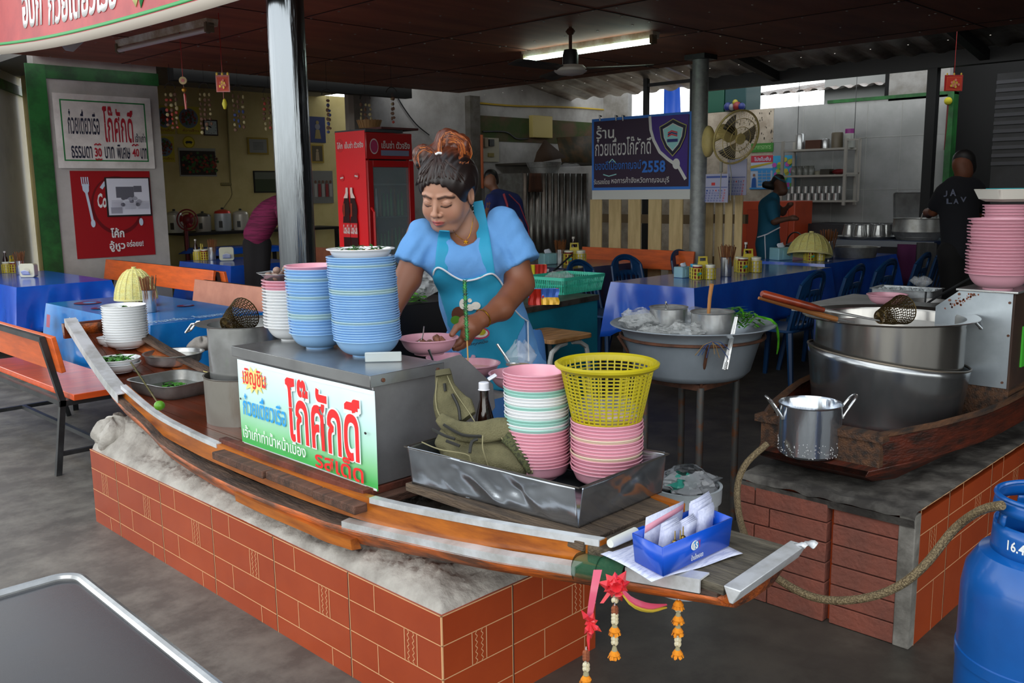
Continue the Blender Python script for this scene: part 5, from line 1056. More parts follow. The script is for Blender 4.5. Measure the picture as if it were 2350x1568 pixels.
# white bucket with a bag
bk = PD(1574, 1120, 2.95); hbk = PD(1574, 1112, 2.95).z; t = thing('white_bucket', 'dirty white plastic bucket holding rubbish bags under the basin stand', 'bucket', (bk.x, bk.y, 0)); Rk2 = 82*2.95/FPX
b = MB(); b.lathe([(0, 0), (Rk2*.82, 0), (Rk2*.9, hbk-.05), (Rk2*.98, hbk-.05), (Rk2, hbk-.004), (Rk2*1.01, hbk), (Rk2*.93, hbk), (Rk2*.86, hbk-.06), (Rk2*.78, .006), (0, .006)], 48); b.build('bucket', mat('dirty white plastic', 'b9c2c8', .5, 0, '9aa2a6', 6), t)
baggy(Rk2*.9, .10, 6, top=.5, am=.3, n=36, k=20).build('rubbish_bag', mat('grey film', '8f9296', .2, alpha=.75, bump=1, bs=25), t, loc=(0, 0, hbk-.05), sharp=20)
baggy(.055, .075, 4, top=.4, am=.3).build('green_bag', mat('green film', '2e8a7a', .25, alpha=.85), t, loc=(-.03, .0, hbk-.03), sharp=20)
# ---------------------------------------------------------------- tables, cloths, benches, chairs and table ware
def rect_ring(x0, x1, y0, y1, n=24):
    P = []
    for (a, b_), (c, d) in (((x0, y0), (x1, y0)), ((x1, y0), (x1, y1)), ((x1, y1), (x0, y1)), ((x0, y1), (x0, y0))):
        for i in range(n): P.append((a+(c-a)*i/n, b_+(d-b_)*i/n))
    return P
def cloth(x0, x1, y0, y1, z, drop, m, lab, seed=0, print_=None, extra=()):
    b = MB(); n = 24; ring = rect_ring(0, x1-x0, 0, y1-y0, n); L = x1-x0; Wd_ = y1-y0; lv = 9
    for k in range(lv+1):
        t = k/lv
        for i, (x, y) in enumerate(ring):
            ci = (i % n)/n; c = max(0, 1-min(ci, 1-ci)*n/3.2); s = x*11+y*9+seed; nx = -1 if x < 1e-6 else (1 if x > L-1e-6 else 0); ny = -1 if y < 1e-6 else (1 if y > Wd_-1e-6 else 0)
            o = .004+t*(.018+.055*c+.012*math.sin(s*2.1)+.008*math.sin(s*4.7+t*3)); zz = z+.004-drop*t*(1+.14*c+.03*math.sin(s*1.3)) if k else z+.004
            b.v.append((x+nx*o, y+ny*o, zz))
    N = len(ring)
    for k in range(lv):
        for i in range(N): b.f.append((k*N+i, (k+1)*N+i, (k+1)*N+(i+1) % N, k*N+(i+1) % N)); b.m.append(0)
    b.f.append(tuple(range(N))); b.m.append(0)
    o = b.build('tablecloth', m, loc=(x0, y0, 0), solid=.0008, sharp=65); tag(o, lab, 'tablecloth', 'plastic cloths on the dining tables')
    return o
def table(lab, x0, x1, y0, y1, z, drop, m, clab, seed=0):
    t = thing('dining_table', lab, 'table', (x0, y0, 0), group='dining tables under plastic cloths'); L, Wd_ = x1-x0, y1-y0
    MB().box(.004, L-.004, .004, Wd_-.004, z-.03, z).build('tabletop', M_steeldull, t)
    for a in (.08, L-.08):
        for c in (.07, Wd_-.07): MB().box(a-.016, a+.016, c-.016, c+.016, 0, z-.03).build('leg', M_black, t)
    cloth(x0, x1, y0, y1, z, drop, m, clab, seed); return t
ZTb = .66
table('table beneath the printed bright blue cloth behind the boat bow', 1.93, 2.56, 4.42, 5.85, ZTb, .40, M_clothlt, 'bright blue printed plastic cloth on the table behind the boat bow', 1)
table('table by the oblique street side wall under a plain blue cloth', 2.14, 2.80, 7.06, 8.45, ZTb, .34, M_clothblue, 'plain blue plastic cloth on the table by the street side wall', 2)
table('table behind the steel column under a royal blue cloth', 4.05, 4.75, 7.52, 8.5, ZTb, .36, M_clothblue, 'royal blue plastic cloth on the table in front of the yellow room', 3)
table('small far table with a bare blue top in the yellow room', 4.65, 5.5, 9.0, 9.55, .72, .06, M_clothblue, 'short blue cloth on the far table in the yellow room', 4)
table('first table of the long row behind the basin stand', 4.98, 6.9, 3.28, 3.95, ZTb, .33, M_clothblue, 'shiny blue cloth on the first table of the row behind the basin', 5)
table('second table of the long row, beneath the wicker cover', 7.12, 8.55, 3.44, 4.1, ZTb+.005, .36, M_clothblue, 'blue cloth on the second table of the row, under the wicker cover', 6)
table('table beside the turquoise cabinet in front of the pallet fence', 5.62, 6.5, 4.85, 5.75, ZTb, .36, mat('grey violet plastic cloth', '3a3c58', .25, 0, '45425a', 4, coat=.4), 'grey violet plastic cloth on the table before the pallet fence', 7)
# print on the bright cloth
b = Panel((1.93, 4.42, ZTb+.0065), (.63, 0, 0), (0, 1.43, 0)); b.step = .0004; rr = random.Random(4)
b.text('ความสดชื่น... ดื่มเนสกาแฟ เพราะ', .02, .03, .99, .105, 0, .015)
for cu, cv, ru, rv in ((.25, .85, .12, .06), (.4, .55, .10, .035), (.75, .42, .08, .03), (.15, .62, .07, .03)): b.ell(cu, cv, ru, rv, 1, 20, 20, 340); b.ell(cu+.02, cv, ru*.5, rv*.5, 2)
o = b.build('printed_pattern', [mat('faded print white', 'a9c8de', .4), mat('print maroon', '6a2448', .35), mat('print light blue', '3f8fd0', .35)]); o.parent = [q for q in SC.objects if q.name.startswith('tablecloth')][0]; o.matrix_parent_inverse = Matrix.Translation((-1.93, -4.42, 0))
b = Panel((1.93-.012, 5.83, ZTb+.001), (0, -1.40, 0), (-.0, 0, .37)); b.k = 6; b.o = Vector((1.922, 5.83, ZTb-.38)); b.x = Vector((0, -1.4, 0)); b.y = Vector((.0, 0, .37)); b.n = Vector((-1, 0, 0)); b.curve = lambda u, v: .03+(.05*(1-v))
b.text('ดื่มง่าย... รู้สึกสดชื่น', .30, .76, .86, .93, 0, .02); b.rect(.08, .7, .12, .9, 1); b.ell(.13, .45, .035, .11, 2); b.ell(.13, .45, .028, .08, 0); b.ell(.13, .26, .04, .12, 0); b.ell(.13, .26, .03, .09, 2)
o = b.build('printed_pattern', [MATS['faded print white'], mat('print red', 'a03058', .4), mat('print navy', '123a9a', .35)]); o.parent = [q for q in SC.objects if q.name.startswith('tablecloth')][0]; o.matrix_parent_inverse = Matrix.Translation((-1.93, -4.42, 0))
def bench(lab, x, y0, y1, sgn=1, back=True, boardm=None, zs=.385, bh=.72, w=.34, seatm=None):
    """seat runs along y; backrest on the low-x side for sgn=1"""
    t = thing('bench', lab, 'bench', (x, y0, 0), rz=0 if sgn > 0 else math.pi, group='orange slat benches with black frames'); L = y1-y0
    if sgn < 0: t.location = (x, y1, 0)
    bm = boardm or M_benchy; MB().box(.03, w, -.03, L+.03, zs-.03, zs).build('seat', seatm or M_bench, t, bevel=.003)
    for yy in (.03, L-.03):
        b = MB(); b.bar((-.05, yy, 0), (.0, yy, zs-.03), .026, .026, up=(0, 1, 0)); b.build('leg', M_black, t); b = MB(); b.bar((w+.09, yy, 0), (w+.01, yy, zs-.03), .026, .026, up=(0, 1, 0)); b.build('leg', M_black, t)
    b = MB()
    for yy in (.03, L-.03): b.bar((-.02, yy, zs-.045), (w+.02, yy, zs-.045), .026, .026); b.bar((-.035, yy, .10), (w+.075, yy, .10), .02, .02)
    b.bar((0, 0.03, zs-.045), (0, L-.03, zs-.045), .024, .024); b.bar((w, 0.03, zs-.045), (w, L-.03, zs-.045), .024, .024); b.bar((w*.55, .03, .10), (w*.55, L-.03, .10), .022, .022)
    if back:
        for yy in (.03, L-.03): b.bar((0, yy, zs-.04), (-.065, yy, bh-.01), .026, .026, up=(0, 1, 0))
        b.bar((-.065, .02, bh-.012), (-.065, L-.02, bh-.012), .024, .024)
    b.build('frame', M_black, t)
    if back: b = MB(); b.hexa([(-.018, -.045, bh-.17), (.004, -.045, bh-.165), (.004, L+.045, bh-.165), (-.018, L+.045, bh-.17)], [(-.05, -.045, bh+.0), (-.028, -.045, bh+.005), (-.028, L+.045, bh+.005), (-.05, L+.045, bh+.0)]); b.build('backrest', bm, t, bevel=.003)
    return t
bench('orange bench with a black steel frame nearest the boat bow, by the bright cloth table', 1.495, 4.42, 5.68, 1, bh=.665)
e0, e1 = PZ(240, 597, .74), PZ(402, 628, .74); bench('orange backed bench between the wall sign and the wicker cover', e0.x+.0, e1.y, e0.y, -1, bh=.74, w=.25)
bench('orange bench set back to back with the one below the wall sign', e0.x+.13, e1.y-.05, e0.y-.1, 1, bh=.73)
e0, e1 = PZ(458, 646, .72), PZ(592, 668, .72); bench('bench with a pale faded backrest board behind the bright cloth table', e0.x-.04, e1.y-.5, e0.y, -1, bh=.73, boardm=M_benchpale, w=.22)
bench('orange bench back to back with the pale faded one', e0.x+.09, e1.y-.3, e0.y-.25, 1, bh=.72)
e0 = PX(1340, 568, 6.72); e1 = PX(1553, 590, 6.55); bench('wide orange bench back standing against the pallet fence', 6.72, e1.y, e0.y, -1, bh=e0.z, w=.18)
bench('short orange bench glimpsed behind the steel column', 5.3, 7.2, 8.1, -1, bh=.74, boardm=M_benchpale)
# blue moulded chairs
def chair_parts():
    t = thing('plastic_chair', 'x', 'chair', (0, 0, 0)); b = MB(); zs = .38
    b.rbox(-.19, .19, -.19, .19, zs-.012, zs+.006, .05); b.build('seat', M_chair, t, bevel=.004)
    for sx in (-1, 1):
        for sy in (-1, 1): MB().tube([(sx*.16, sy*.16, zs-.01), (sx*.21, sy*.21, 0)], [.022, .016], 6).build('leg', M_chair, t)
    b = MB()
    def bf(u, v): a = -.95+1.9*u; wv = .20-.02*v; z = zs+.30*v**.9+.10*(1-(2*u-1)**2)*max(0, (v-.5))*2*.8; return (wv*math.sin(a)*1.05, -.10-.10*math.cos(a)*.95-.07*v, z)
    nu, nv = 23, 12; g = MB(); g.grid(bf, nu, nv); keep = []
    for q in g.f:
        cx = sum(q[i] % nu for i in range(4))/4/(nu-1); cy = sum(q[i]//nu for i in range(4))/4/(nv-1)
        slot = (.12 < cy < .66 and .1 < cx < .9 and int(cx*16) % 2 == 0) or (.74 < cy < .90 and .34 < cx < .66)
        if not slot: keep.append(q)
    g.f = keep; g.m = [0]*len(keep); g.build('backrest', M_chair, t, solid=.008, sharp=60)
    b = MB(); b.tube([bf(i/20, 1) for i in range(21)], .011, 6)
    for u in (0, 1): b.tube([bf(u, v) for v in (0, .3, .6, 1)], .012, 6)
    b.build('back_frame', M_chair, t); return t
ch0 = chair_parts(); first = True
for x, y, rz, lab in ((5.55, 2.98, 0, 'blue plastic chair pulled up first in the row, just past the greens'), (6.15, 2.98, .05, 'second blue plastic chair along the near side of the long row'), (6.75, 3.0, -.05, 'third blue plastic chair along the near side of the long row'), (7.55, 3.05, .05, 'dark blue chair at the second table, below the wicker cover'), (8.35, 3.15, -.1, 'last dark blue chair, at the far end of the second table'), (5.35, 4.32, math.pi, 'blue chair across the row, its back against the grey violet cloth'), (5.95, 4.38, math.pi-.2, 'blue chair with an oval grip hole in front of the orange bench back'), (6.75, 4.35, math.pi, 'blue chair at the foot of the grey steel pole')):
    if first: ch0.location = (x, y, 0); ch0.rotation_euler = (0, 0, rz); ch0['label'] = lab; ch0['group'] = 'blue plastic chairs'; first = False
    else: dup(ch0, (x, y, 0), rz, lab, 'blue plastic chairs')
# ---- table ware prototypes
def chopholder(lab, p, s=1.0):
    t = thing('chopstick_holder', lab, 'chopstick holder', p[:], group='chopstick holders'); t.scale = (s, s, s)
    b = MB(); b.lathe([(0, 0), (.034, 0), (.035, .003), (.035, .118), (.037, .12), (.034, .121), (.033, .006), (0, .005)], 32); b.build('tube', M_steel, t)
    b = MB(); rr = random.Random(int(p[0]*100))
    for i in range(34): a, r = rr.uniform(0, 6.28), .028*math.sqrt(rr.random()); q = Vector((r*math.cos(a), r*math.sin(a), .03)); e = q*1.0+Vector((r*1.1*math.cos(a), r*1.1*math.sin(a), .15+.02*rr.random())); b.cyl(q[:], e[:], .0024, 5)
    b.build('chopsticks', M_chop, t); return t
def caddy(lab, p, rz=0, kind=0, s=1.0):
    t = thing('condiment_caddy', lab, 'condiment caddy', p[:], rz=rz, group='yellow condiment caddies'); t.scale = (s, s, s); b = MB(); h = .075
    cs = [(-.045, -.035), (.045, -.035), (-.045, .035), (.045, .035)]
    for cx, cy in cs:
        for z in (.002, .026, .05, h): b.lathe([(.037, z), (.040, z), (.040, z+.005), (.037, z+.005), (.037, z)], 16, (cx, cy, 0))
        for i in range(10): a = 2*math.pi*i/10; b.bar((cx+.0385*math.cos(a), cy+.0385*math.sin(a), 0), (cx+.0385*math.cos(a), cy+.0385*math.sin(a), h), .009, .003, up=(math.cos(a), math.sin(a), 0))
        b.lathe([(0, .001), (.038, .001), (.038, .004), (0, .004)], 16, (cx, cy, 0))
    b.box(-.05, .05, -.006, .006, .0, h); b.build('rack', M_yel, t)
    b = MB(); b.prism([(-.045, -.004), (.045, -.004), (.045, .004), (-.045, .004)], .05, .06); b.hexa([(-.045, -.005, .06), (.045, -.005, .06), (.045, .005, .06), (-.045, .005, .06)], [(-.032, -.004, .125), (.032, -.004, .125), (.032, .004, .125), (-.032, .004, .125)])
    b.box(-.032, -.022, -.004, .004, .12, .155); b.box(.022, .032, -.004, .004, .12, .155); b.rbox(-.032, .032, -.004, .004, .148, .158, .002); b.build('handle', M_yel, t)
    cols_ = [('jar of chilli', '7a1c0c'), ('jar of sugar', 'd8d2c4'), ('cup', '2e8fc0' if kind == 1 else 'cfc08a'), ('jar of vinegar', '8c2a14')]
    for (cx, cy), (nm, c) in zip(cs, cols_):
        b = MB(); b.lathe([(0, .005), (.031, .005), (.033, .08), (.033, .092), (0, .094)], 18); o = b.build('jar', mat('jar '+c, c, .3), t, loc=(cx, cy, 0)); MB().lathe([(0, .0), (.034, 0), (.034, .01), (0, .012)], 18).build('lid', mat('lid '+c, c if kind == 1 and 'cup' == nm else 'b9b3a2', .4), o, loc=(0, 0, .092))
    b = Panel((-.06, -.0752, .02), (.04, 0, 0), (0, 0, .04)); b.ell(.35, .45, .3, .3, 0); b.ell(.65, .6, .2, .2, 1); b.build('printed_fruit', [mat('print green', '4f9a30', .5), mat('print aqua', '2f9ab0', .5)], t)
    if kind != 1: b = MB(); b.lathe([(0, 0), (.022, 0), (.024, .01), (.024, .12), (.010, .16), (.009, .185), (0, .185)], 18); b.lathe([(.0, .185), (.0115, .185), (.0115, .20), (0, .2)], 14, m=1); b.build('sauce_bottle', [mat('dark fish sauce', '2a1008', .1, coat=.5), M_greendk if kind == 2 else mat('pale cap', 'c8c4bc', .5)], t, loc=(.0, .06, .0))
    return t
def napkin(lab, p, rz, col, box=True, s=1.0):
    t = thing('napkin_dispenser', lab, 'napkin dispenser', p[:], rz=rz, group='napkin dispensers'); t.scale = (s, s, s); m = mat('dispenser '+col, col, .4)
    if box: MB().rbox(-.065, .065, -.05, .05, 0, .085, .008).build('case', m, t, bevel=.004); MB().rbox(-.03, .03, -.054, -.05, .008, .07, .004).build('front_flap', m, t)
    else:
        b = MB(); q = rrect(-.055, .055, .0, .105, .018, 5); n = len(q); b.add([(x, -.035, z) for x, z in q]+[(x*.96, .035, z*.96) for x, z in q], [tuple(range(n))[::-1], tuple(range(n, 2*n))]+[(i, (i+1) % n, n+(i+1) % n, n+i) for i in range(n)]); b.build('case', m, t, bevel=.004); b = MB(); b.lathe([(0, 0), (.020, .0), (.022, .003), (0, .003)], 20); b.build('round_badge', mat('badge', 'c2bfae', .5), t, loc=(0, -.036, .05), rot=(math.pi/2, 0, 0))
    b = MB(); b.grid(lambda u, v: (-.03+.06*u, .0+.02*math.sin(u*5+v*3)*v if box else -.045-.03*v, (.083 if box else .02)+.04*v*(1-.5*abs(u-.5)) ), 8, 6); b.build('napkin', M_paper, t, solid=.0004); return t
def wicker(lab, p, s=1.0, tilt=(0, 0, 0), arch=1.0, R=.12, H=.15):
    t = thing('food_cover', lab, 'food cover', p[:], group='woven plastic food covers', rot=tilt); t.scale = (s, s, s); b = MB()
    def pr(v): return R*(1-.0*v)*math.cos(min(v, .999)*math.pi/2)**.42*arch, H*v**1.15 if v < 1 else H
    n, k = 60, 22
    def f(u, v): r, z = pr(v); a = u*2*math.pi; w_ = .0014*((1 if int(u*n+.5) % 5 == 0 else 0)); return ((r+w_)*math.cos(a), (r+w_)*math.sin(a), z)
    b.grid(f, n, k, cu=True); bb_ = b.build('dome', mat('woven straw plastic', 'c6bd78', .6, 0, 'b0a65e', 40, bump=.8, bs=180), t, sharp=50)
    b = MB()
    for j in range(1, k-3, 1): r, z = pr(j/(k-1)); b.lathe([(r+.0012, z-.0012), (r+.0026, z), (r+.0012, z+.0012)], 48)
    for i in range(18): a = 2*math.pi*i/18; b.tube([((pr(v)[0]+.0026)*math.cos(a), (pr(v)[0]+.0026)*math.sin(a), pr(v)[1]) for v in np.linspace(0, .97, 10)], .0022, 4)
    b.lathe([(R-.003, -.004), (R+.005, -.004), (R+.005, .006), (R-.003, .006), (R-.003, -.004)], 48); b.lathe([(0, H), (.012, H), (.014, H+.008), (0, H+.01)], 14); b.build('ribs', M_paleyel, t); return t
Z1 = ZTb+.0055
# bright cloth table
p = PZ(345, 716, Z1); chopholder('tall steel holder of wooden chopsticks beside the pale wicker cover', p, 1.0)
p = PZ(318, 706, Z1); caddy('yellow caddy almost hidden below the pale wicker cover', Vector((p.x+.02, p.y+.06, Z1)), .8, 0, .8); wicker('tall pale yellow woven cover on the bright blue printed cloth', Vector((p.x+.02, p.y+.07, Z1+.045)), 1.0, (0, 0, .3), R=.115, H=.175)
# street side table
p = PZ(30, 625, Z1); caddy('yellow caddy with a sauce bottle by the street side wall', p, .8, 0, .9); p = PZ(48, 630, Z1); chopholder('chopstick holder between the caddy and the cream dispenser', p, .95); p = PZ(68, 636, Z1); napkin('cream napkin dispenser with a napkin pulled out at the street side wall', p, -.75, 'cfcdb4', False, 1.05)
# royal blue table
p = PZ(465, 596, Z1); caddy('yellow caddy with a dark bottle before the yellow room', p, .8, 0, 1.0); p = PZ(487, 597, Z1); chopholder('chopstick holder on the royal blue cloth before the yellow room', p, 1.05); p = PZ(521, 598, Z1); napkin('cream napkin dispenser on the royal blue cloth', p, -.5, 'cdccb2', False, 1.25)
# grey violet table
p = PZ(1258, 606, Z1); napkin('pale aqua napkin box on the grey violet cloth', p, -.3, '8fc0c6', True, 1.1); p = PZ(1286, 606, Z1); chopholder('printed chopstick holder behind the turquoise basket', p, 1.05); p = PZ(1318, 606, Z1); caddy('yellow caddy with a capped bottle on the grey violet cloth', p, -.75, 0, 1.15)
# long row
p = PZ(1612, 640, Z1); caddy('yellow caddy with a bright blue cup at the middle of the first table', p, -.75, 1, 1.0); napkin('pale blue napkin box half hidden behind the caddy with the blue cup', Vector((p.x+.02, p.y+.17, Z1)), -.2, '90bcc8', True, .9)
p = PZ(1666, 634, Z1); chopholder('shiny chopstick holder between two yellow caddies', p, 1.15); p = PZ(1716, 624, Z1); caddy('yellow caddy with a steel sugar shaker at the end of the first table', p, -.75, 0, 1.1)
Z2 = ZTb+.0105
p = PZ(1792, 596, Z2); napkin('light blue napkin box beside the tilted wicker cover', p, -.35, '86b8c4', True, 1.25); p = PZ(1868, 598, Z2); caddy('pair of yellow tubs under the tilted wicker cover', p, -.75, 0, .95); wicker('tilted woven food cover with a folded cloth on top at the second table', Vector((p.x-.04, p.y+.02, Z2+.05)), 1.45, (.0, .22, .3), R=.125, H=.13)
p = PZ(1900, 594, Z2); chopholder('chopstick holder beside the tilted wicker cover', p, 1.3)
p = PZ(1962, 590, Z2); t = thing('steel_basin', 'wide low steel basin at the end of the second table', 'basin', p[:]); MB().lathe([(0, 0), (.17, 0), (.20, .09), (.21, .092), (.19, .09), (.165, .006), (0, .004)], 44).build('basin', M_steeldull, t)
# stool and turquoise cabinet with its baskets
p0, p1 = PZ(1262, 783, .58), PZ(1351, 768, .58); t = thing('stool', 'small stool with a wooden seat and bent white tube legs behind the yellow basket', 'stool', (p0.x+.04, p0.y+.14, 0)); MB().rbox(-.03, .28, -.15, .17, .56, .582, .03).build('seat', mat('worn wood seat', 'a87c50', .5, 0, '7f5a34', 6, stretch=(1, 6, 1)), t, bevel=.003)
for sx, sy in ((0, -.12), (.25, -.12), (0, .14), (.25, .14)):
    ox = .05 if sx > .1 else -.05; MB().tube(lerp_list([(sx+(-.10 if sx > .1 else .10), sy, .55), (sx, sy, .52), (sx+ox*.5, sy, .38), (sx+ox, sy, 0)], 12), .0125, 8).build('leg', mat('white tube', 'b9bcba', .4), t)
CX0, CY0 = PZ(1370, 677, .75), PZ(1235, 705, .75); cz = .70
k0 = PZ(1371, 676, cz); k1 = PZ(1150, 716, cz); dvc = (k1-k0); nv_ = Vector((-dvc.y, dvc.x, 0)).normalized()*-1
if nv_.dot(Vector((_f.x, _f.y, 0))) < 0: nv_ = -nv_
ex = PZ(1368, 640, cz); t = thing('turquoise_cabinet', 'turquoise painted cabinet with a metal edged top next to the woman', 'cabinet', (0, 0, 0)); w_ = nv_*.50
b = MB(); b.hexa([(k0.x, k0.y, 0), (k1.x, k1.y, 0), (k1.x+w_.x, k1.y+w_.y, 0), (k0.x+w_.x, k0.y+w_.y, 0)], [(k0.x, k0.y, cz-.03), (k1.x, k1.y, cz-.03), (k1.x+w_.x, k1.y+w_.y, cz-.03), (k0.x+w_.x, k0.y+w_.y, cz-.03)]); b.build('body', mat('turquoise paint', '157a92', .45, 0, '126c82', 4), t)
e_ = nv_*-.012; b = MB(); b.hexa([(k0.x+e_.x, k0.y+e_.y, cz-.03), (k1.x+e_.x, k1.y+e_.y, cz-.03), (k1.x+w_.x, k1.y+w_.y, cz-.03), (k0.x+w_.x, k0.y+w_.y, cz-.03)], [(k0.x+e_.x, k0.y+e_.y, cz), (k1.x+e_.x, k1.y+e_.y, cz), (k1.x+w_.x, k1.y+w_.y, cz), (k0.x+w_.x, k0.y+w_.y, cz)]); b.build('metal_edged_top', mat('worn metal edge', '6a655e', .45, .7, '4a453e', 12), t)
p = PZ(1283, 672, cz); t = thing('turquoise_basket', 'slotted turquoise plastic basket holding a clear bag on the cabinet', 'basket', (p.x+.10, p.y+.04, cz), rz=math.radians(2)); b = MB(); L_, W2, Hb = .40, .30, .095
b.rbox(-L_/2+.02, L_/2-.02, -W2/2+.02, W2/2-.02, 0, .004, .02)
for s in range(4):
    n_ = 26 if s % 2 == 0 else 20
    for i in range(n_):
        u = (i+.5)/n_*2-1
        if s == 0: a, c = (u*(L_/2-.02), -W2/2+.015), (u*L_/2, -W2/2)
        elif s == 2: a, c = (u*(L_/2-.02), W2/2-.015), (u*L_/2, W2/2)
        elif s == 1: a, c = (L_/2-.015, u*(W2/2-.02)), (L_/2, u*W2/2)
        else: a, c = (-L_/2+.015, u*(W2/2-.02)), (-L_/2, u*W2/2)
        b.bar((a[0], a[1], 0), (c[0], c[1], Hb), .006, .004, up=(0, 0, 1) if 0 else (1, 0, 0) if s % 2 else (0, 1, 0))
for z, g, h in ((.0, .016, .014), (.048, .008, .008), (Hb-.014, -.004, .018)):
    o_ = MB(); q = rrect(-L_/2+g, L_/2-g, -W2/2+g, W2/2-g, .02, 4); n = len(q); q2 = rrect(-L_/2+g+.005, L_/2-g-.005, -W2/2+g+.005, W2/2-g-.005, .018, 4)
    b.add([(x, y, z) for x, y in q]+[(x, y, z+h) for x, y in q]+[(x, y, z+h) for x, y in q2]+[(x, y, z) for x, y in q2], [(k*n+i, k*n+(i+1) % n, ((k+1) % 4)*n+(i+1) % n, ((k+1) % 4)*n+i) for k in range(4) for i in range(n)])
b.build('slotted_body', M_tealpl, t); baggy(.09, .09, 12, top=.5, am=.25, n=34, k=18).build('clear_bag', M_glass, t, loc=(-.05, .0, .03), sharp=20)
for lab, px, py, cols_, sz in (('red and yellow snack packet leaning on the turquoise basket', 1248, 700, ('b0281c', 'd8a82c', '3f6ac0'), (.16, .04, .085)), ('upright yellow and black striped packet behind the basket', 1232, 664, ('c8b82c', '1c1c1c', 'b02a20'), (.12, .04, .15))):
    p = PZ(px, py, cz); t = thing('snack_packet', lab, 'packet', (p.x, p.y, cz), rz=-.75); b = MB(); b.grid(lambda u, v: (sz[0]*(u-.5)*(1+.05*math.sin(v*9)), .012*math.sin(u*3.14)*math.sin(v*3.14)+.003*math.sin(u*30), sz[2]*v), 20, 12); b.grid(lambda u, v: (sz[0]*(u-.5), sz[1]*.6-.012*math.sin(u*3.14)*math.sin(v*3.14), sz[2]*v), 12, 8, 0)
    b.m = [(0 if (i % 19) < 8 else (1 if (i//19) < 5 else 2)) for i in range(len(b.f))]; b.build('packet', [mat('foil '+c, c, .3, .2) for c in cols_], t)
# black chest behind the woman with greens and a bag
p0 = PD(905, 716, 3.55); p1 = PD(1045, 676, 3.75); zt_ = (p0.z+p1.z)/2; bx = Vector((p0.x, p0.y, 0)); e1_ = Vector((p1.x-p0.x, p1.y-p0.y, 0)); nn_ = Vector((-e1_.y, e1_.x, 0)).normalized()
if nn_.dot(_f) < 0: nn_ = -nn_
t = thing('black_chest', 'black topped chest behind the woman with chopped greens on it', 'chest', (0, 0, 0)); a_ = bx-e1_*.45; c_ = bx+e1_*1.2; w_ = nn_*.45
b = MB(); b.hexa([(a_.x, a_.y, 0), (c_.x, c_.y, 0), (c_.x+w_.x, c_.y+w_.y, 0), (a_.x+w_.x, a_.y+w_.y, 0)], [(a_.x, a_.y, zt_), (c_.x, c_.y, zt_), (c_.x+w_.x, c_.y+w_.y, zt_), (a_.x+w_.x, a_.y+w_.y, zt_)]); b.build('body', mat('black chest', '161618', .4), t, bevel=.004)
g_ = PD(932, 700, 3.66); t = thing('chopped_greens', 'small mound of chopped greens on the black chest behind the blue bowls', 'vegetables', (g_.x, g_.y, zt_)); leaves(120, .075, .004, mat('bright herbs', '4f9422', .45, 0, '35701a', 30), t, 'greens', .018, 3, h=.035)
g_ = PD(972, 690, 3.78); t = thing('plastic_bag', 'large crumpled clear plastic bag on the black chest behind the woman', 'bag', (g_.x, g_.y, zt_)); baggy(.11, .14, 9, top=.55, am=.3, n=40, k=22).build('film', M_glass, t, sharp=20)
# steel topped foreground table
fz_ = .66; q = [PZ(160, 1322, fz_), PZ(462, 1568, fz_), PZ(0, 1362, fz_)]; cA = q[0]; t = thing('steel_table', 'dark steel topped table with a rolled rim cut by the picture corner', 'table', (0, 0, 0))
d1 = (q[1]-cA); d1.z = 0; d2_ = (q[2]-cA); d2_.z = 0; d1n = d1.normalized(); d2n = (d2_-d1n*d2_.dot(d1n)).normalized(); o_ = cA-d1n*.01-d2n*.01; r_ = .03
def tp_(a, c, z): p = o_+d1n*a+d2n*c; return (p.x, p.y, z)
ring = rrect(0, 1.2, 0, .62, .035, 8); b = MB(); n = len(ring); b.add([tp_(a, c, fz_-.004) for a, c in ring]+[tp_(a, c, fz_-.02) for a, c in ring], [tuple(range(n)), tuple(range(n, 2*n))]+[(i, (i+1) % n, n+(i+1) % n, n+i) for i in range(n)]); b.build('tabletop', mat('smeared dark steel', '34363c', .22, .7, '3c3634', 2, (.3, .7), bump=.02, bs=8), t)
b = MB(); b.tube([tp_(a, c, fz_-.004) for a, c in rrect(-.002, 1.202, -.002, .622, .04, 8)], .0095, 10, closed=True); b.build('rolled_rim', M_steel, t)
for a, c in ((.08, .08), (1.12, .08), (1.12, .54), (.08, .54)): b = MB(); b.cyl(tp_(a, c, 0), tp_(a, c, fz_-.02), .014, 12); b.build('leg', M_steel, t)
# ---------------------------------------------------------------- columns, lamps and things hung overhead
c0, c1 = PD(655, 0, 4.3), PD(684, 600, 4.3); cx_, cy_ = 2.42, 3.84; q = PD(682, 560, 4.3); cx_, cy_ = q.x, q.y; Rcol = 41*4.3/FPX
t = thing('steel_column', 'tall mirror bright stainless steel column behind the bowl stacks', 'column', (cx_, cy_, 0))
M_mirror = mat('mirror steel sheet', '7a7f84', .18, 1, bump=.6, bs=6, stretch=(7, 7, .25))
MB().lathe([(Rcol, .02), (Rcol, .93)], 64).build('lower_sleeve', M_mirror, t); MB().lathe([(Rcol*1.0, .93), (Rcol, CH)], 64).build('upper_sleeve', M_mirror, t); MB().lathe([(Rcol+.02, 0), (Rcol+.02, .02), (Rcol, .03)], 48).build('base_ring', M_steeldull, t)
b = MB()
for i in range(3): a = math.atan2(CO.y-cy_, CO.x-cx_)+(-.25+i*.12); b.sph((Rcol*math.cos(a), Rcol*math.sin(a), .90), .004, 8)
b.cyl((0, 0, .925), (0, 0, .932), Rcol+.001, 64); b.build('seam_band', M_steeldull, t)
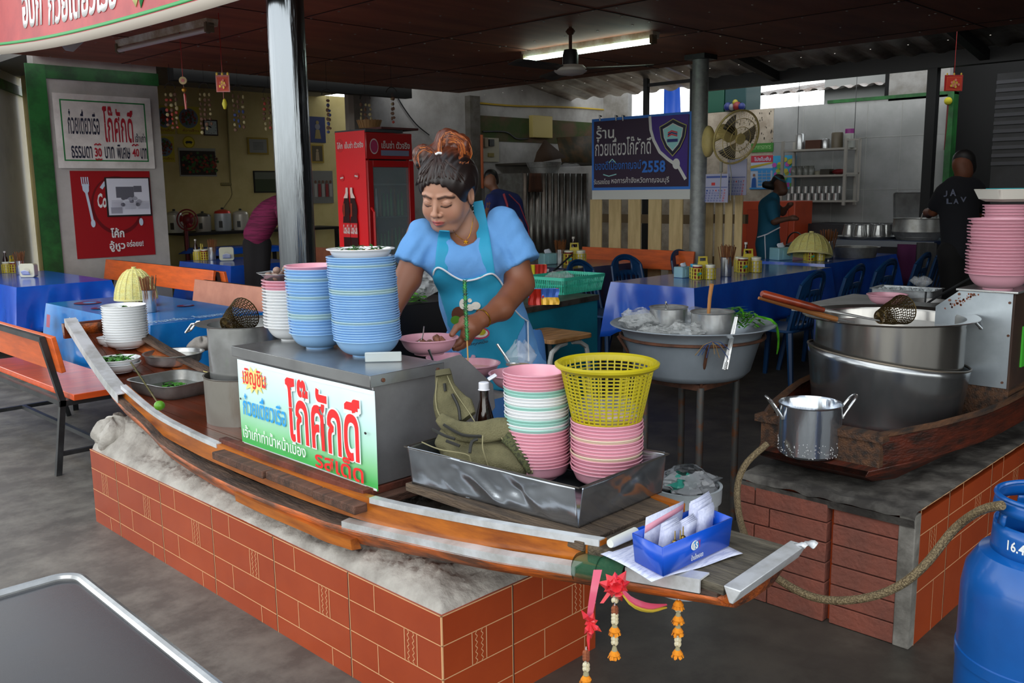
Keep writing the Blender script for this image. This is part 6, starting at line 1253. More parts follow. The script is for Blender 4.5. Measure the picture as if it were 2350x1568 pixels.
pp_ = PD(1603, 400, 8.0); t = thing('grey_pole', 'galvanised grey steel pole between the purple banner and the wall fan', 'pole', (pp_.x, pp_.y, 0)); MB().cyl((0, 0, 0), (0, 0, CH), .07, 28).build('pipe', mat('galvanised pipe', 'a2a6a5', .45, .2, '8e9291', 20), t); MB().cbox((0, 0, CH-.02), (.2, .2, .04)).build('cap_plate', M_black, t)
def tube_light(lab, p0, p1, lit):
    d = p1-p0; L = d.length; t = thing('tube_light', lab, 'lamp', ((p0+p1)/2)[:], rz=math.atan2(d.y, d.x)); t.location.z = CH-.0
    MB().hexa([(-L/2, -.035, -.045), (L/2, -.035, -.045), (L/2, .035, -.045), (-L/2, .035, -.045)], [(-L/2, -.045, 0), (L/2, -.045, 0), (L/2, .045, 0), (-L/2, .045, 0)]).build('batten', mat('yellowed batten', 'cfc4a8', .6, 0, '8a7c64', 6), t)
    MB().cyl((-L/2+.02, -.03, -.07), (L/2-.02, -.03, -.07), .0165, 16).build('tube', mat('lit tube', 'e6fff0', .3, emit=7) if lit else mat('unlit tube', 'e0ddd6', .3), t)
    b = MB()
    for s in (-1, 1): b.cbox((s*(L/2-.012), -.02, -.055), (.024, .06, .06)); b.sph((s*(L/2-.012), -.03, -.078), (.012, .02, .02), 10)
    b.build('end_holder', mat('aged holder', '7e7158', .6), t); return t
tube_light('lit fluorescent tube on the plywood ceiling above the fan', PZ(1205, 128, CH-.03), PZ(1506, 82, CH-.03), True)
tube_light('unlit dusty fluorescent tube near the red banner', PZ(278, 104, CH-.03), PZ(488, 54, CH-.03), False)
fp = PZ(1309, 62, CH); t = thing('ceiling_fan', 'white hubbed ceiling fan with dark blades at rest below the lit tube', 'ceiling fan', fp[:]); hz = PD(1309, 158, (fp-CO).dot(_f)).z-CH
b = MB(); b.cyl((0, 0, 0), (0, 0, hz+.05), .012, 10); b.lathe([(.02, -.01), (.035, -.03), (.02, -.05)], 14); b.build('rod', mat('rusty rod', '5a3a28', .7), t)
b = MB(); b.lathe([(0, hz+.14), (.045, hz+.135), (.055, hz+.10), (.055, hz+.03), (0, hz+.03)], 24); b.build('motor_cup', M_black, t)
b = MB(); b.lathe([(0, hz+.03), (.09, hz+.028), (.115, hz+.005), (.115, hz-.012), (.09, hz-.03), (.03, hz-.04), (0, hz-.04)], 40); b.build('hub', mat('dusty white hub', 'a8a49c', .5), t)
for i in range(3):
    a = 1.05+2.094*i; b = MB(); c, s = math.cos(a), math.sin(a); P = []
    for r, w in ((.11, .03), (.2, .055), (.5, .065), (.58, .05)): P.append((r, w))
    b.add([((r*c-w*k*s), (r*s+w*k*c), hz+.005+.012*k) for r, w in P for k in (-1, 1)], [(2*j, 2*j+2, 2*j+3, 2*j+1) for j in range(3)]); b.build('blade', mat('grey blade', '3a3632', .6), t, solid=.004)
# red street banner hanging from the front edge of the ceiling
A, B = PX(0, 131, 2.28), PX(640, -8, 2.28); t = Panel((2.26, A.y+1.2, 0), (0, -1, 0), (0, 0, 1)); Ln = A.y+1.2-(B.y-.6)
zb0_ = lambda u: None
def bann(u, v): y = A.y+.6-(A.y+.6-B.y+.3)*u; s = (A.y-y)/(A.y-B.y); zb_ = A.z+(B.z-A.z)*s+.05*math.sin(max(0, min(1, s))*3.14)*-1; return (2.18+.012*math.sin(u*8)+.03*math.sin(v*3), y, zb_+(.62)*v)
b = MB(); b.grid(bann, 40, 12); n0 = len(b.f); b.m = [(1 if (i//39) < 1 else 0) for i in range(n0)]
def bp(u, v, d): p = bann(u, v); return (p[0]-d, p[1], p[2])
b.add([bp(i/40, v, .003) for v in (.10, .13) for i in range(41)], [(i, i+1, 42+i, 41+i) for i in range(40)], 2)
for body, u0, u1, v0, v1 in (('อบก', .29, .37, .24, .60), ('ก๋วยเตี๋ยวเรือ', .395, .62, .22, .66)):
    vs_, fs_ = glyphs(body, .03); b.add([bp(u0+(u1-u0)*x, v0+(v1-v0)*y, .004) for x, y, _ in vs_], fs_, 3)
b.add([bp(u, v, .004) for u, v in ((.655, .3), (.665, .5), (.68, .3), (.672, .18))], [(0, 1, 2, 3)], 4); b.add([bp(u, v, .004) for u, v in ((.672, .35), (.682, .6), (.70, .35), (.685, .16))], [(0, 1, 2, 3)], 2)
o = b.build('street_banner', [mat('faded red vinyl', 'c04848', .5, 0, 'a83a3e', 3), mat('dirty white hem', 'b3aa9e', .7), mat('banner green', '2e7a44', .5), mat('banner white', 'd6cfc8', .6), mat('banner yellow', 'd8c87a', .6)], solid=.002, sharp=70); tag(o, 'sagging red vinyl banner with white Thai lettering along the roof edge', 'banner')
q = [PZ(128, 90, CH), PZ(222, 68, CH)]; q += [PX(168, 119, q[0].x), PX(150, 116, q[0].x)]; b = MB(); b.add([x[:] for x in (q[0], q[3], q[2], q[1])], [(0, 1, 2, 3)]); o = b.build('paper_notice', mat('white card', 'b8bac0', .7), solid=.002); tag(o, 'corner of a white card notice hanging behind the red banner', 'notice')
b = MB(); b.tube([PX(388, 24, 2.6), PX(398, 34, 2.6), PX(394, 48, 2.6)], .006, 6); b.tube([PX(398, 34, 2.6), PX(402, 40, 2.6)], .008, 6); b.tube([PX(385, 20, 2.6), PX(385, 6, 2.6)], .003, 5); o = b.build('wire_hook', M_black); tag(o, 'twisted black wire hook under the front of the ceiling', 'hook')
# two new year ornaments on red strings
def string_to(p, b, r=.0015): b.cyl((0, 0, 0), (0, 0, CH-p.z), r, 5)
p = PD(420, 185, 6.2); t = thing('lucky_charm', 'hanging gold coin charm with a long red tassel, nearer the wall sign', 'ornament', p[:]); k_ = 6.2/FPX; b = MB(); string_to(p, b, .003); b.build('string', M_red, t)
b = MB(); b.lathe([(0, -.006), (.026, -.006), (.026, .006), (0, .006)], 20); b.build('coin_charm', mat('cream charm', 'c9b078', .4), t, rot=(math.pi/2, 0, -.75)); b = MB(); b.lathe([(0, -.006), (.012, -.006), (.012, .007), (0, .007)], 12); b.build('red_centre', M_red, t, rot=(math.pi/2, 0, -.75))
MB().sph((.003, 0, -.062), .016, 12).build('bead', mat('gold bead', 'b8862c', .35, .6), t); MB().tube([(.004, 0, -.085), (.006, 0, -.10), (.008, 0, -.19)], [.006, .009, .007], 8).build('tassel', M_red, t); MB().cyl((0, 0, -.02), (.004, 0, -.09), .001, 4).build('cord', M_red, t)
def lucky_box(lab, p, d, w, h, lem=True):
    t = thing('lucky_charm', lab, 'ornament', p[:], rz=-.75); b = MB(); b.cyl((0, 0, 0), (0, 0, (CH if lem else 2.98)-p.z), .002, 5); b.build('string', M_red, t)
    b = Panel((-w/2, 0, -h), (w, 0, 0), (0, 0, h)); b.solidback(0, 0, 1, 1, .01, 0); b.rect(.0, 0, 1, 1, 0); b.rect(.07, .05, .93, .9, 1); b.frame(.1, .08, .9, .86, .005, 2)
    for i in range(14): a = i*2.4; b.ell(.5+.25*math.cos(a)*(i/14), .45+.3*math.sin(a)*(i/14), .07, .09, 2+(i % 2), 8)
    b.build('paper_lantern', [M_red, mat('charm red', 'd03a28', .5), mat('charm gold', 'e0b84a', .4, .3), mat('charm pink', 'e88a78', .6)], t)
    b = MB()
    for x in (-.4, 0, .4): b.sph((x*w, 0, .006), (.008, .006, .012), 8)
    b.build('crest', MATS['charm gold'], t)
    if lem: MB().cyl((0, 0, -h), (0, 0, -h-.05), .0015, 5).build('cord', M_red, t); MB().lathe([(0, -.035), (.008, -.03), (.017, 0), (.008, .03), (0, .036)], 14).build('lemon_charm', mat('lemon charm', 'cfc22c', .5), t, loc=(.004, 0, -h-.075))
    return t
lucky_box('red and gold paper charm with a yellow lemon drop near the column', PD(510, 172, 5.8), 5.8, .085, .105)
lucky_box('red and gold paper charm under the zinc roof by the dark doorway', PD(2190, 172, 7.6), 7.6, .15, .13, False)
p = PD(2178, 205, 7.65); t = thing('yellow_pompom', 'small yellow pompom with a red streamer on the green tiled wall edge', 'ornament', PX(2176, 232, XT-.08)[:]); MB().sph((0, 0, 0), .045, 12).build('pompom', mat('yellow pompom', 'b8ae1c', .8), t); MB().tube([(0, 0, -.03), (-.01, 0, -.3), (-.03, 0, -.55)], [.01, .008, .004], 6).build('streamer', mat('dull red streamer', '5a1410', .7), t)
# row of shell mobiles
mc = [mat('shell brown', '5a4030', .6), mat('shell red', '8a2c20', .5), mat('shell blue', '2a3a6a', .5), mat('shell cream', '8f8560', .6), mat('shell black', '1e1a18', .6)]
for i, (px, py, ln, ci, lab) in enumerate(((390, 200, 150, 1, 'shell mobile with red pieces above the food posters'), (468, 200, 160, 0, 'shell mobile of brown and yellow pieces right of the coin charm'), (545, 205, 150, 2, 'blue beaded shell mobile left of the steel column'), (615, 210, 125, 1, 'dark red shell mobile close against the steel column'), (750, 215, 145, 2, 'narrow blue shell mobile right of the steel column'), (838, 225, 110, 3, 'brown and yellow shell mobile above the red fridge'), (898, 210, 125, 1, 'single strand red shell mobile right above the fridge'))):
    dm = 8.0 if i < 5 else 8.2; p = PD(px, py, dm); t = thing('shell_mobile', lab, 'ornament', p[:], group='shell mobiles along the beam', rz=-.75); b = MB(); b.tube([(.045*math.cos(a), 0, .045*math.sin(a)-.01) for a in np.linspace(0, math.pi, 10)], .004, 5); b.cyl((0, 0, .03), (0, 0, max(.05, CH-p.z)), .0015, 4); b.build('hoop', mc[4], t); k_ = dm/FPX
    b = MB(); rr = random.Random(i)
    for sx in ((-.04, .04, 0) if i not in (4, 6) else (0, .012)):
        z = -.02; n_ = int(ln*k_/.066); n_ = n_-rr.randint(0, 2)
        for j in range(max(3, n_)): z -= .036+.01*rr.random(); b.sph((sx+rr.uniform(-.006, .006), 0, z), (.016*rr.uniform(.6, 1.1), .008, .016*rr.uniform(.7, 1.2)), 7, rr.choice((0, 1, 0, 2)))
        b.cyl((sx, 0, -.01), (sx, 0, z), .0012, 4, 0)
    b.build('shells', [mc[0], mc[ci], mc[3]], t)
# ---------------------------------------------------------------- signs on the near wall
def wallpanel(px0, py0, px1, py1, y, off=.006):
    """panel on a wall facing -y with opposite corners at two pixels"""
    a, c = PY(px0, py0, y-off), PY(px1, py1, y-off); P = Panel((a.x, y-off, c.z), (c.x-a.x, 0, 0), (0, 0, a.z-c.z)); return P
P = wallpanel(121, 214, 354, 386, YS, .02); P.curve = lambda u, v: .0008*math.sin(u*7)*math.sin(v*5); P.rect(-.01, -.01, 1.01, 1.01, 0, 14); P.frame(.055, .09, .945, .93, .014, 1)
P.text('ก๋วยเตี๋ยวเรือ', .12, .46, .44, .80, 2, .012); P.text('โก๊ศักดิ์', .48, .36, .80, .87, 3, .014); P.text('เจ้าเก่า', .81, .37, .925, .50, 2, .012)
P.text('ธรรมดา', .13, .13, .34, .30, 2, .014); P.text('30', .365, .15, .44, .28, 3, .03); P.text('บาท', .47, .13, .57, .30, 2, .014); P.text('พิเศษ', .60, .13, .74, .33, 2, .012); P.text('40', .765, .16, .84, .28, 3, .02); P.text('บาท', .855, .13, .925, .29, 2, .014)
for u in (.365, .40): P.line([(u, .315), (u+.02, .335), (u+.035, .315)], .012, 3); P.line([(u, .125), (u+.02, .11), (u+.035, .125)], .012, 3)
for u in (.765, .80): P.line([(u, .315), (u+.02, .34), (u+.035, .325)], .012, 3)
o = P.build('price_banner', [mat('dirty white vinyl', 'b3afaa', .6, 0, '9e9994', 4), M_greenink, M_ink, M_redink], sharp=70); tag(o, 'white price banner with a green border and Thai lettering on the sign wall', 'banner')
P = wallpanel(160, 392, 357, 584, YS, .008); P.solidback(0, 0, 1, 1, .006, 0); P.rect(0, 0, 1, 1, 0); P.ell(.55, .60, .33, .34, 1, 40); P.ell(.55, .615, .30, .31, 0, 40)
P.line([(.36, .80), (.42, .87)], .03, 3)
P.text('Coca', .30, .575, .50, .745, 2, .03, sl=.6)
for u in (.125, .15, .175, .20): P.line([(u, .93), (u+.006, .83)], .010, 3)
P.poly([(.125, .85), (.21, .85), (.205, .77), (.18, .74), (.155, .75), (.13, .78)], 3); P.line([(.17, .76), (.195, .60), (.22, .42)], .022, 3); P.ell(.222, .40, .028, .045, 3); P.ell(.835, .40, .027, .045, 3)
P.text('โค้ก', .43, .225, .60, .34, 2, .03); P.text('อู้หูว', .40, .06, .60, .19, 2, .025); P.text('อร่อยย!', .62, .11, .84, .19, 2, .02)
o = P.build('cola_poster', [mat('cola red print', 'a3131a', .45), mat('plate shade', '6e0c14', .45), M_whiteink, mat('cutlery print', '9aa6b4', .4)]); tag(o, 'red cola poster with a fork and plate below the price banner', 'poster')
P = wallpanel(240, 407, 349, 495, YS, .022); P.solidback(0, 0, 1, 1, .014, 0); P.rect(0, 0, 1, 1, 0); P.rect(.03, .04, .97, .97, 1); P.rect(.22, .48, .62, .76, 2); P.rect(.62, .62, .80, .78, 2); P.rect(.08, .08, .33, .24, 3)
rr = random.Random(1)
for i in range(9): P.ell(.3+.5*rr.random(), .3+.2*rr.random(), .05, .05, 2+(i % 2), 10)
for i in range(22): P.line([(.08+.3*(i % 3), .2+.03*(i//3)+.0), (.33+.3*(i % 3), .2+.03*(i//3))], .003, 3)
o = P.build('framed_clipping', [mat('dark frame', '221d1c', .5), mat('newsprint', 'a9aab8', .7), mat('photo grey', '4a4a52', .7), mat('photo mid grey', '7c7c86', .7)]); tag(o, 'framed newspaper clipping hung over the cola poster', 'picture')
# ---------------------------------------------------------------- yellow room
def poster(name, lab, cat, px0, py0, px1, py1, mats, fn, y=YY, off=.012, grp=None):
    P = wallpanel(px0, py0, px1, py1, y, off); P.solidback(0, 0, 1, 1, .01, 0); P.rect(0, 0, 1, 1, 0); fn(P); o = P.build(name, mats); tag(o, lab, cat, grp); return o
def food(P, m0=1):
    P.ell(.5, .58, .42, .36, 1, 26)
    rr = random.Random(int(P.o.x*100))
    for i in range(40): a, r = rr.uniform(0, 6.28), rr.random()**.5; P.ell(.5+.34*r*math.cos(a), .58+.28*r*math.sin(a), .05, .045, rr.choice((2, 3, 4)), 7)
    P.text('ก๋วยเตี๋ยว', .15, .08, .85, .18, 3, .01)
MF = [mat('poster yellow', 'a0922c', .6), mat('poster plate', '5a6470', .6), mat('food brown', '4a2a18', .6), mat('food red', '70281a', .6), mat('food green', '2c4a20', .6)]
poster('food_poster', 'yellow food poster of a red stew half hidden by the sign wall', 'poster', 352, 241, 402, 308, MF, food, grp='yellow food posters'); poster('food_poster', 'yellow food poster of noodles on a blue plate, beside the clock', 'poster', 404, 243, 461, 309, MF, food, grp='yellow food posters'); poster('food_poster', 'narrow yellow food poster low by the sign wall edge', 'poster', 352, 312, 402, 372, MF, food, grp='yellow food posters')
def basil(P):
    rr = random.Random(5); P.rect(.02, .05, .98, .9, 1)
    for i in range(160): P.ell(.08+.84*rr.random(), .14+.7*rr.random()*(1-abs(rr.random()-.5)*.5), .04, .05, rr.choice((2, 3, 4, 4, 1)), 6)
poster('basil_poster', 'wide dark food poster with green basil leaves under the round sticker', 'poster', 409, 339, 498, 405, [mat('poster pale', '7a7a72', .6), mat('poster dark', '241c14', .6), MF[3], MF[2], MF[4]], basil)
def clockf(P):
    P.rect(.08, .08, .92, .92, 1)
    for i in range(12): a = i*math.pi/6; P.line([(.5+.34*math.sin(a), .5+.34*math.cos(a)), (.5+.38*math.sin(a), .5+.38*math.cos(a))], .008, 2)
    P.line([(.5, .5), (.22, .62)], .012, 2); P.line([(.5, .5), (.30, .60)], .016, 2)
poster('wall_clock', 'square wall clock with a white face on the yellow wall', 'clock', 466, 274, 501, 312, [mat('clock frame', '3a2420', .5), mat('clock face', '9aa4a2', .5), M_black], clockf)
P = wallpanel(418, 312, 448, 341, YY, .01); P.ell(.5, .5, .5, .5, 0, 30); P.ell(.5, .5, .42, .42, 1, 30); P.poly([(.2, .45), (.3, .6), (.7, .6), (.82, .5), (.72, .42), (.7, .3), (.64, .42), (.36, .42), (.34, .3), (.28, .42)], 2); o = P.build('round_sticker', [mat('sticker rim', '8a7a14', .6), mat('sticker yellow', 'b3a22a', .6), M_black]); tag(o, 'round yellow sticker with a black cow outline above the basil poster', 'sticker')
def cert(P):
    P.rect(.08, .1, .92, .9, 1)
    for i in range(6): P.line([(.25, .3+.08*i), (.75, .3+.08*i)], .004, 2)
MC = [mat('gilt frame', '7e6a2a', .4, .4), mat('certificate paper', '6f706c', .6), mat('cert text', '4a4a48', .7)]
poster('framed_certificate', 'gilt framed certificate in the middle of the yellow wall', 'picture', 567, 315, 617, 355, MC, cert)
poster('framed_photo', 'dark framed landscape photograph left of the column', 'picture', 581, 392, 650, 442, [mat('frame black', '16120f', .5), mat('photo green', '2c3422', .5), mat('photo sky', '4e5248', .5)], lambda P: (P.rect(.04, .06, .96, .94, 1), P.rect(.04, .62, .96, .94, 2)))
poster('royal_portrait', 'blue portrait calendar right of the steel column', 'poster', 709, 267, 748, 328, [mat('deep blue print', '14204a', .5), mat('portrait gold', '6a5c34', .6), mat('portrait pale', '5a5a62', .6)], lambda P: (P.ell(.5, .62, .16, .12, 2), P.poly([(.3, .15), (.7, .15), (.62, .5), (.38, .5)], 1), P.ell(.5, .78, .1, .07, 1)))
poster('gilt_picture', 'small gilt framed figure picture below the blue portrait', 'picture', 712, 331, 744, 374, MC[:1]+[mat('portrait ground', '38301e', .5), mat('portrait fig', '7a6a52', .6)], lambda P: (P.rect(.1, .08, .9, .92, 1), P.poly([(.35, .12), (.65, .12), (.6, .6), (.4, .6)], 2), P.ell(.5, .68, .09, .07, 2)))
def grp_(P):
    for i in range(5): P.ell(.14+.18*i, .66, .06, .05, 2, 10); P.rect(.07+.18*i, .2, .21+.18*i, .6, 1 if i % 2 else 3)
poster('group_photo', 'poster of a group in red and white beside the fridge', 'poster', 716, 392, 766, 466, [mat('poster grey', '5c5c5a', .6), mat('uniform red', '6a1c20', .6), mat('skin print', '6a4a38', .6), mat('uniform white', '7c7a78', .6)], grp_)
P = wallpanel(556, 437, 562, 450, YY, .012); b = MB(); a = PY(520, 230, YY-.01); c = PY(529, 425, YY-.01); b.cyl(a[:], c[:], .012, 6); b.tube([PY(507, 423, YY-.03), PY(530, 423, YY-.03)], .02, 6); b.tube(lerp_list([PY(529, 425, YY-.03), PY(532, 448, YY-.05), PY(518, 470, YY-.1), PY(512, 480, YY-.15)], 8), .006, 5); o = b.build('power_conduit', mat('cream conduit', '6f6640', .7)); tag(o, 'cream cable conduit and socket running down the yellow wall', 'conduit')
# counter with cookers along the yellow wall
zk = PY(500, 530, YY-.3).z; x0, x1 = PY(398, 500, YY-.3).x, PY(760, 500, YY-.3).x
t = thing('cooker_shelf', 'dark low counter carrying rice cookers along the yellow wall', 'counter', (0, 0, 0)); MB().box(x0, x1, YY-.55, YY-.02, zk-.03, zk).build('top', mat('dark counter', '1c1a18', .6), t)
for x in (x0+.05, (x0+x1)/2, x1-.05): MB().box(x-.02, x+.02, YY-.5, YY-.46, 0, zk-.03).build('leg', M_black, t)
def cooker(lab, px, w, h, lidc, body='a3a49c', kind='rice_cooker', cat='rice cooker', sticker=None):
    p = PY(px, 500, YY-.3); R = w*9.6/FPX/2; H = h*9.6/FPX; t = thing(kind, lab, cat, (p.x, p.y, zk), rz=-.75)
    MB().lathe([(0, 0), (R*.9, 0), (R, .02), (R, H*.78), (R*.96, H*.8), (0, H*.8)], 30).build('body', mat('cooker '+body, body, .35, .2), t)
    MB().lathe([(R*.98, H*.79), (R*.9, H*.88), (R*.4, H*.95), (0, H*.97)], 30).build('lid', mat('lid '+lidc, lidc, .35, .3), t); MB().lathe([(0, H*.96), (R*.16, H*.97), (R*.18, H*1.04), (0, H*1.06)], 14).build('knob', M_black if lidc != 'a8312a' else M_red, t)
    MB().cbox((0, -R, H*.3), (R*.4, .02, H*.3)).build('switch_panel', mat('panel', '7a2a22' if sticker else '3a3a38', .5), t)
cooker('grey rice cooker half hidden behind the sign wall edge', 400, 40, 55, '8a8a86'); cooker('dark lidded rice cooker right of the red standing fan', 465, 40, 48, '3a3a38', '8f8a80'); cooker('white rice cooker with a red knob and small blue badge', 511, 42, 56, 'b0302a', '94989a', sticker=1); cooker('domed grey steamer at the end of the cooker row', 552, 40, 52, 'a09c92', 'a09c92')
p = PY(430, 505, YY-.8); t = thing('standing_fan', 'red standing fan in front of the rice cookers', 'fan', (p.x, p.y, 0)); fr = 26*9/FPX
b = MB()
for r in (.5, .75, 1): b.tube([(fr*r*math.cos(a)*.70, -fr*r*math.cos(a)*.70, p.z+fr*r*math.sin(a)) for a in np.linspace(0, 6.283, 30)[:-1]], .004 if r < 1 else .008, 5, closed=True)
b.build('cage', mat('red cage', '7a1c22', .5), t); b = MB()
for i in range(3):
    a = i*2.09+.4; b.add([(0, 0, p.z), (.7*fr*.8*math.cos(a), -.7*fr*.8*math.cos(a), p.z+fr*.8*math.sin(a)), (.7*fr*.8*math.cos(a+.9), -.7*fr*.8*math.cos(a+.9), p.z+fr*.8*math.sin(a+.9))], [(0, 1, 2)])
b.build('blades', mat('red blade', '8a1a24', .4), t, solid=.006); b = MB(); b.cyl((.0, .05, 0), (0, .05, p.z), .02, 10); b.lathe([(0, 0), (.15, 0), (.15, .02), (0, .04)], 20); b.sph((0.02, .03, p.z), .06, 12); b.build('stand', mat('red stand', '6a1820', .5), t)
# ---------------------------------------------------------------- red drinks fridge
fa, fb_, fc_ = PD(848, 545, 7.0), PD(776, 540, 7.35), PD(950, 545, 7.35); X0, Y0_ = fa.x, fa.y; FW = max(.5, fc_.x-fa.x); FD = max(.45, fb_.y-fa.y); FH = PD(850, 305, 7.0).z
FW = PY(948, 400, Y0_).x-X0; FD = PX(772, 400, X0).y-Y0_
t = thing('drinks_fridge', 'tall red drinks fridge with a glass door and cola prints', 'fridge', (X0, Y0_, 0)); MB().box(0, FW, .03, FD, .0, FH).build('body', M_red, t, bevel=.012)
b = MB(); b.box(.0, FW, -.0, .03, FH-.20, FH); b.build('header', mat('fridge header', '9a0f12', .35, coat=.3), t, bevel=.006)
b = MB(); b.box(0, .05, -.012, .03, .12, FH-.21); b.box(FW-.05, FW, -.012, .03, .12, FH-.21); b.box(0.05, FW-.05, -.012, .03, FH-.26, FH-.21); b.box(.05, FW-.05, -.012, .03, .12, .18); b.build('door', mat('door frame red', 'a01012', .35), t, bevel=.004)
b = MB(); b.box(.052, FW-.052, -.004, .004, .18, FH-.26); b.build('door_glass', mat('fridge glass', '9aa8ac', .04, alpha=.28, spec=1), t)
b = MB(); b.box(.045, FW-.045, .028, .032, .15, FH-.2); b.build('interior', mat('fridge inside', '15191b', .6), t)
b = MB()
for z in (.5, .8, 1.1, 1.35):
    if z < FH-.3: b.box(.06, FW-.06, .01, .027, z, z+.012)
b.build('shelf', mat('wire shelf', '5e686a', .4, .6), t); b = MB(); rr = random.Random(9)
for z in (.51, .81, 1.11):
    for i in range(8): x = .09+(FW-.2)*i/7; h = .16+.06*rr.random(); b.lathe([(0, 0), (.011, 0), (.011, h*.6), (.005, h*.8), (.005, h), (0, h)], 8, (x, .016, z+.002), rr.choice((0, 0, 1, 2)))
b.build('bottles_inside', [mat('green glass bottle', '1a4a2a', .2), mat('clear bottle', '6a7a7c', .2), mat('amber bottle', '4a2a10', .2)], t)
b = MB(); b.tube([(.02, -.015, .75), (.02, -.045, .78), (.02, -.045, 1.15), (.02, -.015, 1.18)], .01, 6); b.build('handle', mat('handle red', 'c01416', .3), t)
P = Panel((.02, -.0022, FH-.19), (FW-.04, 0, 0), (0, 0, .17)); P.ell(.13, .5, .10, .34, 0); P.ell(.13, .5, .085, .29, 1); P.text('เย็นซ่า ตัวจริง', .30, .42, .98, .76, 0, .02); P.rect(.28, .10, .95, .34, 2); P.build('header_print', [mat('print white dim', 'b9b3b0', .5), mat('print red', 'c41a20', .5), mat('print ice', '6a7088', .5)], t)
P = Panel((-.0022, FD-.0, .10+.4*(FH-.12)), (0, -(FD-.0), 0), (0, 0, .62*(FH-.12)))
P.rect(.02, .0, .98, 1, 0); P.ell(.17, .90, .13, .052, 1); P.text('โค้ก', .08, .875, .26, .925, 2, .02); P.text('เย็นซ่า ตัวจริง', .33, .875, .93, .925, 2, .02)
for u, v, r in ((.20, .655, .4), (.68, .665, -.4)): P.ell(u, v, .08, .026, 1); P.line([(u-.05, v-.008*r), (u+.05, v+.008*r)], .012, 2)
for du, sl in ((-.13, .05), (.13, -.05)):
    c = .44+du; bt_ = [(c-.035+sl, .58), (c+.035+sl, .58), (c+.04+sl*.9, .54), (c+.11, .44), (c+.12, .40), (c+.10, .36), (c+.12, .30), (c+.11, .02), (c-.11, .02), (c-.12, .30), (c-.10, .36), (c-.12, .40), (c-.11, .44), (c-.04+sl*.9, .54)]; P.poly(bt_, 3)
    P.poly([(c-.035+sl, .58), (c+.035+sl, .58), (c+.04+sl*.9, .54), (c+.07, .50), (c-.07, .50), (c-.04+sl*.9, .54)], 4)
    P.line([(c-.06, .46), (c-.07, .36)], .02, 5); P.rect(c-.115, .20, c+.115, .31, 1); P.text('Coca-Cola', c-.105, .225, c+.11, .30, 2, .03)
P.build('side_print', [mat('fridge side red', 'b3151a', .3, coat=.3), mat('badge red', 'd41c22', .4), mat('side print white', 'd0c8c4', .5), mat('cola brown', '2e0c08', .3), mat('bottle highlight', 'b09a94', .4), mat('cola amber', '6e2410', .3)], t)
t = thing('stacked_boards', 'flat grey boards and a red tray lying on top of the fridge', 'boards', (X0, Y0_, FH+.002)); MB().box(.0, FW*.8, .0, FD, 0, .022).build('grey_board', mat('grey board', '3a3e42', .6), t); MB().box(FW*.3, FW+.05, -.02, FD*.7, .024, .040).build('red_tray', mat('dull red tray', '4a1c1c', .6), t)
t = thing('wooden_crate', 'small ribbed wooden tub on top of the fridge', 'tub', (X0+FW*.42, Y0_+FD*.5, FH+.043)); b = MB(); b.lathe([(0, 0), (.075, 0), (.095, .06), (.088, .06), (.07, .006), (0, .006)], 22)
for i in range(22): a = 2*math.pi*i/22; b.bar((.075*math.cos(a), .075*math.sin(a), .0), (.098*math.cos(a), .098*math.sin(a), .062), .014, .004)
b.build('tub', mat('pale slat wood', '8f6a42', .7), t)
# ---------------------------------------------------------------- back wall fittings
def at(px, py, y=YW): return PY(px, py, y)
a, c = at(1212, 265), at(1258, 318); b = MB(); b.box(a.x, c.x, YW-.09, YW-.012, c.z, a.z); o = b.build('fuse_box', mat('cream fuse box', '8a7c48', .6), bevel=.008); tag(o, 'cream fuse box mounted high on the back wall', 'fuse box')
t = thing('switch_board', 'white switch board with black switches on the back wall', 'switch board', (0, 0, 0)); a, c = at(1105, 316), at(1142, 372); MB().box(a.x, c.x, YW-.03, YW-.001, c.z, a.z).build('backboard', mat('switch board cream', '767264', .6), t); q = at(1122, 328); MB().cbox((q.x, YW-.045, q.z), (.09, .03, .09)).build('black_switch', M_black, t); q = at(1110, 328); MB().cbox((q.x-.03, YW-.06, q.z), (.06, .06, .12)).build('breaker', mat('aged cream', '7a6e5a', .6), t); q = at(1122, 356); MB().cbox((q.x, YW-.04, q.z), (.10, .02, .05)).build('socket', mat('yellow socket', '7a6c34', .6), t)
for lab, pts_, r, m_ in (('yellow electrical conduit running along the back wall ledge', ((1095, 236), (1180, 243), (1300, 246), (1385, 252)), .012, mat('yellow conduit', '8f7620', .6)), ('black cable sagging from the ceiling to the back wall', ((903, 205), (925, 245), (955, 285), (985, 310)), .008, M_black), ('black cable loop between the switch board and the fuse box', ((1108, 302), (1160, 303), (1185, 318), (1212, 318)), .011, M_black), ('thin cable dropping beside the switch board', ((1110, 372), (1098, 400), (1085, 440), (1060, 480)), .007, M_black)):
    o = MB().tube(lerp_list([at(x, y, YW-.03) for x, y in pts_], 20), r, 6).build('cable', m_); tag(o, lab, 'cable')
q0, q1 = at(1078, 225), at(1080, 420); b = MB(); b.box(q0.x-.09, q0.x+.09, YW-.10, YW, 0, q0.z+.02); struct(b.build('trim_pilaster', mat('grimy pilaster', '5e5a54', .9, 0, '4a453c', 6)))
q = at(1092, 372); b = MB(); b.cyl((q.x, YW-.12, q.z+.35), (q.x, YW-.12, q.z-.35), .02, 8); o = b.build('orange_pipe', mat('orange conduit', '7a3c1e', .6)); tag(o, 'short orange conduit beside the switch board', 'conduit')
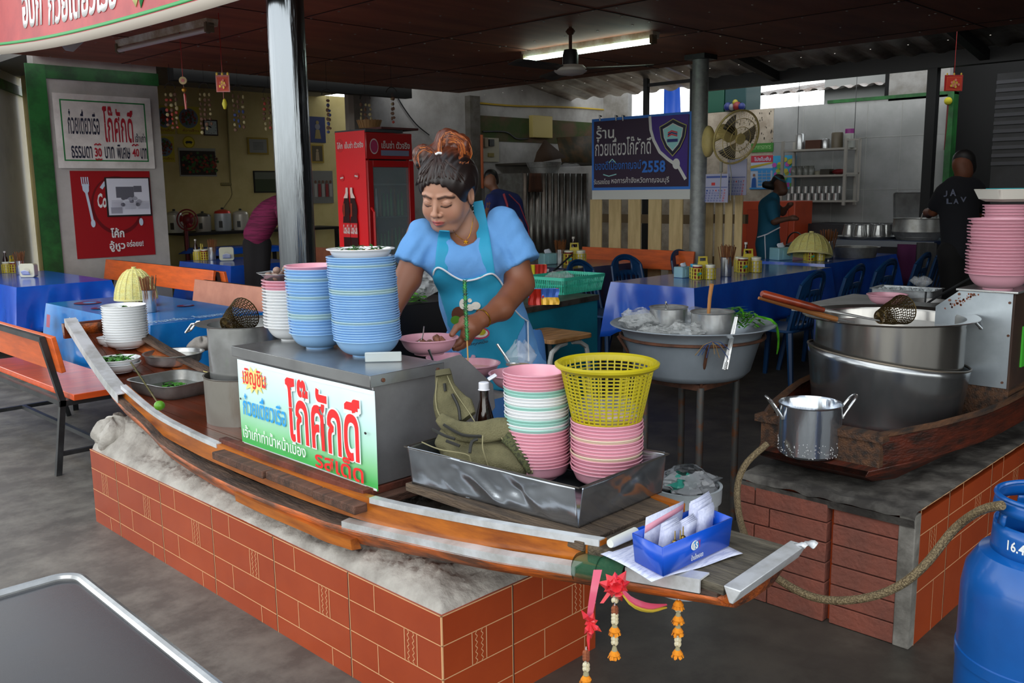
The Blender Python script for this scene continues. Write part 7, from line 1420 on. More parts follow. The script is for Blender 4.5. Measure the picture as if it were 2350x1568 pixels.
# corrugated metal cabinet with things on top
a, c = PD(1196, 398, 8.3), PD(1345, 398, 8.3); zc2 = a.z; t = thing('corrugated_screen', 'corrugated zinc screen standing in front of the back wall', 'screen', (0, 0, 0)); y_ = min(a.y, c.y); a, c = PY(1196, 398, 7.6), PY(1345, 398, 7.6); zc2 = PY(1270, 398, 7.6).z
b = MB(); L = c.x-a.x; b.grid(lambda u, v: (a.x+L*u, 7.6+.018*math.sin(u*L/.11*6.283), .02+(zc2-.02)*v), int(L/.11*8), 2); b.build('sheet', mat('dull zinc', '6a6a66', .35, .9, '4e4c48', 3), t, solid=.003)
b = MB(); b.box(a.x, c.x, 7.63, 8.2, zc2-.03, zc2); b.box(a.x-.02, a.x+.01, 7.58, 8.2, 0, zc2); b.box(c.x-.01, c.x+.02, 7.58, 8.2, 0, zc2); b.build('frame', M_steeldull, t)
q = PY(1275, 385, 7.75); t = thing('wide_pan', 'stacked wide pans on the corrugated screen', 'pan', (q.x-.05, 7.9, zc2)); MB().lathe([(0, 0), (.16, 0), (.22, .14), (.225, .142), (.2, .08), (0, .01)], 30).build('pan', M_steeldull, t)
q = PY(1322, 390, 7.75); t = thing('plastic_bag', 'clear bag of supplies on the corrugated screen near the purple banner', 'bag', (q.x, 7.85, zc2)); baggy(.16, .13, 5, top=.5).build('film', M_glass, t, sharp=20)
t = thing('leaning_board', 'triangular brown board leaning on the back wall above the pans', 'board', (0, 0, 0)); q = [PY(*v) for v in ((1232, 350, 8.3), (1250, 320, 8.35), (1300, 362, 8.3), (1225, 375, 8.3))]; MB().add([x[:] for x in q], [(3, 2, 1, 0)]).build('board', mat('brown hardboard', '3f2c1c', .8), t, solid=.01)
t = thing('old_painting', 'dark unframed painting propped on the back wall beside the purple banner', 'picture', (0, 0, 0)); q = [PY(*v) for v in ((1278, 316, 8.6), (1362, 312, 8.6), (1362, 375, 8.5), (1290, 372, 8.5))]; MB().add([x[:] for x in q], [(3, 2, 1, 0)]).build('canvas', mat('dark canvas', '33301f', .7, 0, '574024', 8), t, solid=.02)
q = PY(1250, 430, 7.55); b = MB(); b.grid(lambda u, v: (PY(1216, 400, 7.55).x+.2*u+.05*(1-v)*(u-.5), 7.555-.01*math.sin(u*9), zc2-.22+.22*v), 8, 6); o = b.build('brown_rag', mat('brown rag', '4e3020', .9), solid=.003); tag(o, 'brown rag hanging over the corrugated screen', 'cloth')
q = PD(1240, 540, 7.4); t = thing('stove_pot', 'steel pot with a ladle on a low stove in front of the corrugated screen', 'pot', (q.x, q.y, .45)); MB().lathe([(0, 0), (.17, 0), (.18, .2), (.19, .205), (.165, .2), (.16, .02), (0, .01)], 30).build('pot', M_steeldull, t); MB().cyl((.0, 0, .1), (.28, -.1, .32), .008, 6).build('ladle', M_black, t); MB().box(-.2, .2, -.2, .2, -.45, 0).build('stove', mat('dark blue stove', '141e30', .5), t)
# ---------------------------------------------------------------- pallet fence, purple banner, wall fan, calendars
XF = 6.95
def fence(lab, px0, px1, pyt, pyb, n, gap, xf=XF):
    a, c = PX(px0, pyt, xf), PX(px1, pyt, xf); zt_, zb2 = a.z, 0.10; t = thing('pallet_fence', lab, 'fence', (0, 0, 0)); L = c.y-a.y
    for i in range(n):
        y0 = a.y+L*i/n; y1 = y0+L/n*(1-gap); MB().box(xf-.012, xf, min(y0, y1), max(y0, y1), zb2, a.z+(c.z-a.z)*i/n).build('slat', mat('pale pallet wood', 'a3906a', .8, 0, '94805c', 5, stretch=(4, 4, .6)), t)
    for z in (.25, .6, .98): MB().box(xf, xf+.05, min(a.y, c.y), max(a.y, c.y), z, z+.08).build('cross_rail', mat('pallet rail', '5a4a34', .9), t)
fence('pallet wood fence of wide pale slats below the purple banner', 1356, 1588, 458, 590, 5, .38); fence('narrow pallet fence of pale slats under the two calendars', 1622, 1712, 448, 590, 4, .25, XF+.25)
a, c = PX(1359, 274, XF-.03), PX(1589, 268, XF-.03); zl = PX(1359, 437, XF-.03).z; L = a.y-c.y
P = Panel((XF-.03, a.y, zl), (0, -L, 0), (0, 0, a.z-zl)); P.curve = lambda u, v: .001*math.sin(u*6+v*2)
P.rect(0, -.13, 1, 1, 3, 14); P.rect(0, 0, 1, 1, 0, 14); P.frame(.0, 0, 1, 1, .022, 1)
arc = [(.60, .97), (.61, .80), (.64, .66), (.70, .50), (.78, .40), (.90, .30), (.96, .12), (.97, .97)]; P.poly(arc, 4)
P.line([(.60, .98), (.61, .80), (.64, .66), (.70, .50), (.78, .40), (.88, .30), (.95, .13)], .03, 2); P.ell(.86, .335, .035, .07, 2)
P.text('ร้าน', .05, .72, .24, .90, 2, .012); P.text('ก๋วยเตี๋ยวโก๊ศักดิ์', .04, .48, .62, .73, 2, .006)
P.text('ของดีเมืองกาญจน์', .04, .26, .52, .41, 1, .004); P.text('2558', .53, .23, .76, .39, 1, .03); P.line([(.19, .38), (.225, .43), (.26, .38)], .01, 5); P.line([(.13, .22), (.19, .195), (.27, .22)], .01, 5)
P.text('รับรองโดย', .03, .085, .20, .16, 2, .004); P.text('หอการค้าจังหวัดกาญจนบุรี', .22, .07, .80, .18, 2, .006)
sh = lambda s, cu=.83, cv=.70: [(cu-.13*s, cv+.13*s), (cu-.07*s, cv+.17*s), (cu, cv+.225*s), (cu+.07*s, cv+.17*s), (cu+.13*s, cv+.13*s), (cu+.115*s, cv-.02*s), (cu+.07*s, cv-.16*s), (cu, cv-.27*s), (cu-.07*s, cv-.16*s), (cu-.115*s, cv-.02*s)]
P.poly(sh(1.0), 6); P.poly(sh(.94), 7); P.poly(sh(.74), 2); P.poly(sh(.68), 5)
for k_, mm in enumerate((8, 9, 8)): P.line([(.785, .74-.022*k_), (.82, .765-.022*k_), (.875, .74-.022*k_)], .012, mm)
P.rect(.78, .62, .88, .66, 9)
o = P.build('shop_banner', [mat('dark plum print', '2a1c30', .45), mat('banner blue', '2c63b0', .5), mat('banner pale', 'b9bcd4', .6), mat('banner back white', 'a9aaa8', .7), mat('banner violet', '38246e', .45), mat('banner sky', '7fb0c0', .5), mat('crest gold', '8f8a54', .5), mat('crest navy', '1a1c30', .5), mat('crest red', 'b02a3a', .5), mat('crest blue', '222a60', .5)]); tag(o, 'purple shop banner with a shield crest and Thai lettering, hung on the grey pole', 'banner')
b = MB()
for px in (1377, 1414, 1430): q = PX(px, 272, XF-.04); b.tube([(q.x, q.y, q.z-.02), (q.x-.01, q.y, q.z+.03), (q.x+.02, q.y, q.z+.02)], .008, 6)
o = b.build('clamp', M_steel); tag(o, 'metal clips holding the purple banner along its top edge', 'clips')
# oscillating wall fan on the pole
fc = PD(1690, 315, 7.7); mt = PD(1625, 325, 7.9); t = thing('wall_fan', 'cream oscillating wall fan fixed to the grey steel pole', 'fan', (0, 0, 0)); M_fanc = mat('cream fan plastic', 'b3a26a', .45, 0, 'a08f5c', 6)
n_ = (-_f*.55+Vector((CR.x, CR.y, 0))*.62+Vector((0, 0, -.38))).normalized(); n_ = (-_f*.80+CR*.42-CU*.46).normalized(); u_ = n_.cross(Vector((0, 0, 1))).normalized(); v_ = u_.cross(n_); Rf = 62*7.7/FPX
b = MB()
for i in range(48):
    a = 2*math.pi*i/48; d_ = u_*math.cos(a)+v_*math.sin(a); b.tube([fc+n_*.05+d_*.04, fc+n_*.055+d_*Rf*.6, fc+n_*.02+d_*Rf*.97, fc+d_*Rf], .0011, 3); b.tube([fc-n_*.09+d_*.06, fc-n_*.08+d_*Rf*.7, fc+d_*Rf], .0009, 3)
for r, z in ((1.0, 0),): b.tube([fc+(u_*math.cos(a)+v_*math.sin(a))*Rf for a in np.linspace(0, 6.283, 60)[:-1]], .009, 6, closed=True)
for r, z in ((.75, .045), (.45, .055)): b.tube([fc+n_*z+(u_*math.cos(a)+v_*math.sin(a))*Rf*r for a in np.linspace(0, 6.283, 48)[:-1]], .003, 4, closed=True)
b.build('cage', M_fanc, t)['kind'] = 'stuff'
b = MB(); b.cyl((fc+n_*.045)[:], (fc+n_*.065)[:], .045, 20); b.build('badge', M_fanc, t); b = MB()
for i in range(3):
    a0 = i*2.09+.5; P_b = [fc+n_*.01+(u_*math.cos(a0)+v_*math.sin(a0))*.04]
    for k_ in range(7): a = a0-.1+.95*k_/6; P_b.append(fc+n_*(.02-.04*k_/6)+(u_*math.cos(a)+v_*math.sin(a))*Rf*.84)
    b.add([p[:] for p in P_b], [(0, k_+1, k_+2) for k_ in range(6)])
b.build('blades', mat('smoky blades', '34322e', .3, alpha=.7), t, solid=.003)
b = MB(); b.tube([fc-n_*.08, fc-n_*.20], [.07, .06], 18); b.tube([fc-n_*.15, mt], [.035, .03], 10); b.build('motor', M_fanc, t)
b = MB(); o_ = b.M; b.M = Matrix.Translation(mt) @ (CR.to_track_quat('X', 'Z').to_matrix().to_4x4()); b.sph((0, 0, 0), (.06, .085, .135), 20); b.M = o_; b.build('wall_bracket', M_fanc, t)
b = MB(); b.tube([fc-n_*.12-v_*.05, PD(1678, 400, 7.75), PD(1676, 460, 7.75)], .004, 5); b.tube([PD(1657, 372, 7.7), PD(1655, 395, 7.7), PD(1652, 455, 7.7)], .004, 5); b.cyl(PD(1655, 372, 7.7)[:], PD(1655, 395, 7.7)[:], .014, 8); b.build('pull_cord', mat('cord', 'a8a69c', .7), t)
def calendar(lab, px0, py0, px1, py1, d, red=True):
    xq = PD((px0+px1)/2, (py0+py1)/2, d).x; a, c = PX(px0, py0, xq), PX(px1, py1, xq); P = Panel((xq, a.y, c.z), (0, c.y-a.y, 0), (0, 0, a.z-c.z)); P.solidback(0, 0, 1, 1, .006, 0); P.rect(0, 0, 1, 1, 0)
    if red: P.rect(.05, .86, .95, .93, 2); P.rect(.28, .60, .44, .70, 1); P.rect(.02, .52, .98, .545, 2)
    else: P.rect(.05, .49, .95, .51, 2)
    top_ = .48 if red else .44
    for r in range(5):
        for k_ in range(7): P.text(str(min(31, r*7+k_+1)), .06+.13*k_, top_-.09-.088*r, .14+.13*k_, top_-.03-.088*r, (1 if k_ == 6 or r == 0 and k_ == 3 else 2), .02)
    o = P.build('wall_calendar', [mat('calendar paper', '8f90a6', .7), mat('calendar red', 'a83030', .6), mat('calendar blue', '3a4a86', .6)]); tag(o, lab, 'calendar')
calendar('calendar with a blue title and red date squares below the wall fan', 1619, 400, 1670, 465, 7.9); calendar('plain pale calendar right of the red dated one', 1670, 366, 1712, 448, 8.0, False)
# ---------------------------------------------------------------- tiled partition: posters, rack, kitchen
def tpan(px0, py0, px1, py1, off=.015): a, c = PX(px0, py0, XT-off), PX(px1, py1, XT-off); return Panel((XT-off, a.y, c.z), (0, c.y-a.y, 0), (0, 0, a.z-c.z))
def tposter(name, lab, cat, box, mats, fn): P = tpan(*box); P.solidback(0, 0, 1, 1, .008, 0); P.rect(0, 0, 1, 1, 0); fn(P); o = P.build(name, mats); tag(o, lab, cat)
def adv(P):
    P.rect(0, .80, 1, 1, 1); P.text('โปรโมชั่น', .15, .84, .9, .96, 0, .03); P.poly([(0, .62), (1, .76), (1, .8), (0, .7)], 3); P.rect(0, .55, 1, .62, 2)
    for r in range(5):
        for k_ in range(3): P.rect(.36+.2*k_, .1+.095*r, .53+.2*k_, .17+.095*r, 2)
    P.poly([(.08, .05), (.3, .05), (.28, .32), (.2, .36), (.1, .32)], 4); P.ell(.19, .42, .06, .045, 5); P.rect(0, 0, 1, .05, 2)
tposter('phone_advert', 'blue and red promotion poster with a small figure next to the rack', 'poster', (1724, 358, 1772, 434), [mat('ad white', '8a94a2', .6), mat('ad red', '8a2030', .6), mat('ad blue', '2a6a9c', .6), mat('ad yellow', '8a7a20', .6), mat('ad navy', '14407a', .6), mat('ad skin', '6a4a38', .6)], adv)
def kid(P):
    rr = random.Random(6)
    for i in range(26): P.ell(.1+.8*rr.random(), .1+.8*rr.random(), .1, .07, rr.choice((1, 2, 3)), 12)
tposter('cartoon_poster', 'light blue poster of pink and yellow blobs partly behind the rack', 'poster', (1774, 358, 1824, 434), [mat('kid blue', '2a7a9c', .6), mat('kid pink', '8a3a80', .6), mat('kid green', '4a7a30', .6), mat('kid yellow', '8a842c', .6)], kid)
tposter('green_sign', 'small green sign above the blue and red promotion poster', 'sign', (1724, 330, 1774, 348), [mat('sign green', '255a1c', .6), mat('sign pale', '6a8a5a', .6)], lambda P: P.text('รายการอาหาร', .1, .3, .9, .75, 1, .01))
b = MB(); rr = random.Random(12)
for i in range(70): q = PX(rr.uniform(1690, 1774), rr.uniform(255, 350), XT-.008); s = rr.uniform(.008, .02); b.sph(q[:], (.002, s*.5, s), 6)
o = b.build('peeled_spots', mat('dark spots', '3a342c', .9)); tag(o, 'scatter of dark peeled spots on the cream render beside the wall fan', 'stains', kind='stuff')
XR = XT-.38; a, c = PX(1797, 335, XR), PX(1942, 335, XR); zs_ = [PX(1860, y, XR).z for y in (344, 404, 462)]; t = thing('wall_rack', 'three tier white metal rack of cups and jars hung on wires', 'rack', (0, 0, 0))
b = MB()
for z in zs_: b.box(XR, XR+.3, c.y, a.y, z-.012, z+.012)
b.build('shelf', mat('dusty white shelf', '7c7972', .5), t); b = MB(); e = PX(1975, 335, XR+.0).y
for y in (a.y, c.y, ): 
    for x in (XR, XR+.3): MB().box(x-.015, x+.015, y-.018, y+.018, zs_[2]-.05, zs_[0]+.12).build('post', MATS['dusty white shelf'], t)
for z in (zs_[0]+.1, zs_[1]+.02, zs_[2]): b.box(XR-.01, XR+.01, e, c.y, z-.01, z+.01)
b.box(XR-.01, XR+.01, e-.01, e+.01, zs_[2], zs_[0]+.1); b.build('upright', MATS['dusty white shelf'], t)
for px in (1830, 1960): q = PX(px, 320, XR+.1); MB().cyl((q.x, q.y, q.z), (q.x, q.y, 2.7), .004, 4).build('hanging_wire', M_black, t)
def rowof(name, lab, cat, grp, pxs, zi, mb_fn, m, xo=.1, dz=0):
    pr_ = None
    for i, px in enumerate(pxs):
        q = PX(px, 400, XR+xo); loc = (XR+xo, q.y, zs_[zi]+.012+dz); lb_ = lab % (NTH[i].replace('top', 'first') if len(pxs) > 1 else '')
        if pr_ is None: pr_ = mb_fn().build(name, m, loc=loc); o = pr_
        else: o = pr_.copy(); COL.objects.link(o); o.location = loc
        tag(o, lb_, cat, grp)
cup = lambda: MB().lathe([(0, 0), (.036, 0), (.038, .085), (.036, .085), (.034, .004), (0, .004)], 20)
rowof('steel_cup', '%s steel cup from the window side in the lower cup row of the rack', 'cup', 'steel cups on the rack', [1812+15.5*i for i in range(8)], 2, cup, M_steel, .08); rowof('steel_cup', '%s steel cup from the window side in the upper cup row of the rack', 'cup', 'steel cups on the rack', [1820+15.5*i for i in range(8)], 2, cup, M_steel, .10, .088)
rowof('glass_jar', '%s glass jar along the middle shelf of the rack', 'jar', 'glass jars on the rack', [1822, 1836, 1850, 1862], 1, lambda: MB().lathe([(0, 0), (.04, 0), (.042, .08), (.03, .1), (.034, .115), (0, .117)], 18), mat('jar grey', '7a7c74', .15, alpha=.7), .1)
for nm, lab, cat, px, zi, R, H, m in (('canister', 'tall shiny steel canister on the top shelf of the rack', 'canister', 1834, 0, .06, .20, M_steel), ('carton', 'brown carton on the top shelf of the rack', 'box', 1868, 0, .10, .11, mat('carton', '4a2a1a', .8)), ('small_tin', 'small steel tin behind the brown carton', 'tin', 1892, 0, .05, .12, M_steel), ('tall_jar', 'tall brownish plastic jar on the top shelf of the rack', 'jar', 1918, 0, .07, .19, mat('brownish jar', '5c5240', .4)), ('pink_jar', 'white jar with a pink lid on the top shelf of the rack', 'jar', 1946, 0, .065, .17, mat('pale jar', '9a9c94', .4)), ('red_basket', 'red ornament lying on the middle shelf of the rack', 'ornament', 1925, 1, .09, .07, mat('deep red plastic', '6a1418', .4)), ('white_bowl', 'small white bowl on the middle shelf of the rack', 'bowl', 1878, 1, .05, .05, mat('dull white', '8a8674', .5)), ('black_box', 'black and yellow box on the middle shelf of the rack', 'box', 1898, 1, .06, .07, mat('black yellow', '2a2414', .5))):
    q = PX(px, 400, XR+.15); t = thing(nm, lab, cat, (XR+.15, q.y, zs_[zi]+.012))
    if nm in ('carton', 'black_box'): MB().box(-.07, .07, -R, R, 0, H).build('body', m, t, bevel=.003)
    elif nm == 'red_basket': MB().sph((0, 0, H*.5), (.06, R, H*.5), 16).build('body', m, t)
    else: MB().lathe([(0, 0), (R, 0), (R, H*.92), (R*.9, H), (0, H)], 22).build('body', m, t)
    if nm == 'pink_jar': MB().lathe([(0, H), (R*.85, H), (R*.85, H+.055), (0, H+.057)], 22).build('lid', mat('magenta lid', '8a2a7a', .4), t)
# orange cabinet behind the teal dressed woman
q = PX(1703, 462, 10.3); q2 = PX(1825, 462, 10.3); t = thing('orange_cupboard', 'bright orange panelled cupboard behind the woman in teal', 'cupboard', (0, 0, 0)); zt_ = q.z; MB().box(10.3, 10.75, q2.y, q.y, 0, zt_).build('body', mat('orange lacquer', '8a3014', .4, 0, '7a2a12', 3), t, bevel=.01)
b = MB(); 
for ya, yb in ((q2.y+.08, (q.y+q2.y)/2-.04), ((q.y+q2.y)/2+.04, q.y-.08)): b.box(10.285, 10.30, ya, yb, zt_-.95, zt_-.10)
b.build('door', mat('orange door', '7c2810', .45), t, bevel=.008)
# kitchen table with cups, pots and tray
kz = .78; q0 = PZ(1895, 545, kz); q1 = PZ(2140, 560, kz); kx = 8.75; t = thing('kitchen_table', 'blue covered kitchen table with a shelf of steel pots in front of the tiled wall', 'table', (0, 0, 0)); ya, yb = PX(2145, 545, kx).y, PX(1905, 545, kx).y
MB().box(kx, kx+.7, ya, yb, kz-.03, kz).build('tabletop', mat('blue kitchen top', '14284a', .4), t)
for x in (kx+.04, kx+.66):
    for y in (ya+.05, yb-.05): MB().box(x-.02, x+.02, y-.02, y+.02, 0, kz-.03).build('leg', M_black, t)
MB().box(kx-.01, kx, ya, yb, kz-.06, kz-.005).build('edge_strip', mat('pale edge', '6e7278', .5), t)
q = PX(1985, 545, kx+.2); t = thing('cup_tray', 'round steel tray of steel pitchers on the kitchen table', 'tray', (kx+.25, q.y, kz)); MB().lathe([(0, 0), (.26, 0), (.29, .025), (.28, .025), (.25, .005), (0, .005)], 40).build('tray', M_steel, t)
for i in range(7): a = i*2*math.pi/6; r = .17 if i < 6 else 0; MB().lathe([(0, 0), (.06, 0), (.068, .04), (.05, .12), (.052, .135), (.046, .13), (.055, .04), (0, .01)], 22).build('pitcher', M_steel, t, loc=(r*math.cos(a), r*math.sin(a), .006))
q = PX(2100, 545, kx+.25); t = thing('lidded_pot', 'big dented pot being stirred by the man in black', 'pot', (kx+.25, q.y-.02, kz)); MB().lathe([(0, 0), (.18, 0), (.23, .08), (.22, .20), (.235, .205), (.21, .2), (.2, .03), (0, .01)], 40).build('pot', M_steeldull, t); MB().tube([(.2*math.cos(a), -.1+.0*a, .17+.13*math.sin(a)) for a in np.linspace(.2, 2.9, 12)], .007, 6).build('bail', M_steel, t)
q = PX(2055, 450, XT-.12); q2 = PX(2130, 510, XT-.12); t = thing('leaning_tray', 'square steel tray leaning upright against the tiled wall', 'tray', (0, 0, 0)); b = MB(); b.M = Matrix.Translation((XT-.13, (q.y+q2.y)/2, (q.z+q2.z)/2)) @ Euler((0, math.radians(80), 0)).to_matrix().to_4x4() ; L = abs(q.y-q2.y); b.rbox(-.20, .20, -L/2, L/2, 0, .01, .03); b.tube([(x, y, -.006) for x, y in rrect(-.2, .2, -L/2, L/2, .03)], .01, 6, closed=True); b.build('tray', M_steel, t)
q = PX(1830, 590, 8.9); t = thing('kettle', 'dark kettle with a loop handle beside the woman in teal', 'kettle', (9.0, PX(1824, 590, 9.0).y, PX(1824, 590, 9.0).z)); b = MB(); b.lathe([(0, 0), (.10, 0), (.13, .06), (.10, .13), (.04, .16), (0, .17)], 28); b.cyl((.0, -.1, .07), (0, -.2, .14), .018, 8); b.build('body', mat('dark kettle', '2a2c30', .3, .8), t); MB().tube([(0, .1*math.cos(a), .13+.13*math.sin(a)) for a in np.linspace(0, math.pi, 14)], .008, 6).build('handle', M_black, t); MB().box(-.15, .15, -.2, .2, -t.location.z, 0).build('stand', mat('dark stand', '17181a', .7), t)
q = PX(2075, 600, 8.9); b = MB(); b.grid(lambda u, v: (8.73-.01*math.sin(u*11), PX(2060, 560, 8.73).y-.22*u, .35+.40*v), 12, 4); o = b.build('magenta_towel', mat('magenta towel', '4a1440', .9), solid=.006); tag(o, 'magenta towel hanging from the kitchen table edge', 'towel')
b = MB(); b.grid(lambda u, v: (8.72-.02*math.sin(u*13), PX(2105, 560, 8.73).y-.18*u, .25+.52*v), 12, 4); o = b.build('white_towel', mat('dull white towel', '3f3f3f', .9), solid=.006); tag(o, 'greyish towel hanging beside the magenta towel', 'towel')
# things stored on the ledge
za = zc+.02; q = PX(1630, 240, XT+.05); q2 = PX(1712, 240, XT+.05)
for nm, lab, cat, px0, px1, zt__, c in (('green_crate', 'dark green storage crate on the wall ledge beside the pole', 'crate', 1622, 1662, PX(1640, 168, XT).z, '0e4a38'), ('teal_locker', 'dark teal locker box next to the green crate on the ledge', 'crate', 1664, 1712, PX(1690, 170, XT).z, '0c3a3c')):
    y0, y1 = PX(px1, 200, XT).y, PX(px0, 200, XT).y; t = thing(nm, lab, cat, (XT, y0, zc)); MB().box(.0, .4, 0, y1-y0, 0, zt__-zc).build('body', mat(nm, c, .5), t, bevel=.01); MB().box(-.02, 0, .05, y1-y0-.05, (zt__-zc)*.7, (zt__-zc)*.8).build('latch_bar', M_black, t)
t = thing('toy_pile', 'small heap of coloured toys at the foot of the teal locker', 'toys', (XT-.06, PX(1690, 230, XT).y, zc)); b = MB()
for i, (y, c, r) in enumerate(((-.12, 0, .05), (-.05, 1, .06), (.03, 2, .05), (.09, 0, .06), (-.02, 3, .04))): b.sph((0, y, r+(.07 if i == 4 else 0)), r, 10, c)
b.build('toy', [mat('toy blue', '1a2a6a', .5), mat('toy red', '7a2020', .5), mat('toy white', '7a7a7c', .5), mat('toy yellow', '9a8a1c', .5)], t)
zq = PY(1300, 374, 8.4).z; o = MB().box(PY(1220, 370, 8.4).x, PY(1365, 370, 8.4).x, 8.2, YW-.02, zq-.03, zq).build('wall_shelf', mat('dark shelf board', '2a241c', .8)); tag(o, 'dark shelf board on the back wall under the painting', 'shelf')
q = PX(2055, 450, XT-.12); q2 = PX(2130, 512, XT-.12); o = MB().box(XT-.6, XT-.02, min(q.y, q2.y)-.6, max(q.y, q2.y)+.9, 0, q2.z-.01).build('wall_counter', mat('dark counter unit', '26262a', .5), bevel=.006); tag(o, 'dark counter along the foot of the tiled wall', 'counter')
a, c = PX(1524, 200, XT+.6), PX(1560, 245, XT+.6); o = MB().grid(lambda u, v: (XT+.6+.03*math.sin(u*6), a.y+(c.y-a.y)*u*(1+.6*(1-v)), (a.z)*v), 10, 6).build('blue_tarpaulin', mat('blue tarpaulin', '0c50c0', .5), solid=.004); tag(o, 'bright blue tarpaulin seen through the small window opening', 'tarpaulin')

def brighten(names, k):
    for n_, m in MATS.items():
        if any(n_.startswith(q) for q in names):
            for nd in m.node_tree.nodes:
                if nd.type == 'BSDF_PRINCIPLED': c = nd.inputs['Base Color'].default_value; nd.inputs['Base Color'].default_value = [min(.85, x*k) for x in c[:3]]+[1]
                if nd.type == 'VALTORGB':
                    for e in nd.color_ramp.elements: e.color = [min(.85, x*k) for x in e.color[:3]]+[1]
brighten(['dirty white vinyl', 'newsprint', 'poster ', 'food ', 'clock face', 'certificate', 'gilt', 'photo ', 'sticker', 'cooker', 'lid ', 'pale pallet', 'banner ', 'dark plum', 'crest', 'calendar', 'cream fan', 'ad ', 'kid ', 'sign ', 'dusty white', 'whitewashed post', 'cream fuse', 'switch board', 'yellow conduit', 'cream conduit', 'orange ', 'shell ', 'portrait', 'deep blue', 'dull zinc', 'uniform', 'bottle highlight', 'cola amber', 'cutlery', 'yellowed batten', 'green glass', 'clear bottle', 'fridge side', 'woven straw', 'pale eave'], 1.9)
# ---------------------------------------------------------------- people, shaped as distance fields in a frame aligned with the lens axis, then placed in the place
CM = np.array(cam.matrix_world)
def L3(px, py, d): return np.array([(px-1175)/FPX*d, -(py-784)/FPX*d, -d])
def place_mesh(vs, F): b = from_arrays(vs @ CM[:3, :3].T+CM[:3, 3], F[:, ::-1] if False else F); return b
def limbs(X, Y, Z, prims, k):
    D = None
    for p in prims:
        a, b_ = L3(*p[0:3]), L3(*p[4:7]); d = cap(X, Y, Z, a, b_, p[3]*p[2]/FPX, p[7]*p[6]/FPX); D = d if D is None else sm(D, d, k)
    return D
def fine_axis(lo, hi, h, fl, fh, hf):
    v = [lo]
    while v[-1] < hi: x = v[-1]; v.append(x+(hf if any(a-h < x < b_ for a, b_ in zip(fl, fh)) else h))
    return np.array(v, np.float32)
def cmix(a, b_, t): return a*(1-t[:, None])+np.array(b_)[None]*t[:, None]
def sc3(h): return np.array(lin(h)[:3])
# ---- the woman at the counter
Hc = L3(1027, 443, 3.03); hf = np.array([-.36, -.50, .79]); hf /= np.linalg.norm(hf); hu = np.array([-.10, .86, .5]); hu -= hf*hu.dot(hf); hu /= np.linalg.norm(hu); hs = np.cross(hu, hf); HS = 1.10
def hl(X, Y, Z):
    x, y, z = X-Hc[0], Y-Hc[1], Z-Hc[2]; return [(x*a[0]+y*a[1]+z*a[2])/HS for a in (hs, hf, hu)]
def hw(s, f, u): return Hc+(hs*s+hf*f+hu*u)*HS
EYE = (.030, .078, -.002)
def headf(X, Y, Z, raw=False):
    s, f, u = hl(X, Y, Z); sa = np.abs(s); E = lambda c, r: ell(s, f, u, c, r); Ea = lambda c, r: ell(sa, f, u, c, r); C = lambda a, b_, ra, rb: cap(s, f, u, a, b_, ra, rb); Ca = lambda a, b_, ra, rb: cap(sa, f, u, a, b_, ra, rb)
    d = E((0, -.012, .03), (.073, .092, .085)); d = sm(d, E((0, .030, -.028), (.058, .056, .075)), .03); d = sm(d, Ea((.034, .052, -.038), (.026, .024, .028)), .022)
    d = sm(d, E((0, .060, -.086), (.024, .019, .017)), .024); d = sm(d, Ca((.048, .0, -.045), (.028, .045, -.088), .018, .015), .02)
    d = smx(d, -Ea((.031, .094, -.001), (.019, .012, .011)), .010); d = sm(d, Ea((EYE[0], EYE[1]-.008, EYE[2]), (.0155, .0155, .0125)), .003); d = sm(d, Ca((.012, .082, .019), (.046, .066, .021), .0045, .004), .010)
    d = sm(d, C((0, .083, .004), (0, .101, -.029), .0045, .0075), .009); d = sm(d, E((0, .100, -.031), (.0095, .0095, .0085)), .005); d = sm(d, Ea((.0125, .090, -.034), (.0072, .0085, .0068)), .004); d = smx(d, -Ea((.0062, .099, -.040), (.0036, .004, .003)), .003)
    d = sm(d, E((0, .082, -.056), (.020, .012, .016)), .01); d = sm(d, Ca((.002, .0945, -.0535), (.019, .084, -.0575), .0045, .0018), .003); d = sm(d, Ca((0, .0935, -.0625), (.014, .086, -.0615), .0055, .0025), .003); d = smx(d, -Ca((0, .0985, -.0578), (.021, .086, -.0585), .0012, .0008), .0015)
    e = Ea((.074, -.006, -.006), (.008, .018, .030)); e = smx(e, -Ea((.080, -.002, -.002), (.006, .010, .018)), .004); d = sm(d, e, .006)
    return d*HS
SH_L, SH_R = (958, 538, 3.10), (1168, 524, 3.14)
ARM = [(964, 540, 3.10, 32, 936, 640, 3.08, 29), (936, 640, 3.08, 29, 896, 720, 3.02, 20), (896, 720, 3.02, 19, 886, 748, 3.0, 17), (886, 748, 3.0, 13, 876, 775, 2.98, 7), (890, 750, 3.0, 10, 886, 782, 2.97, 6), (892, 748, 3.0, 9, 898, 780, 2.97, 6), (884, 745, 2.98, 9, 866, 762, 2.95, 6), (1168, 526, 3.14, 35, 1194, 652, 3.12, 31), (1194, 652, 3.12, 31, 1150, 708, 3.0, 27), (1150, 708, 3.0, 27, 1104, 734, 2.92, 19)]
PALM = [(1104, 734, 2.92, 18, 1078, 752, 2.885, 21), (1088, 738, 2.905, 16, 1066, 738, 2.88, 14), (1090, 756, 2.90, 15, 1070, 770, 2.885, 14)]
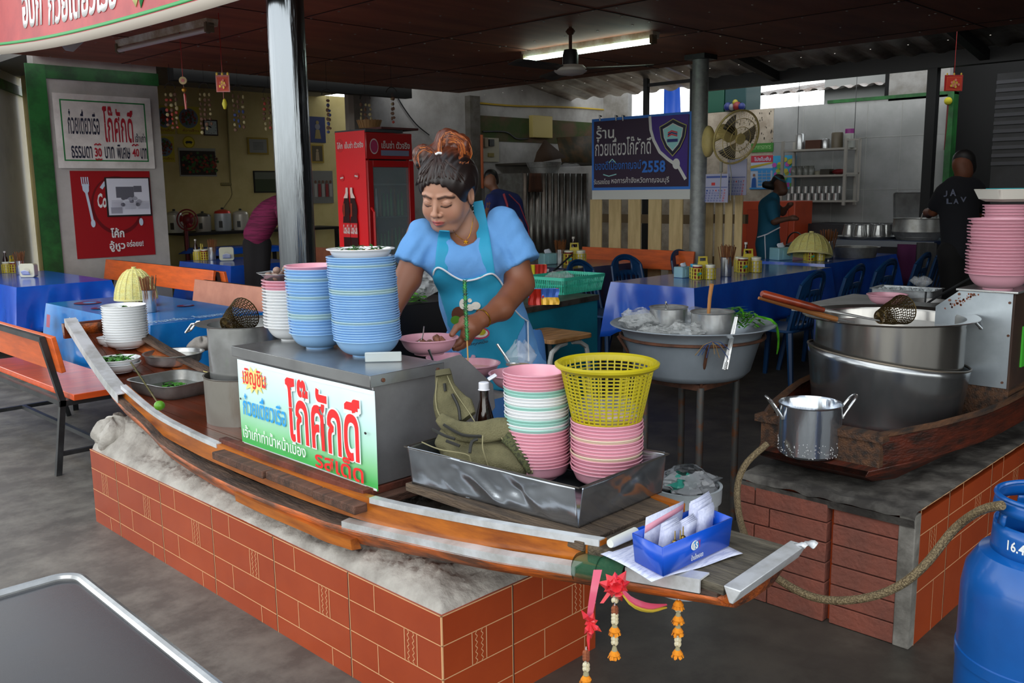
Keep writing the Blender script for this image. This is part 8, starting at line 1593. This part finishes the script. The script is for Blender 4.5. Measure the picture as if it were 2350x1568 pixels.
FING = [[(1066, 742, 2.872, 8.8), (1048, 752, 2.862, 8), (1037, 768, 2.852, 6.6)],                                                          # thumb over the rim
        [(1066, 772, 2.892, 8.4), (1052, 786, 2.885, 7.6), (1040, 794, 2.872, 6.6)], [(1072, 776, 2.902, 8.4), (1056, 794, 2.898, 7.4), (1043, 800, 2.888, 6.2)], [(1078, 776, 2.915, 8), (1062, 794, 2.912, 7), (1050, 801, 2.90, 6)], [(1084, 772, 2.925, 7), (1074, 788, 2.922, 6.2), (1063, 795, 2.915, 5.4)]]
TOR = [(1062, 590, 3.13, 62, 1090, 690, 3.22, 70), (990, 560, 3.12, 40, 1140, 548, 3.15, 44), (1090, 690, 3.22, 72, 1135, 850, 3.36, 84), (1110, 850, 3.37, 80, 1160, 850, 3.40, 78), (1025, 606, 3.09, 42, 1110, 604, 3.10, 46), (1130, 690, 3.2, 62, 1168, 850, 3.38, 80)]
NECK = [(1050, 490, 3.08, 32, 1078, 545, 3.13, 36)]
LEG = [(1110, 860, 3.37, 60, 1105, 1060, 3.30, 40), (1165, 860, 3.42, 60, 1165, 1060, 3.36, 40), (1105, 1060, 3.30, 40, 1110, 1290, 3.30, 22), (1165, 1060, 3.36, 40, 1170, 1280, 3.36, 22), (1110, 1295, 3.3, 22, 1095, 1320, 3.16, 16), (1170, 1285, 3.36, 22, 1165, 1312, 3.22, 16)]
def shrink(P, k): return [(*p[:3], p[3]*k, *p[4:7], p[7]*k) for p in P]
def bodyf(X, Y, Z):
    d = limbs(X, Y, Z, shrink(TOR, .90), .05); d = sm(d, limbs(X, Y, Z, NECK, .03), .03); a = limbs(X, Y, Z, ARM, .02); d = sm(d, a, .03)
    h = sm(limbs(X, Y, Z, PALM, .012), d, .012); f = None
    for q in FING: g = limbs(X, Y, Z, [(*a_, *b_) for a_, b_ in zip(q, q[1:])], .004); f = g if f is None else np.minimum(f, g)
    d = sm(h, f, .005); d = sm(d, headf(X, Y, Z), .014); return sm(d, limbs(X, Y, Z, LEG, .03), .03)
ax = [fine_axis(-.44, .20, .0075, (-.31,), (-.085,), .0027), fine_axis(-.86, .74, .009, (-.055, .35), (.095, .62), .0027), fine_axis(-3.60, -2.78, .0085, (-3.17,), (-2.83,), .0030)]
vs, F = sdf_mesh(bodyf, None, None, 0, ax)
S_, F_, U_ = hl(vs[:, 0], vs[:, 1], vs[:, 2]); sa = np.abs(S_); base = np.tile(sc3('7a4a32'), (len(vs), 1)); head_m = np.clip(1-np.sqrt(S_**2+F_**2+(U_+.0)**2)/.19, 0, 1)**.5; inhead = np.clip((.145-np.sqrt(S_**2+F_**2+U_**2))/.03, 0, 1)
col = cmix(base, sc3('ac7f68'), inhead); col = cmix(col, sc3('a8705c'), inhead*np.exp(-((sa-.04)**2+(U_+.03)**2)/.0004)*.4)
gz_ = lambda a, w: np.clip(1-a/w, 0, 1)
def segd(x, y, a, b_): d = np.array(b_)-a; t = np.clip(((x-a[0])*d[0]+(y-a[1])*d[1])/d.dot(d), 0, 1); return np.hypot(x-a[0]-d[0]*t, y-a[1]-d[1]*t)
fr = (F_ > .045)
br_ = np.minimum(segd(sa, U_, (.012, .0165), (.032, .0205)), segd(sa, U_, (.032, .0205), (.050, .012))); col = cmix(col, sc3('2c1a14'), fr*np.clip((.0050-br_)/.0020, 0, 1)*.85)
el_ = np.minimum(segd(sa, U_, (.0165, -.0085), (.030, -.0125)), segd(sa, U_, (.030, -.0125), (.0445, -.0075))); col = cmix(col, sc3('140c0a'), fr*np.clip((.0024-el_)/.0010, 0, 1)*.95)
cr_ = np.minimum(segd(sa, U_, (.017, -.001), (.030, .0042)), segd(sa, U_, (.030, .0042), (.045, .0))); col = cmix(col, sc3('6e4434'), fr*np.clip((.0020-cr_)/.0012, 0, 1)*.5)
lp = np.clip(1-((sa/.0215)**2+((U_+.0585)/.0088)**2), 0, 1); col = cmix(col, sc3('b0504e'), (F_ > .07)*np.clip(lp*3, 0, 1)*.85); ml = segd(sa, U_, (0, -.0582), (.020, -.059)); col = cmix(col, sc3('4a1c1c'), (F_ > .07)*np.clip((.0014-ml)/.0007, 0, 1)*.8)
nl = np.hypot(sa-.0062, (U_+.041)); col = cmix(col, sc3('3a1c14'), (F_ > .085)*np.clip((.0036-nl)/.0015, 0, 1)*.8)
b = place_mesh(vs, F); t = thing('person', 'woman in a light blue blouse and turquoise apron bending over a pink bowl', 'person', (PZ(1135, 900, .5).x, PZ(1135, 900, .5).y, 0)); t.location = (CM[:3, :3] @ L3(1135, 860, 3.37)+CM[:3, 3]); t.location.z = 0
O3 = Vector(t.location)
def kid_(b, name, m, **k): b.v = [(p[0]-O3.x, p[1]-O3.y, p[2]-O3.z) for p in b.v]; return b.build(name, m, t, **k)
kid_(b, 'body', vmat('skin', .48, sss=.15), cols=col, sharp=180)
# blouse
def inpoly(x, y, poly):
    """signed distance to a polygon in the x-y plane"""
    P = np.array(poly); D = np.full(x.shape, 1e9, np.float32); w = np.zeros(x.shape, bool)
    for i in range(len(P)):
        a, b_ = P[i], P[(i+1) % len(P)]; e = b_-a; t_ = np.clip(((x-a[0])*e[0]+(y-a[1])*e[1])/e.dot(e), 0, 1); D = np.minimum(D, np.hypot(x-a[0]-e[0]*t_, y-a[1]-e[1]*t_)); c = ((a[1] > y) != (b_[1] > y)) & (x < (b_[0]-a[0])*(y-a[1])/(b_[1]-a[1]+1e-12)+a[0]); w ^= c
    return np.where(w, -D, D)
def apx(px, py, d=3.12): q = L3(px, py, d); return (q[0], q[1])
NKP = [apx(*q) for q in ((1024, 505), (1030, 532), (1038, 552), (1052, 567), (1068, 572), (1088, 563), (1104, 542), (1114, 515), (1121, 485), (1124, 456), (1085, 430), (1020, 470))]
SLV = [(968, 536, 3.10, 34, 940, 600, 3.08, 38), (1152, 516, 3.14, 42, 1196, 600, 3.13, 45)]
SK = [(1112, 800, 3.36, 90, 1112, 1020, 3.36, 105), (1165, 800, 3.40, 90, 1170, 1020, 3.38, 105)]
def shirtf(X, Y, Z):
    d = limbs(X, Y, Z, shrink(TOR, 1.05), .05); s = limbs(X, Y, Z, SLV, .02)
    for (a, b_) in (((968, 536, 3.10), (940, 600, 3.08)), ((1152, 516, 3.14), (1196, 600, 3.13))):
        A_, B_ = L3(*a), L3(*b_); n_ = (B_-A_)/np.linalg.norm(B_-A_); pl = (X-B_[0])*n_[0]+(Y-B_[1])*n_[1]+(Z-B_[2])*n_[2]-.012; s = np.where(np.sqrt((X-B_[0])**2+(Y-B_[1])**2+(Z-B_[2])**2) < .14, np.maximum(s, pl), s)
    d = sm(d, s, .03); w1 = .35+.65*np.clip(-s/.02+.6, 0, 1); fold = .0032*np.sin(X*46+Y*70+Z*30)*np.sin(Y*24-X*60)+.0012*np.sin(X*130-Y*90); d = d+fold*w1+.0035*np.sin((X*.9+Y*.5)*150)*np.exp(-((X-L3(1140, 590, 3.1)[0])**2+(Y-L3(1140, 600, 3.1)[1])**2)/.0035)+.003*np.sin((X*.9-Y*.5)*140)*np.exp(-((X-L3(975, 590, 3.1)[0])**2+(Y-L3(975, 585, 3.1)[1])**2)/.003)
    nk = np.maximum(np.broadcast_to(inpoly(X[:, :, 0], Y[:, :, 0], NKP)[:, :, None], d.shape), -3.24-Z) if d.ndim == 3 and d.shape[2] > 1 else np.maximum(inpoly(X, Y, NKP), -3.24-Z); return smx(d, -nk, .003)
vs, F = sdf_mesh(shirtf, None, None, 0, [np.arange(-.46, .22, .0065), np.arange(-.26, .50, .0065), np.arange(-3.60, -2.92, .0075)])
M_blouse = mat('light blue blouse', '5f96cf', .85, 0, '5a8fc8', 3, bump=.25, bs=40); kid_(place_mesh(vs, F), 'blouse', M_blouse, sharp=180)
vs, F = sdf_mesh(lambda X, Y, Z: limbs(X, Y, Z, SK, .06)+.008*np.sin(X*60+.2*Y*30), None, None, 0, [np.arange(-.32, .24, .010), np.arange(-.60, .06, .012), np.arange(-3.66, -3.08, .012)])
kid_(place_mesh(vs, F), 'skirt', mat('blue skirt', '3f74b4', .85, 0, '3a6ba8', 4), sharp=180)
# apron over the front
APO = [apx(*q) for q in ((995, 626), (1003, 615), (1016, 618), (1040, 634), (1064, 644), (1092, 641), (1122, 629), (1136, 632), (1150, 648), (1163, 672), (1176, 706), (1200, 728), (1222, 742), (1226, 800), (1236, 900), (1030, 900), (1018, 780), (1024, 730), (1010, 680), (998, 650))]
def aprf(X, Y, Z, infl=.0):
    d = sm(limbs(X, Y, Z, shrink(TOR, 1.05), .05), limbs(X, Y, Z, SK, .05), .04)-.0085+.003*np.sin(X*34+Y*40)+.002*np.sin(X*80); g = inpoly(X[:, :, 0], Y[:, :, 0], APO)[:, :, None]-infl; d = smx(d, np.broadcast_to(g, d.shape), .003); return np.maximum(d, (-3.18-.10*np.clip(-(Y+.0)/.3, 0, 1))-Z)
Ax = [np.arange(-.30, .12, .0045), np.arange(-.30, .28, .0045), np.arange(-3.40, -2.96, .006)]
vs, F = sdf_mesh(aprf, None, None, 0, Ax); M_apron = mat('turquoise apron', '1e93b8', .7, 0, '1c8ab0', 4, bump=.12, bs=40); kid_(place_mesh(vs, F), 'apron', M_apron, sharp=180)
def front_depth(px, py, fn, d0=2.8, d1=3.5):
    ds = np.arange(d0, d1, .003); Q = np.array([L3(px, py, d) for d in ds]); v = fn(Q[:, 0].reshape(-1, 1, 1), Q[:, 1].reshape(-1, 1, 1), Q[:, 2].reshape(-1, 1, 1)).ravel(); k = np.argmax(v < 0); return ds[k] if v[k] < 0 else None
def onf(pts, fn, off=.006): return [PD(x, y, (front_depth(x, y, fn) or 3.1)-off) for x, y in pts]
offs = lambda X, Y, Z: sm(limbs(X, Y, Z, shrink(TOR, 1.05), .05), limbs(X, Y, Z, SK, .05), .04)-.0085
b = MB(); ring = onf([(996, 650), (995, 626), (1003, 615), (1016, 618), (1040, 634), (1064, 644), (1092, 641), (1122, 629), (1136, 632), (1150, 648), (1163, 672)], offs, .004); b.tube(lerp_list(ring, 50), .0032, 6); b.tube(lerp_list(onf([(1178, 708), (1196, 727), (1212, 738)], offs, .004), 12), .003, 6); b.tube(lerp_list(onf([(1211, 738), (1212, 780), (1213, 830)], offs, .004), 12), .003, 6); kid_(b, 'apron_trim', mat('white piping', 'c9cdd6', .7))
both = lambda X, Y, Z: np.minimum(shirtf(X, Y, Z), bodyf(X, Y, Z))
for pts_ in (((1020, 530), (1018, 560), (1015, 590), (1013, 621)), ((1096, 462), (1101, 490), (1107, 530), (1114, 580), (1122, 632))):
    P = onf(lerp_list([Vector((x, y, 0)) for x, y in pts_], 12) and [(v.x, v.y) for v in lerp_list([Vector((x, y, 0)) for x, y in pts_], 12)], both, .004); P = [P[0]]+[(P[i-1]+P[i]*2+P[min(i+1, len(P)-1)])/4 for i in range(1, len(P))]; b = MB(); ribbon(b, P, [.034, .042, .044, .042], .004); kid_(b, 'apron_strap', M_apron, sharp=60)
# plain printed patch and slogan on the apron
b = MB()
def blob(cx, cy, rx, ry, m, n=16, off=.0105, a0=0): P = onf([(cx+rx*math.cos(2*math.pi*i/n+a0), cy+ry*math.sin(2*math.pi*i/n+a0)) for i in range(n)], offs, off); c = onf([(cx, cy)], offs, off)[0]; b.add([c[:]]+[p[:] for p in P], [(0, 1+i, 1+(i+1) % n) for i in range(n)], m)
blob(1100, 765, 24, 14, 1, off=.010); blob(1100, 765, 20, 10, 0, off=.0115); blob(1103, 762, 12, 8, 3, off=.013); blob(1052, 722, 16, 18, 2, off=.010); blob(1046, 735, 12, 10, 4, off=.012); blob(1078, 706, 11, 8, 0, off=.011); blob(1092, 702, 11, 9, 0, off=.011); blob(1062, 698, 8, 12, 0, off=.0118); blob(1078, 690, 5, 5, 0, off=.011)
vs_, fs_ = glyphs('อร่อยทุกหม้อ', .02)
b.add([onf([(1058+62*x, 796-9*y-8*x*x)], offs, .012)[0][:] for x, y, _ in vs_], fs_, 5); kid_(b, 'apron_print', [mat('print cream', 'd2cfc4', .7), mat('print pinkred', 'b04060', .7), mat('print brown', '5a3020', .7), mat('print olive', 'a8a420', .7), mat('print leaf green', '4f8a24', .7), mat('print black', '17202a', .7)])
# hair
def hairf(X, Y, Z):
    s, f, u = hl(X, Y, Z); d = ell(s, f, u, (0, -.018, .036), (.088, .102, .092)); d = sm(d, cap(s, f, u, (0, -.05, -.01), (0, -.075, -.05), .06, .04), .03); cut = ell(s, f, u, (0, .075, -.035), (.066, .085, .092)); cut = np.minimum(cut, ell(s, f, u, (0, .03, -.07), (.10, .09, .06))); cut = np.minimum(cut, ell(np.abs(s), f, u, (.088, -.002, -.015), (.022, .022, .032)))
    d = smx(d, -cut, .008); bn = lambda x, y, dd: tuple(L3(x, y, dd)); g = cap(X, Y, Z, bn(1008, 350, 3.03), bn(1024, 322, 3.04), .028, .032); g = sm(g, cap(X, Y, Z, bn(1028, 320, 3.04), bn(1056, 332, 3.05), .034, .035), .02); g = sm(g, cap(X, Y, Z, bn(1058, 338, 3.05), bn(1066, 368, 3.06), .030, .022), .02); g = sm(g, cap(X, Y, Z, bn(1000, 352, 3.03), bn(970, 352, 3.02), .024, .030), .02); g = sm(g, cap(X, Y, Z, bn(968, 356, 3.02), bn(964, 376, 3.01), .024, .016), .015)
    d = sm(d, g/HS, .012); return (d+.0012*np.sin(s*420+f*90)+.0010*np.sin(s*260-u*50))*HS
vs, F = sdf_mesh(hairf, None, None, 0, [np.arange(-.38, -.02, .0034), np.arange(.33, .76, .0034), np.arange(-3.25, -2.85, .0036)]); S_, F_, U_ = hl(vs[:, 0], vs[:, 1], vs[:, 2]); hc_ = cmix(np.tile(sc3('1c1210'), (len(vs), 1)), sc3('5a2a16'), np.clip((vs[:, 1]-L3(1, 372, 3.03)[1])/.035+.2*np.sin(vs[:, 0]*300), 0, 1)*.9); kid_(place_mesh(vs, F), 'hair', vmat('hair', .38), cols=hc_, sharp=180)
b = MB(); rr = random.Random(21); dB = 3.03
def strand(P, r, m): b.tube(lerp_list(P, 12), [r*.5]+[r]*10+[r*.4], 5, m)
def hsurf(x, y, off=.0015): return PD(x, y, (front_depth(x, y, hairf, 2.85, 3.2) or 3.03)-off)
for i in range(260):
    k_ = i/260
    if k_ < .45: R_ = rr.uniform(6, 46); P = [(1002+R_*.2, 352), (1008+R_*.1, 340-R_*.55), (1030+R_*.1, 334-R_*.72), (1046+R_*.55, 334-R_*.3), (1050+R_*.68, 352), (1050+R_*.5, 374)]
    elif k_ < .65: R_ = rr.uniform(2, 30); P = [(1000, 352), (990-R_*.2, 350-R_*.5), (972-R_*.4, 346-R_*.3), (962-R_*.5, 362), (964-R_*.2, 384)]
    else: u_ = rr.random(); x0 = 952+126*u_; P = [(x0, 426-17*math.sin(u_*3.14)), (x0*.8+1004*.2, 400), (x0*.4+1004*.6, 375), (1004+(x0-1010)*.1, 357)]
    Q = [hsurf(max(947, min(1092, x+rr.gauss(0, 1.2))), max(302, y+rr.gauss(0, 1.2)), .0012) for x, y in P]; m_ = 1 if k_ >= .65 else (0 if rr.random() < .6 else (1 if rr.random() < .4 else 2))
    b.tube(lerp_list(Q, 14), [.0008]+[.0013*rr.uniform(.6, 1.2)]*12+[.0006], 4, m_)
kid_(b, 'hair_bun', [mat('auburn hair', '8a4318', .38, 0, '6a2e12', 40), mat('dark auburn', '2c1610', .4), mat('copper hair', 'b8682c', .35)], sharp=180)
b = MB(); b.tube([PD(1000, 354, 2.93), PD(1006, 351, 2.925), PD(1013, 352, 2.93)], .004, 8); kid_(b, 'hair_tie', M_white)
sk_ = lambda X, Y, Z: bodyf(X, Y, Z)
b = MB(); ch = onf([(v.x, v.y) for v in lerp_list([Vector(q+(0,)) for q in ((1040, 528), (1048, 540), (1060, 549), (1069, 552))], 10)], sk_, .002)+onf([(v.x, v.y) for v in lerp_list([Vector(q+(0,)) for q in ((1070, 552), (1078, 540), (1083, 520), (1086, 500))], 10)], sk_, .002); b.tube(ch, .0011, 5); p = onf([(1069, 556)], sk_, .004)[0]
for i in range(5): a = 1.257*i+.3; b.sph((p+CR*.005*math.cos(a)+CU*.005*math.sin(a))[:], .0033, 8)
b.sph(p[:], .004, 8); kid_(b, 'necklace', mat('gold', 'd8a030', .25, 1))
A_, B_ = L3(1108, 731, 2.925), L3(1098, 737, 2.91); n_ = (B_-A_)/np.linalg.norm(B_-A_); u1 = np.cross(n_, [0, 0, 1.]); u1 /= np.linalg.norm(u1); u2 = np.cross(n_, u1); b = MB(); Q = [A_+(u1*math.cos(a)+u2*math.sin(a))*.0305 for a in np.linspace(0, 6.283, 37)[:-1]]; b.tube([tuple(CM[:3, :3] @ q+CM[:3, 3]) for q in Q], .0018, 6, closed=True); kid_(b, 'bracelet', MATS['gold'])
b = MB(); p = hw(.080, .004, -.036); b.sph(tuple(CM[:3, :3] @ p+CM[:3, 3]), .003, 8); p = hw(.080, .006, -.052); b.sph(tuple(CM[:3, :3] @ p+CM[:3, 3]), .0028, 8); kid_(b, 'earring', M_chrome)
b = MB()
for q in ((1037, 768, 2.848), (1041, 796, 2.868)): b.sph(PD(*q)[:], (.005, .005, .003), 8)
kid_(b, 'fingernail', mat('nail', 'b98a78', .3))
# ---- the others, further back
def person(lab, d, skin, clothes, hair, h=.022, tone='6a4430'):
    global t, O3
    allp = skin+[p for _, P, _, _ in clothes for p in P]; xs_ = [L3(*p[i:i+3]) for p in allp for i in (0, 4)]; lo = np.min(xs_, 0)-.24; hi = np.max(xs_, 0)+.24
    t = thing('person', lab, 'person', (0, 0, 0)); q = L3(allp[-1][4], allp[-1][5], allp[-1][6]); O3 = Vector(tuple(CM[:3, :3] @ q+CM[:3, 3])); O3.z = 0; t.location = O3
    def bd(name, P, m, k=.05, hh=h): L_ = [L3(*p[i:i+3]) for p in P for i in (0, 4)]; vs, F = sdf_mesh(lambda X, Y, Z: limbs(X, Y, Z, P, k), np.min(L_, 0)-.2, np.max(L_, 0)+.2, hh); kid_(place_mesh(vs, F), name, m, sharp=180)
    bd('body', skin, mat('skin '+tone, tone, .55), .03)
    for nm, P, m, k in clothes: bd(nm, P, m, k)
    if hair: bd('hair', hair, mat('black hair', '0c0a0a', .5), .03, .016)
def hp(d): return lambda P: [(x0, y0, d+e0, r0, x1, y1, d+e1, r1) for x0, y0, e0, r0, x1, y1, e1, r1 in P]
def legs(x, y0, y1, d, w, r): return hp(d)([(x-w, y0, 0, r, x-w, (y0+y1)/2, -.03, r*.72), (x+w, y0, .02, r, x+w, (y0+y1)/2, -.02, r*.72), (x-w, (y0+y1)/2, -.03, r*.7, x-w, y1, .03, r*.42), (x+w, (y0+y1)/2, -.02, r*.7, x+w, y1, .03, r*.42)])
def floor_py(px, d):
    lo, hi = 400, 1600
    for _ in range(30):
        m_ = (lo+hi)/2
        if PD(px, m_, d).z > .03: lo = m_
        else: hi = m_
    return lo
D_ = 7.0; H_ = hp(D_); g = floor_py(1165, D_)
person('man in a dark blue shirt with red straps bending away by the back wall', D_, H_([(1126, 410, 0, 14, 1122, 420, 0, 13), (1130, 425, 0, 9, 1140, 442, 0, 10), (1150, 470, 0, 24, 1165, 540, 0, 24), (1125, 460, -.1, 10, 1112, 520, -.2, 8), (1112, 520, -.2, 8, 1104, 560, -.35, 6)])+legs(1170, 560, g, D_, 14, 20), [('shirt', H_([(1140, 448, 0, 16, 1178, 460, .05, 18), (1150, 475, 0, 30, 1172, 550, 0, 30), (1185, 475, .05, 16, 1200, 530, 0, 13), (1128, 458, -.08, 15, 1118, 500, -.15, 12)]), mat('navy shirt', '101f58', .8), .05), ('trousers', legs(1170, 560, g-12, D_, 14, 25), mat('dark trousers', '14151c', .9), .03)], H_([(1127, 405, .02, 17, 1130, 414, .05, 16)]))
b = MB(); b.tube([PD(1156, 445, D_-.12), PD(1164, 470, D_-.13), PD(1166, 505, D_-.13)], .012, 6, flat=.4); b.tube([PD(1168, 446, D_-.12), PD(1192, 470, D_-.1), PD(1212, 520, D_-.06), PD(1216, 560, D_-.05)], .012, 6, flat=.4); kid_(b, 'red_strap', mat('strap red', '7a1428', .7))
D_ = 8.0; H_ = hp(D_); g = floor_py(598, D_)
person('person in a magenta striped top bending behind the steel column', D_, H_([(655, 450, -.1, 14, 650, 460, -.1, 13), (640, 470, 0, 9, 630, 480, 0, 12), (625, 490, 0, 22, 590, 545, 0, 22), (645, 485, -.2, 9, 655, 530, -.3, 7)])+legs(590, 560, g, D_, 10, 18), [('top', H_([(636, 470, 0, 22, 622, 484, 0, 26), (620, 488, 0, 27, 590, 545, 0, 26), (600, 500, 0, 24, 580, 535, 0, 20), (642, 480, -.15, 14, 652, 510, -.25, 11)]), mat('magenta top', '7a1a4a', .85, 0, '5a1036', 30, (.45, .55), stretch=(.2, .2, 3)), .05), ('trousers', legs(590, 560, g-10, D_, 11, 22), mat('black trousers', '121014', .9), .03)], H_([(657, 445, -.1, 17, 660, 452, -.1, 16)]))
D_ = 8.5; H_ = hp(D_); g = floor_py(1770, D_)
person('woman in a teal tunic with tied back hair beside the orange cupboard', D_, H_([(1790, 424, 0, 15, 1796, 438, -.03, 12), (1800, 440, -.06, 4, 1804, 438, -.08, 2), (1780, 444, 0, 8, 1772, 458, 0, 9), (1768, 480, 0, 20, 1765, 560, 0, 22), (1772, 480, -.1, 9, 1778, 508, -.15, 8), (1778, 508, -.15, 8, 1820, 500, -.28, 5), (1820, 500, -.28, 6, 1830, 502, -.3, 5), (1784, 475, .1, 8, 1796, 488, .1, 7), (1796, 488, .1, 7, 1812, 470, 0, 5), (1812, 470, 0, 5, 1817, 468, -.02, 5)])+legs(1768, 590, g, D_, 10, 17), [('tunic', H_([(1774, 456, 0, 15, 1762, 470, 0, 18), (1766, 480, 0, 24, 1762, 560, 0, 25), (1762, 560, 0, 25, 1766, 615, 0, 28), (1770, 472, -.1, 15, 1776, 500, -.14, 12)]), mat('teal tunic', '135b78', .8), .05), ('trousers', legs(1768, 610, g-8, D_, 11, 19), mat('dark slacks', '10202c', .9), .03)], H_([(1786, 414, .03, 15, 1782, 426, .05, 13), (1757, 424, .08, 9, 1766, 426, .07, 9)]), .018, '5a3a2a')
b = MB(); b.tube([PD(1778, 404, D_-.11), PD(1790, 412, D_-.13), PD(1803, 418, D_-.08)], .008, 6); kid_(b, 'hairband', mat('hairband', '3a6a7a', .6)); b = MB(); b.tube([PD(1738, 545, D_-.2), PD(1760, 538, D_-.24), (PD(1790, 522, D_-.2))], .006, 5); b.tube([PD(1755, 540, D_-.24), PD(1757, 600, D_-.22)], .005, 5); kid_(b, 'apron_tie', M_paper)
D_ = 7.6; H_ = hp(D_); g = floor_py(2200, D_)
person('man in a black printed t-shirt seen from behind, stirring the big pot', D_, H_([(2208, 378, 0, 22, 2212, 396, 0, 20), (2210, 404, .02, 14, 2206, 422, .02, 15), (2200, 460, 0, 34, 2205, 570, 0, 34), (2164, 448, 0, 14, 2142, 486, .15, 11), (2142, 486, .15, 10, 2128, 488, .42, 8), (2128, 488, .42, 9, 2132, 496, .5, 7), (2246, 450, 0, 14, 2256, 490, .1, 11), (2256, 490, .1, 11, 2288, 484, .3, 8)])+legs(2205, 580, g, D_, 18, 28), [('t_shirt', H_([(2190, 428, 0, 24, 2228, 430, 0, 24), (2200, 460, 0, 42, 2204, 575, 0, 40), (2165, 444, 0, 20, 2146, 470, .1, 16), (2246, 446, 0, 20, 2256, 476, .06, 16)]), mat('black t-shirt', '0e1018', .9), .06), ('trousers', legs(2205, 580, g-10, D_, 19, 33), mat('black jeans', '0a0a0c', .9), .03)], H_([(2212, 368, .02, 25, 2216, 384, .04, 23)]), .022, '6a3c26')
sf = lambda X, Y, Z: limbs(X, Y, Z, H_([(2190, 428, 0, 24, 2228, 430, 0, 24), (2200, 460, 0, 42, 2204, 575, 0, 40)]), .06)
b = MB(); 
for body, x0, y0, w_, h_ in (('U', 2162, 448, 12, 14), ('A', 2180, 446, 14, 16), ('L', 2172, 464, 13, 12), ('A', 2188, 464, 12, 12), ('V', 2204, 460, 14, 12)):
    vs_, fs_ = glyphs(body, .03); b.add([PD(x0+w_*x, y0-h_*y+4, (front_depth(x0+w_*x, y0-h_*y+4, sf, 7, 8) or 7.4)-.03)[:] for x, y, _ in vs_], fs_)
kid_(b, 'shirt_print', mat('grey print', '6a7084', .8))
